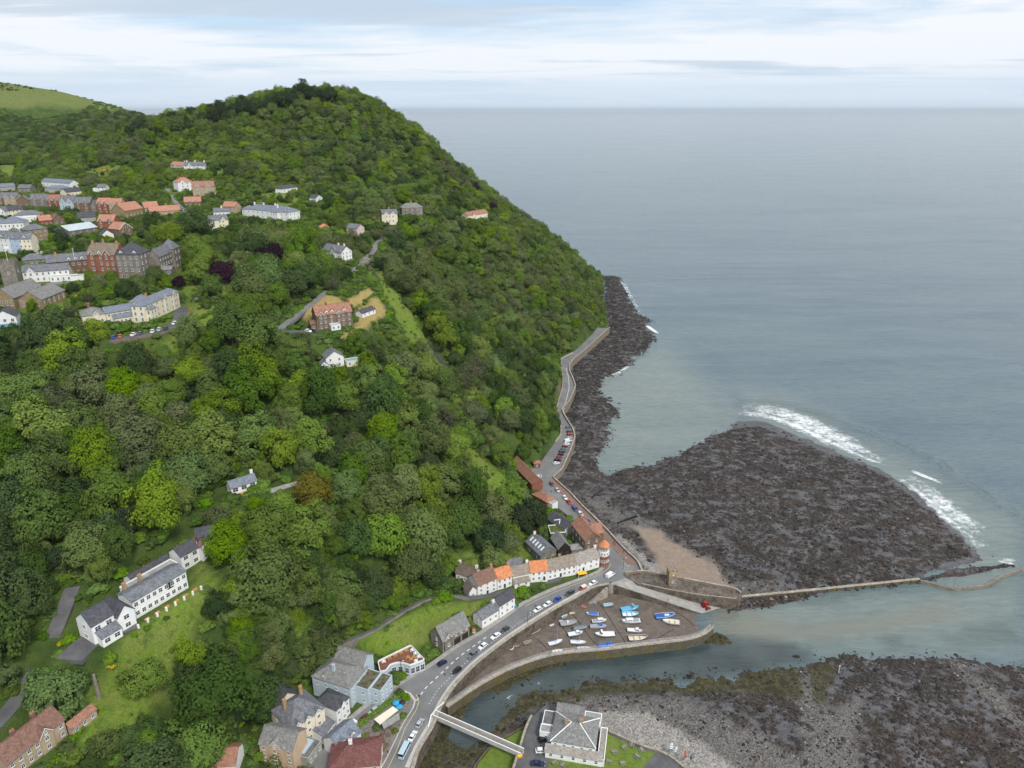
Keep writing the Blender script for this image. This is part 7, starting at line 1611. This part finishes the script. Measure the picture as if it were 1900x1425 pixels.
for a in [(420,505,8,'copper',2,'dark purple copper beech in the parkland below the town'),(508,468,9,'copper',0,'broad maroon copper beech above the wooded slope'),(335,520,3.5,'copper',0,'small plum-leaved tree beside the cream hotel'),(845,350,5.5,'copper',0,'purple beech high on the wooded flank'),(880,345,5.5,'copper',2,'purple beech beside another high on the wooded flank'),(912,382,6,'copper',0,'purple beech above the terracotta-roofed cottage'),
    (116,440,4.2,'yew',1,'tall dark evergreen beside the town car park'),(365,405,10,'deep',0,'great deep green tree in front of the red-tiled halls'),(318,423,8.5,'lime',3,'broad lime green tree next to the great deep green one'),(290,405,6,'deep',0,'deep green tree beside the red-tiled range'),
    (978,942,9,'yew',3,'wide dark cypress spreading behind the railway station'),(905,988,7,'yew',0,'dark rounded cypress above the thatched row'),(948,1000,4.5,'olive',1,'narrow olive tree beside the dark cypress'),(585,905,7,'rust',0,'rust-tinged yew near the small lodge'),
    (272,1262,5.5,'lime',0,'bright lime dome of a tree on the meadow'),(132,655,9,'lime',2,'big yellow-green tree below the cream hotel'),(236,712,7,'lime',1,'yellow-green tree among grey-leaved ones'),(478,800,8.5,'lime',2,'large yellow-green tree in the middle of the wood'),(420,750,7.5,'lime',1,'yellow-green tree upslope of the large one'),
    (175,715,9,'olive',4,'grey-green leafy giant left of the yellow-green tree'),(255,790,11,'olive',3,'spreading grey-green tree with wispy crown'),(340,765,6.5,'olive',0,'round grey-green tree upslope of the spreading one'),(490,1065,10.5,'mid',2,'huge mid green tree between the long hotel and the wood'),(425,1005,7,'lime',1,'yellow-green tree beside the black cabin'),
    (605,1145,7.5,'mid',0,'round green tree above the footpath'),(410,1270,10,'deep',2,'dense dark tree group at the meadow edge'),(350,1330,9,'mid',4,'leafy green tree at the foot of the meadow'),(100,1250,7.5,'mid',0,'round tree beside the wooded lane'),(480,1205,8,'deep',4,'dark tree overhanging the footpath'),(500,960,8,'pale',3,'pale green spreading tree below the small lodge'),(750,670,9,'olive',4,'broad olive green tree below the dry meadow'),(790,720,6,'pale',0,'pale green tree below the broad olive one'),
    (830,770,7,'brown',2,'half-bare brownish tree on the steep slope'),(640,1095,6,'mid',1,'green tree above the grass bank'),(700,1080,6,'deep',0,'dark green tree above the grass bank'),(665,400,5,'yew','pine','flat-topped pine beside the pink house'),(620,520,4.5,'brown',2,'leafless greyish tree in front of the white house'),(550,640,5,'pale',0,'pale tree by the villa parking'),(313,676,5,'pale',0,'small round pale tree in the clearing under the retaining hedge'),(240,535,5,'deep',0,'dark tree below the red brick hotel'),(290,505,5,'mid',0,'green tree hiding the foot of the grey hotel wing'),(400,525,6,'mid',0,'round green tree by the garden drive'),(170,1010,7,'mid',2,'green tree behind the long white hotel')]:
    crown_at(*a)
# dark pines along the skyline
rr = random.Random(12); SKY = [(x_, y_) for x_, y_ in [(235,206),(248,203),(258,198),(262,207),(320,192),(341,182),(352,186),(372,184),(388,172),(398,176),(405,166),(414,172),(420,163),(430,164),(436,158),(445,156),(452,160),(458,152),(466,156),(472,153),(480,156),(487,152),(495,157),(503,150),(510,155),(517,147),(525,152),(531,146),(540,150),(547,145),(555,149),(562,145),(570,148),(578,151),(590,152),(604,150),(612,152)]]
for k, (a, b_) in enumerate(SKY):
    cone = k in (5, 12, 20, 27); x, y, z = PY(a, b_+8, 862+rr.uniform(-15,12)); z = sink(x, y); Rr = rr.uniform(4.2,6.5) if not cone else 3.6
    TREES.append((x, y, z, Rr, 1.0 if cone else rr.uniform(1.0,1.5), 'yew', 'cone' if cone else rr.choice([0,1,4]), ('tall pointed pine on the hill crest' if cone else 'dark pine on the hill crest')))
# woodland filling the slopes
n = 60000
cx_ = RNG.uniform(-620, 125, n); cy_ = RNG.uniform(120, 960, n); cz_ = Z(cx_, cy_)
cpx, cpy, cd_ = proj(cx_, cy_, cz_)
slopeok = (cpx > -70) & (cpx < 1250) & (cpy > 100) & (cpy < 1530) & (sdist(cx_, cy_, SEAPOLY) < -5)
NOT = GRASS[:3] + GRASS[3:13] + [[(a, b) for a, b in g_] for g_ in DRY]
CLEAR = [[(365,1040),(400,1060),(410,1110),(370,1160),(330,1230),(300,1290),(230,1400),(150,1380),(140,1290),(200,1220),(260,1160),(355,1090)], GRASS[1], GRASS[2], GRASS[3],
         [(690,505),(712,500),(750,560),(800,640),(850,720),(900,790),(960,850),(975,870),(945,860),(880,790),(790,690),(740,600),(700,560)], [(500,610),(600,540),(690,500),(730,590),(690,605),(640,640),(600,620),(520,622)],
         [(190,655),(345,640),(345,575),(330,565),(200,600)]]
dead = np.zeros(n, bool)
for pg in CLEAR: dead |= inside(cpx, cpy, pg)
thin = np.zeros(n, bool)
for pg in GRASS[4:]: thin |= inside(cpx, cpy, pg)
for h in HS: dead |= sdist(cx_, cy_, h['foot']) > -2.5
for (nm, mt, pts, wd, lb), w3 in zip(LANES, LANE3): dead |= dist_line(cx_, cy_, [w[:2] for w in w3]) < wd/2+2.0
dead |= sdist(cx_, cy_, np.array(roadp)) > -3.0
dead |= (dist_line(cx_, cy_, [r_[:2] for r_ in RAIL]) < 5.5) | (sdist(cx_, cy_, np.array(cp)) > -6)
town = inside(cpx, cpy, [(-100,335),(200,350),(420,330),(560,345),(620,400),(600,440),(430,470),(340,510),(350,600),(150,620),(-100,640)])
shoredist = -sdist(cx_, cy_, SEAPOLY)
near_ = np.clip((430-cy_)/200, 0, 1)
Rr = np.clip(RNG.lognormal(1.40, .32, n), 2.4, 8.2)*(1+.12*near_)
Rr = np.where(town | thin, RNG.uniform(1.2, 3.2, n), Rr); Rr = np.where((shoredist < 35) & (cy_ > 380), Rr*.72, Rr); Rr = Rr*(1-.2*sstep(520, 720, cy_))
dead |= (town & (RNG.uniform(0,1,n) > .30)) | (thin & ~town & (RNG.uniform(0,1,n) > .05))
for h in HS: dead |= sdist(cx_, cy_, h['foot']) > -(1.5+.6*Rr)
use = slopeok & ~dead
# keep buildings, lanes and parked cars in view: drop trees whose crown would cover them
KEEP = [(t_[0]-t_[2]*FPX/t_[3]*.45, t_[1]-t_[2]*FPX/t_[3]*.6, t_[0]+t_[2]*FPX/t_[3]*.45, t_[1]+t_[2]*FPX/t_[3]*.25, t_[3]) for t_ in MANUAL] + [h['rect'] for h in HS] + [(695,1195,795,1275,275.),(1100,995,1130,1050,340.),(790,1140,880,1215,285.)] + [(690,425,735,460,550.),(655,455,702,505,497.),(510,540,610,612,385.),(195,590,345,640,333.),(480,885,565,915,285.),(120,1130,260,1230,235.),(1042,660,1075,800,560.),(1008,800,1070,870,450.),(1075,605,1140,660,640.),(985,855,1040,940,400.),(560,1207,640,1235,262.),(640,1182,720,1215,268.),(720,1142,800,1190,275.),(800,1112,890,1175,285.),(890,1090,960,1130,300.),(205,600,345,640,332.),(585,535,725,640,392.),(675,490,800,650,430.)]
cr = Rr*FPX/cd_; ch_py = cpy - (Rr*1.0+TRUNK_H*Rr/5)*FPX/cd_*.8
for x0, y0, x1, y1, dd in KEEP:
    w = cr*.85; use &= ~((cpx+w > x0) & (cpx-w < x1) & (ch_py+cr*.8 > y0+2) & (ch_py-cr*.8 < y1) & (cd_ < dd+1) & (cd_ > dd-110))
order = np.nonzero(use)[0]; order = order[np.argsort(-Rr[order]*(1+.5*RNG.uniform(size=len(order))))]
cell = {}; G_ = 9.0; acc = []
def fits(x, y, r):
    i, j = int(x//G_), int(y//G_)
    for a in (-1,0,1):
        for b in (-1,0,1):
            for (X_, Y_, R_) in cell.get((i+a, j+b), ()):
                if (X_-x)**2+(Y_-y)**2 < (.66*(R_+r))**2: return False
    return True
def occupy(x, y, r): cell.setdefault((int(x//G_), int(y//G_)), []).append((x, y, r))
for t in TREES: occupy(t[0], t[1], t[3]*1.0)
for i in order:
    x, y, r = cx_[i], cy_[i], Rr[i]
    if fits(x, y, r): occupy(x, y, r); acc.append(i)
FILL = [[(415,1085),(560,1045),(700,1075),(745,1125),(690,1160),(600,1200),(545,1222),(480,1250),(430,1200)], [(0,1040),(130,1050),(110,1150),(60,1240),(0,1320)], [(300,1300),(420,1240),(500,1260),(490,1350),(400,1400),(260,1420)], [(640,640),(760,640),(860,780),(850,830),(700,760)]]
acc = np.array(acc)
# species drift in patches
s1 = fbm(cx_[acc]/45, cy_[acc]/45, 3, 61); s2 = RNG.uniform(0,1,len(acc)); s3 = fbm(cx_[acc]/70, cy_[acc]/70, 3, 71)
for i, a1, a2, a3 in zip(acc, s1, s2, s3):
    if a3 > .56 and a2 < .45: c = 'olive'
    elif a3 < .36 and a2 < .5: c = 'deep'
    elif a1 > .52 and a2 < .55: c = 'lime'
    elif a2 < .12: c = 'lime'
    elif a2 < .48: c = 'mid'
    elif a2 < .64: c = 'pale'
    elif a2 < .78: c = 'deep'
    elif a2 < .87: c = 'olive'
    elif a2 < .905: c = 'brown'
    elif a2 < .975: c = 'yew'
    else: c = 'mid'
    if cx_[i] > -20 and cy_[i] > 560 and a2 > .72: c = 'brown' if a2 > .90 else 'olive'
    if cy_[i] > 560 and c in ('deep','yew','brown') and RNG.uniform() < .6: c = 'lime' if RNG.uniform() < .5 else 'pale'
    if c == 'yew': Rr[i] = min(Rr[i], 4.2)
    TREES.append((cx_[i], cy_[i], float(cz_[i]), Rr[i], RNG.uniform(.95,1.5) if cy_[i] < 560 else RNG.uniform(.85,1.15), c, int(RNG.integers(0,5)), None))
# steep banks behind the village: trees stand close above one another
for pg, cnt in zip(FILL, (440, 60, 50, 60)):
    q = np.array(pg, float); lo_, hi_ = q.min(0), q.max(0); got = []
    for _ in range(cnt):
        a, b_ = RNG.uniform(lo_[0], hi_[0]), RNG.uniform(lo_[1], hi_[1])
        if not inside(np.array([a]), np.array([b_]), pg)[0]: continue
        if any(abs(a-g_[0]) < 15 and abs(b_-g_[1]) < 15 for g_ in got): continue
        x, y, z = hit(a, b_, Z); X1, Y1 = np.array([x]), np.array([y])
        if any(sdist(X1, Y1, h['foot'])[0] > -5.5 for h in HS) or any(dist_line(X1, Y1, [w[:2] for w in w3])[0] < l_[3]/2+3 for l_, w3 in zip(LANES, LANE3)) or dist_line(X1, Y1, [r_[:2] for r_ in RAIL])[0] < 6: continue
        if cnt < 100 and not fits(x, y, 1.0): continue
        got.append((a, b_)); r = RNG.uniform(2.8, 4.8); TREES.append((x, y, z, r, RNG.uniform(1,1.45), RNG.choice(['mid','deep','mid','pale','olive','lime','deep']), int(RNG.integers(0,5)), None))
TX = np.array([t[0] for t in TREES]); TY = np.array([t[1] for t in TREES]); TZ_ = np.array([t[2] for t in TREES]); TR_ = np.array([t[3] for t in TREES])
tpx, tpy, td = proj(TX, TY, TZ_+TR_*1.3)
size = TR_*FPX/td; vis = (tpx > 5) & (tpx < 1895) & (tpy > 100) & (tpy < 1415)
auto = np.array([t[7] is None for t in TREES]); cand = np.nonzero(auto & vis)[0]; cand = cand[np.argsort(-size[cand])][:300]; solo = set(cand.tolist()) | set(np.nonzero(~auto)[0].tolist())
LBL = dict(lime='bright yellow-green broadleaf tree in the hillside wood', mid='fresh green broadleaf tree in the hillside wood', deep='deep green broadleaf tree in the hillside wood', olive='grey-green broadleaf tree in the hillside wood', pale='pale green broadleaf tree in the hillside wood', brown='brownish half-leafed tree in the hillside wood', yew='dark evergreen tree in the hillside wood')
rest = []
FIRST = {}
for i, t in enumerate(TREES):
    if i in solo:
        x, y, z, r, st, c, v, lb = t
        if (c, v) not in CM: v = 0
        k = r/5.0; rt = empty('conifer' if c == 'yew' else ('copper_beech' if c == 'copper' else 'broadleaf_tree'), (x, y, z), RNG.uniform(0, 6.28))
        rt.scale = (k, k, k*st); cw = link('crown', CM[c, v], rt); cw.location = (0, 0, TRUNK_H); link('trunk', TM[i % 3], rt)
        FIRST.setdefault((c, v), cw)
        tag(rt, lb or LBL[c], 'tree', None if lb and 'crest' not in lb else ('pines along the hill crest' if lb else LBL[c].replace('tree in the hillside wood', 'trees of the hillside wood')))
    else: rest.append(i)
protos = list(FIRST.keys()); pi = {k: n_ for n_, k in enumerate(protos)}
def near_key(c, v):
    if (c, v) in pi: return pi[c, v]
    for (a, b) in protos:
        if a == c: return pi[a, b]
    return 0
rest = np.array(rest); kk = TR_[rest]/5.0; stv = np.array([TREES[i][4] for i in rest])
pts = np.stack([TX[rest], TY[rest], TZ_[rest]+TRUNK_H*kk*.5], -1); scl = np.stack([kk, kk, kk*stv], -1); m_ = len(rest)
rot = np.stack([RNG.normal(0,.06,m_), RNG.normal(0,.06,m_), RNG.uniform(0,6.28,m_)], -1)
scatter('hillside_wood', pts, rot, scl, [near_key(TREES[i][5], TREES[i][6]) for i in rest], [FIRST[k] for k in protos], 'dense mixed green wood covering the hill to its crest', 'wood')
# far wood beyond the spur
n = 5200; ax_ = RNG.uniform(-1300, -420, n); ay_ = RNG.uniform(960, 1460, n); az_ = Z(ax_, ay_); qx_, qy_, qd = proj(ax_, ay_, az_)
k_ = (qx_ > -60) & (qx_ < 330) & (az_ < 186+9*RNG.uniform(-1,1,n)) & (ay_ > 1000); ax_, ay_, az_ = ax_[k_], ay_[k_], az_[k_]; m_ = len(ax_); kk = RNG.uniform(.8,1.35,m_)
scatter('far_wood', np.stack([ax_, ay_, az_+.5], -1), np.stack([np.zeros(m_),np.zeros(m_),RNG.uniform(0,6.28,m_)],-1), np.stack([kk,kk,kk*.9],-1), [near_key(c, 0) for c in RNG.choice(['mid','deep','olive','deep','pale'], m_)], [FIRST[k] for k in protos], 'distant blue-green wood in the valley beyond the spur', 'wood')
# scrub, ferns and bramble between the trees and over the banks
n = 46000; ax_ = RNG.uniform(-420, 130, n); ay_ = RNG.uniform(120, 900, n); k_ = sdist(ax_, ay_, SEAPOLY) < -2.2; ax_, ay_ = ax_[k_], ay_[k_]; az_ = Z(ax_, ay_); qx_, qy_, qd = proj(ax_, ay_, az_)
ok = (qx_ > -40) & (qx_ < 1200) & (qy_ > 150) & (qy_ < 1460)
for h in HS: ok &= sdist(ax_, ay_, h['foot']) < -1.2
for (nm, mt, pts_, wd, lb), w3 in zip(LANES, LANE3): ok &= dist_line(ax_, ay_, [w[:2] for w in w3]) > wd/2+.6
ok &= sdist(ax_, ay_, np.array(roadp)) < -1.2
ok &= dist_line(ax_, ay_, [r_[:2] for r_ in RAIL]) > 4.2
ok &= sdist(ax_, ay_, np.array(cp)) < -1.5
for g_ in DRY: ok &= ~inside(qx_, qy_, g_)
gr = np.zeros(len(ax_), bool)
for g_ in GRASS: gr |= inside(qx_, qy_, g_)
ok &= ~(gr & (RNG.uniform(0,1,len(ax_)) > .45)); ax_, ay_, az_, gr = ax_[ok], ay_[ok], az_[ok], gr[ok]; m_ = len(ax_)
kk = np.where(gr, RNG.uniform(.07,.20,m_), RNG.lognormal(-1.2,.38,m_)); kk = np.clip(kk, .07, .55)
fx_, fy_ = RNG.uniform(-1150,-560,1800), RNG.uniform(1330,1560,1800); fz_ = Z(fx_, fy_); f_ = (fz_ > 193) & (fbm(fx_/60, fy_/60, 3, 15) > .5); kk = np.concatenate([kk, RNG.uniform(.15,.6,f_.sum())]); ax_, ay_, az_ = np.concatenate([ax_, fx_[f_]]), np.concatenate([ay_, fy_[f_]]), np.concatenate([az_, fz_[f_]]); m_ = len(ax_)
SCR = []
for k, (sd, mt) in enumerate(((5,'leaf_scrub'),(6,'leaf_hedge'),(7,'leaf_scrub'))):
    me = crown_mesh('foliage', 400+sd, mt, 'broad', 26, 34, 1.5); SCR.append(me)
SO = []
for k, (a, b_, lb) in enumerate([(160,1255,'low rounded shrub at the edge of the hotel parking court'),(205,1225,'small leafy shrub below the parking court'),(330,1225,'little bush on the hotel meadow')]):
    x, y, z = hit(a, b_, Z); rt = tag(empty('shrub', (x, y, z)), lb, 'shrub'); o = link('foliage', SCR[k], rt); rt.scale = (.35,.35,.35); SO.append(o)
scatter('hillside_scrub', np.stack([ax_, ay_, az_-.6*kk], -1), np.stack([np.zeros(m_),np.zeros(m_),RNG.uniform(0,6.28,m_)],-1), np.stack([kk,kk,kk*RNG.uniform(.6,1.0,m_)],-1), RNG.choice([0,0,1,2], m_), SO, 'tangled scrub, bramble and ferns between the trees', 'undergrowth')
for k, (a, b_, s, lb) in enumerate([(741,1290,.34,'leafy bush at the tip of the island garden'),(752,1296,.28,'green bush behind the island kerb'),(748,1330,.24,'bush beside the grey garden shelter'),(700,1352,.26,'bush between the garden shelter and the tables'),(690,1380,.2,'small bush among the garden tables'),(733,1358,.2,'small bush by the island kerb'),(706,1372,.2,'flowering clump in the island garden'),(676,1372,.26,'bush near the lane side of the garden')]):
    x, y = P(a, b_, ROAD+.2); rt = tag(empty('shrub', (x, y, ROAD+.2), k), lb, 'shrub'); rt.scale = (s, s, s); link('foliage', SCR[k % 3], rt)
# gorse and flowering shrubs
GM = crown_mesh('foliage', 450, 'leaf_gold', 'broad', 22, 36, 1.3)
for k, (a, b_, s, lb) in enumerate([(172,1243,.30,'large yellow gorse by the dead trunk'),(205,1237,.24,'yellow gorse bush on the meadow'),(190,1247,.18,'small yellow gorse next to the dead trunk'),(214,1231,.14,'tiny yellow gorse beside the meadow gorse'),(112,1196,.16,'pale yellow shrub beside the wooded lane'),(180,1366,.2,'yellow shrub in the garden below the meadow'),(354,576,.22,'orange-yellow azalea by the cream hotel drive'),(372,575,.14,'small yellow azalea by the cream hotel drive'),(142,552,.3,'yellow shrub in the churchyard'),(104,397,.28,'yellow shrub in front of the terraced guest houses'),(702,418,.35,'yellow-flowered shrub near the cream villa'),(543,404,.3,'yellow shrub beside the white mansion'),(195,318,.7,'golden-leaved bush under the high wood')]):
    x, y, z = hit(a, b_, Z); rt = tag(empty('flowering_shrub', (x, y, z-.1), k), lb, 'shrub'); rt.scale = (s, s, s); link('foliage', GM, rt)
# dead trunk on the meadow
x, y, z = hit(186,1302,Z); rt = tag(empty('dead_tree', (x, y, z)), 'bare ivy-clad dead trunk standing on the meadow', 'tree'); MB().tube([(0,0,-.5),(.1,0,3),(-.1,.1,6.5),(.1,0,10)], [.75,.6,.5,.38], 9).tube([(0,0,7),(.8,.2,8.2)], [.2,.08], 6).build('trunk', M['wood_grey'], rt)
# clipped hedges
def hedge(pts, w, hh, label, z=None):
    q = [hit(a, b, Z) if z is None else (*P(a, b, z), z) for a, b in pts]; q = resample(smooth(q, 1), .9); r = RNG; nrm = normals2(q); V = []; Nq = []
    for i in range(len(q)):
        for _ in range(26):
            u, v = r.uniform(-1,1), r.uniform(0,1)
            if r.uniform() < .5: off, hz_ = u*w/2, hh*(.92+.1*r.uniform())
            else: off, hz_ = math.copysign(w/2, u)*(.9+.2*r.uniform()), v*hh
            V.append((q[i,0]+nrm[i,0]*off+r.uniform(-.4,.4), q[i,1]+nrm[i,1]*off+r.uniform(-.4,.4), q[i,2]+hz_)); Nq.append((nrm[i,0]*off*.6+r.normal()*.5, nrm[i,1]*off*.6+r.normal()*.5, .8+r.normal()*.4))
    b = MB()
    for p_, n_ in zip(V, Nq):
        n_ = Vector(n_).normalized(); a = n_.orthogonal().normalized(); c = n_.cross(a); s = r.uniform(.18,.42); p_ = Vector(p_)
        b.face([p_-a*s, p_-c*s*.8, p_+a*s, p_+c*s*.8])
    rt = tag(empty('hedge', tuple(q[len(q)//2])), label, 'hedge'); rt.location = (0, 0, 0)
    b.build('foliage', M['leaf_hedge'], rt)
    wall_along('inner_growth', q, w*.8, 'leaf_scrub', -.5, None, sm=0, step=None, parent=rt).location = (0, 0, hh*.8)
hedge([(195,655),(240,652),(290,643),(330,618),(370,592),(415,572)], 2.2, 1.6, 'long clipped yellow-green hedge curving below the car park wall')
hedge([(290,658),(330,638),(380,603),(420,580)], 1.5, 1.2, 'second clipped hedge running beside the long yellow-green one')
hedge([(660,572),(690,551),(697,546)], 1.6, 1.2, 'dark hedge dividing the dry meadow')
hedge([(845,1045),(880,1040),(920,1030),(935,1020)], 3.0, 2.4, 'tall clipped hedge above the detached thatched cottage')
hedge([(660,1352),(690,1330),(722,1305),(745,1290)], 1.6, 1.3, 'hedge along the lane side of the island garden', ROAD+.2)
hedge([(452,924),(470,918),(500,912)], 1.6, 1.2, 'small hedge below the lodge deck')
hedge([(96,1425),(140,1375),(150,1355)], 1.8, 1.4, 'garden hedge beside the brown terrace')
# ------------------------------------------------------------------ sea haze: even pale air round the whole place
m = begin('haze'); pv_ = nn('ShaderNodeVolumePrincipled'); pv_.inputs['Color'].default_value = (0.84, 0.93, 1.0, 1); pv_.inputs['Density'].default_value = 2.4e-5; pv_.inputs['Anisotropy'].default_value = 0.2
L.new(pv_.outputs[0], nn('ShaderNodeOutputMaterial').inputs['Volume'])
tag(MB().box(-65000, -800, -12, 65000, 95000, 300).build('haze', m), 'thin pale sea haze', 'haze', kind='stuff')
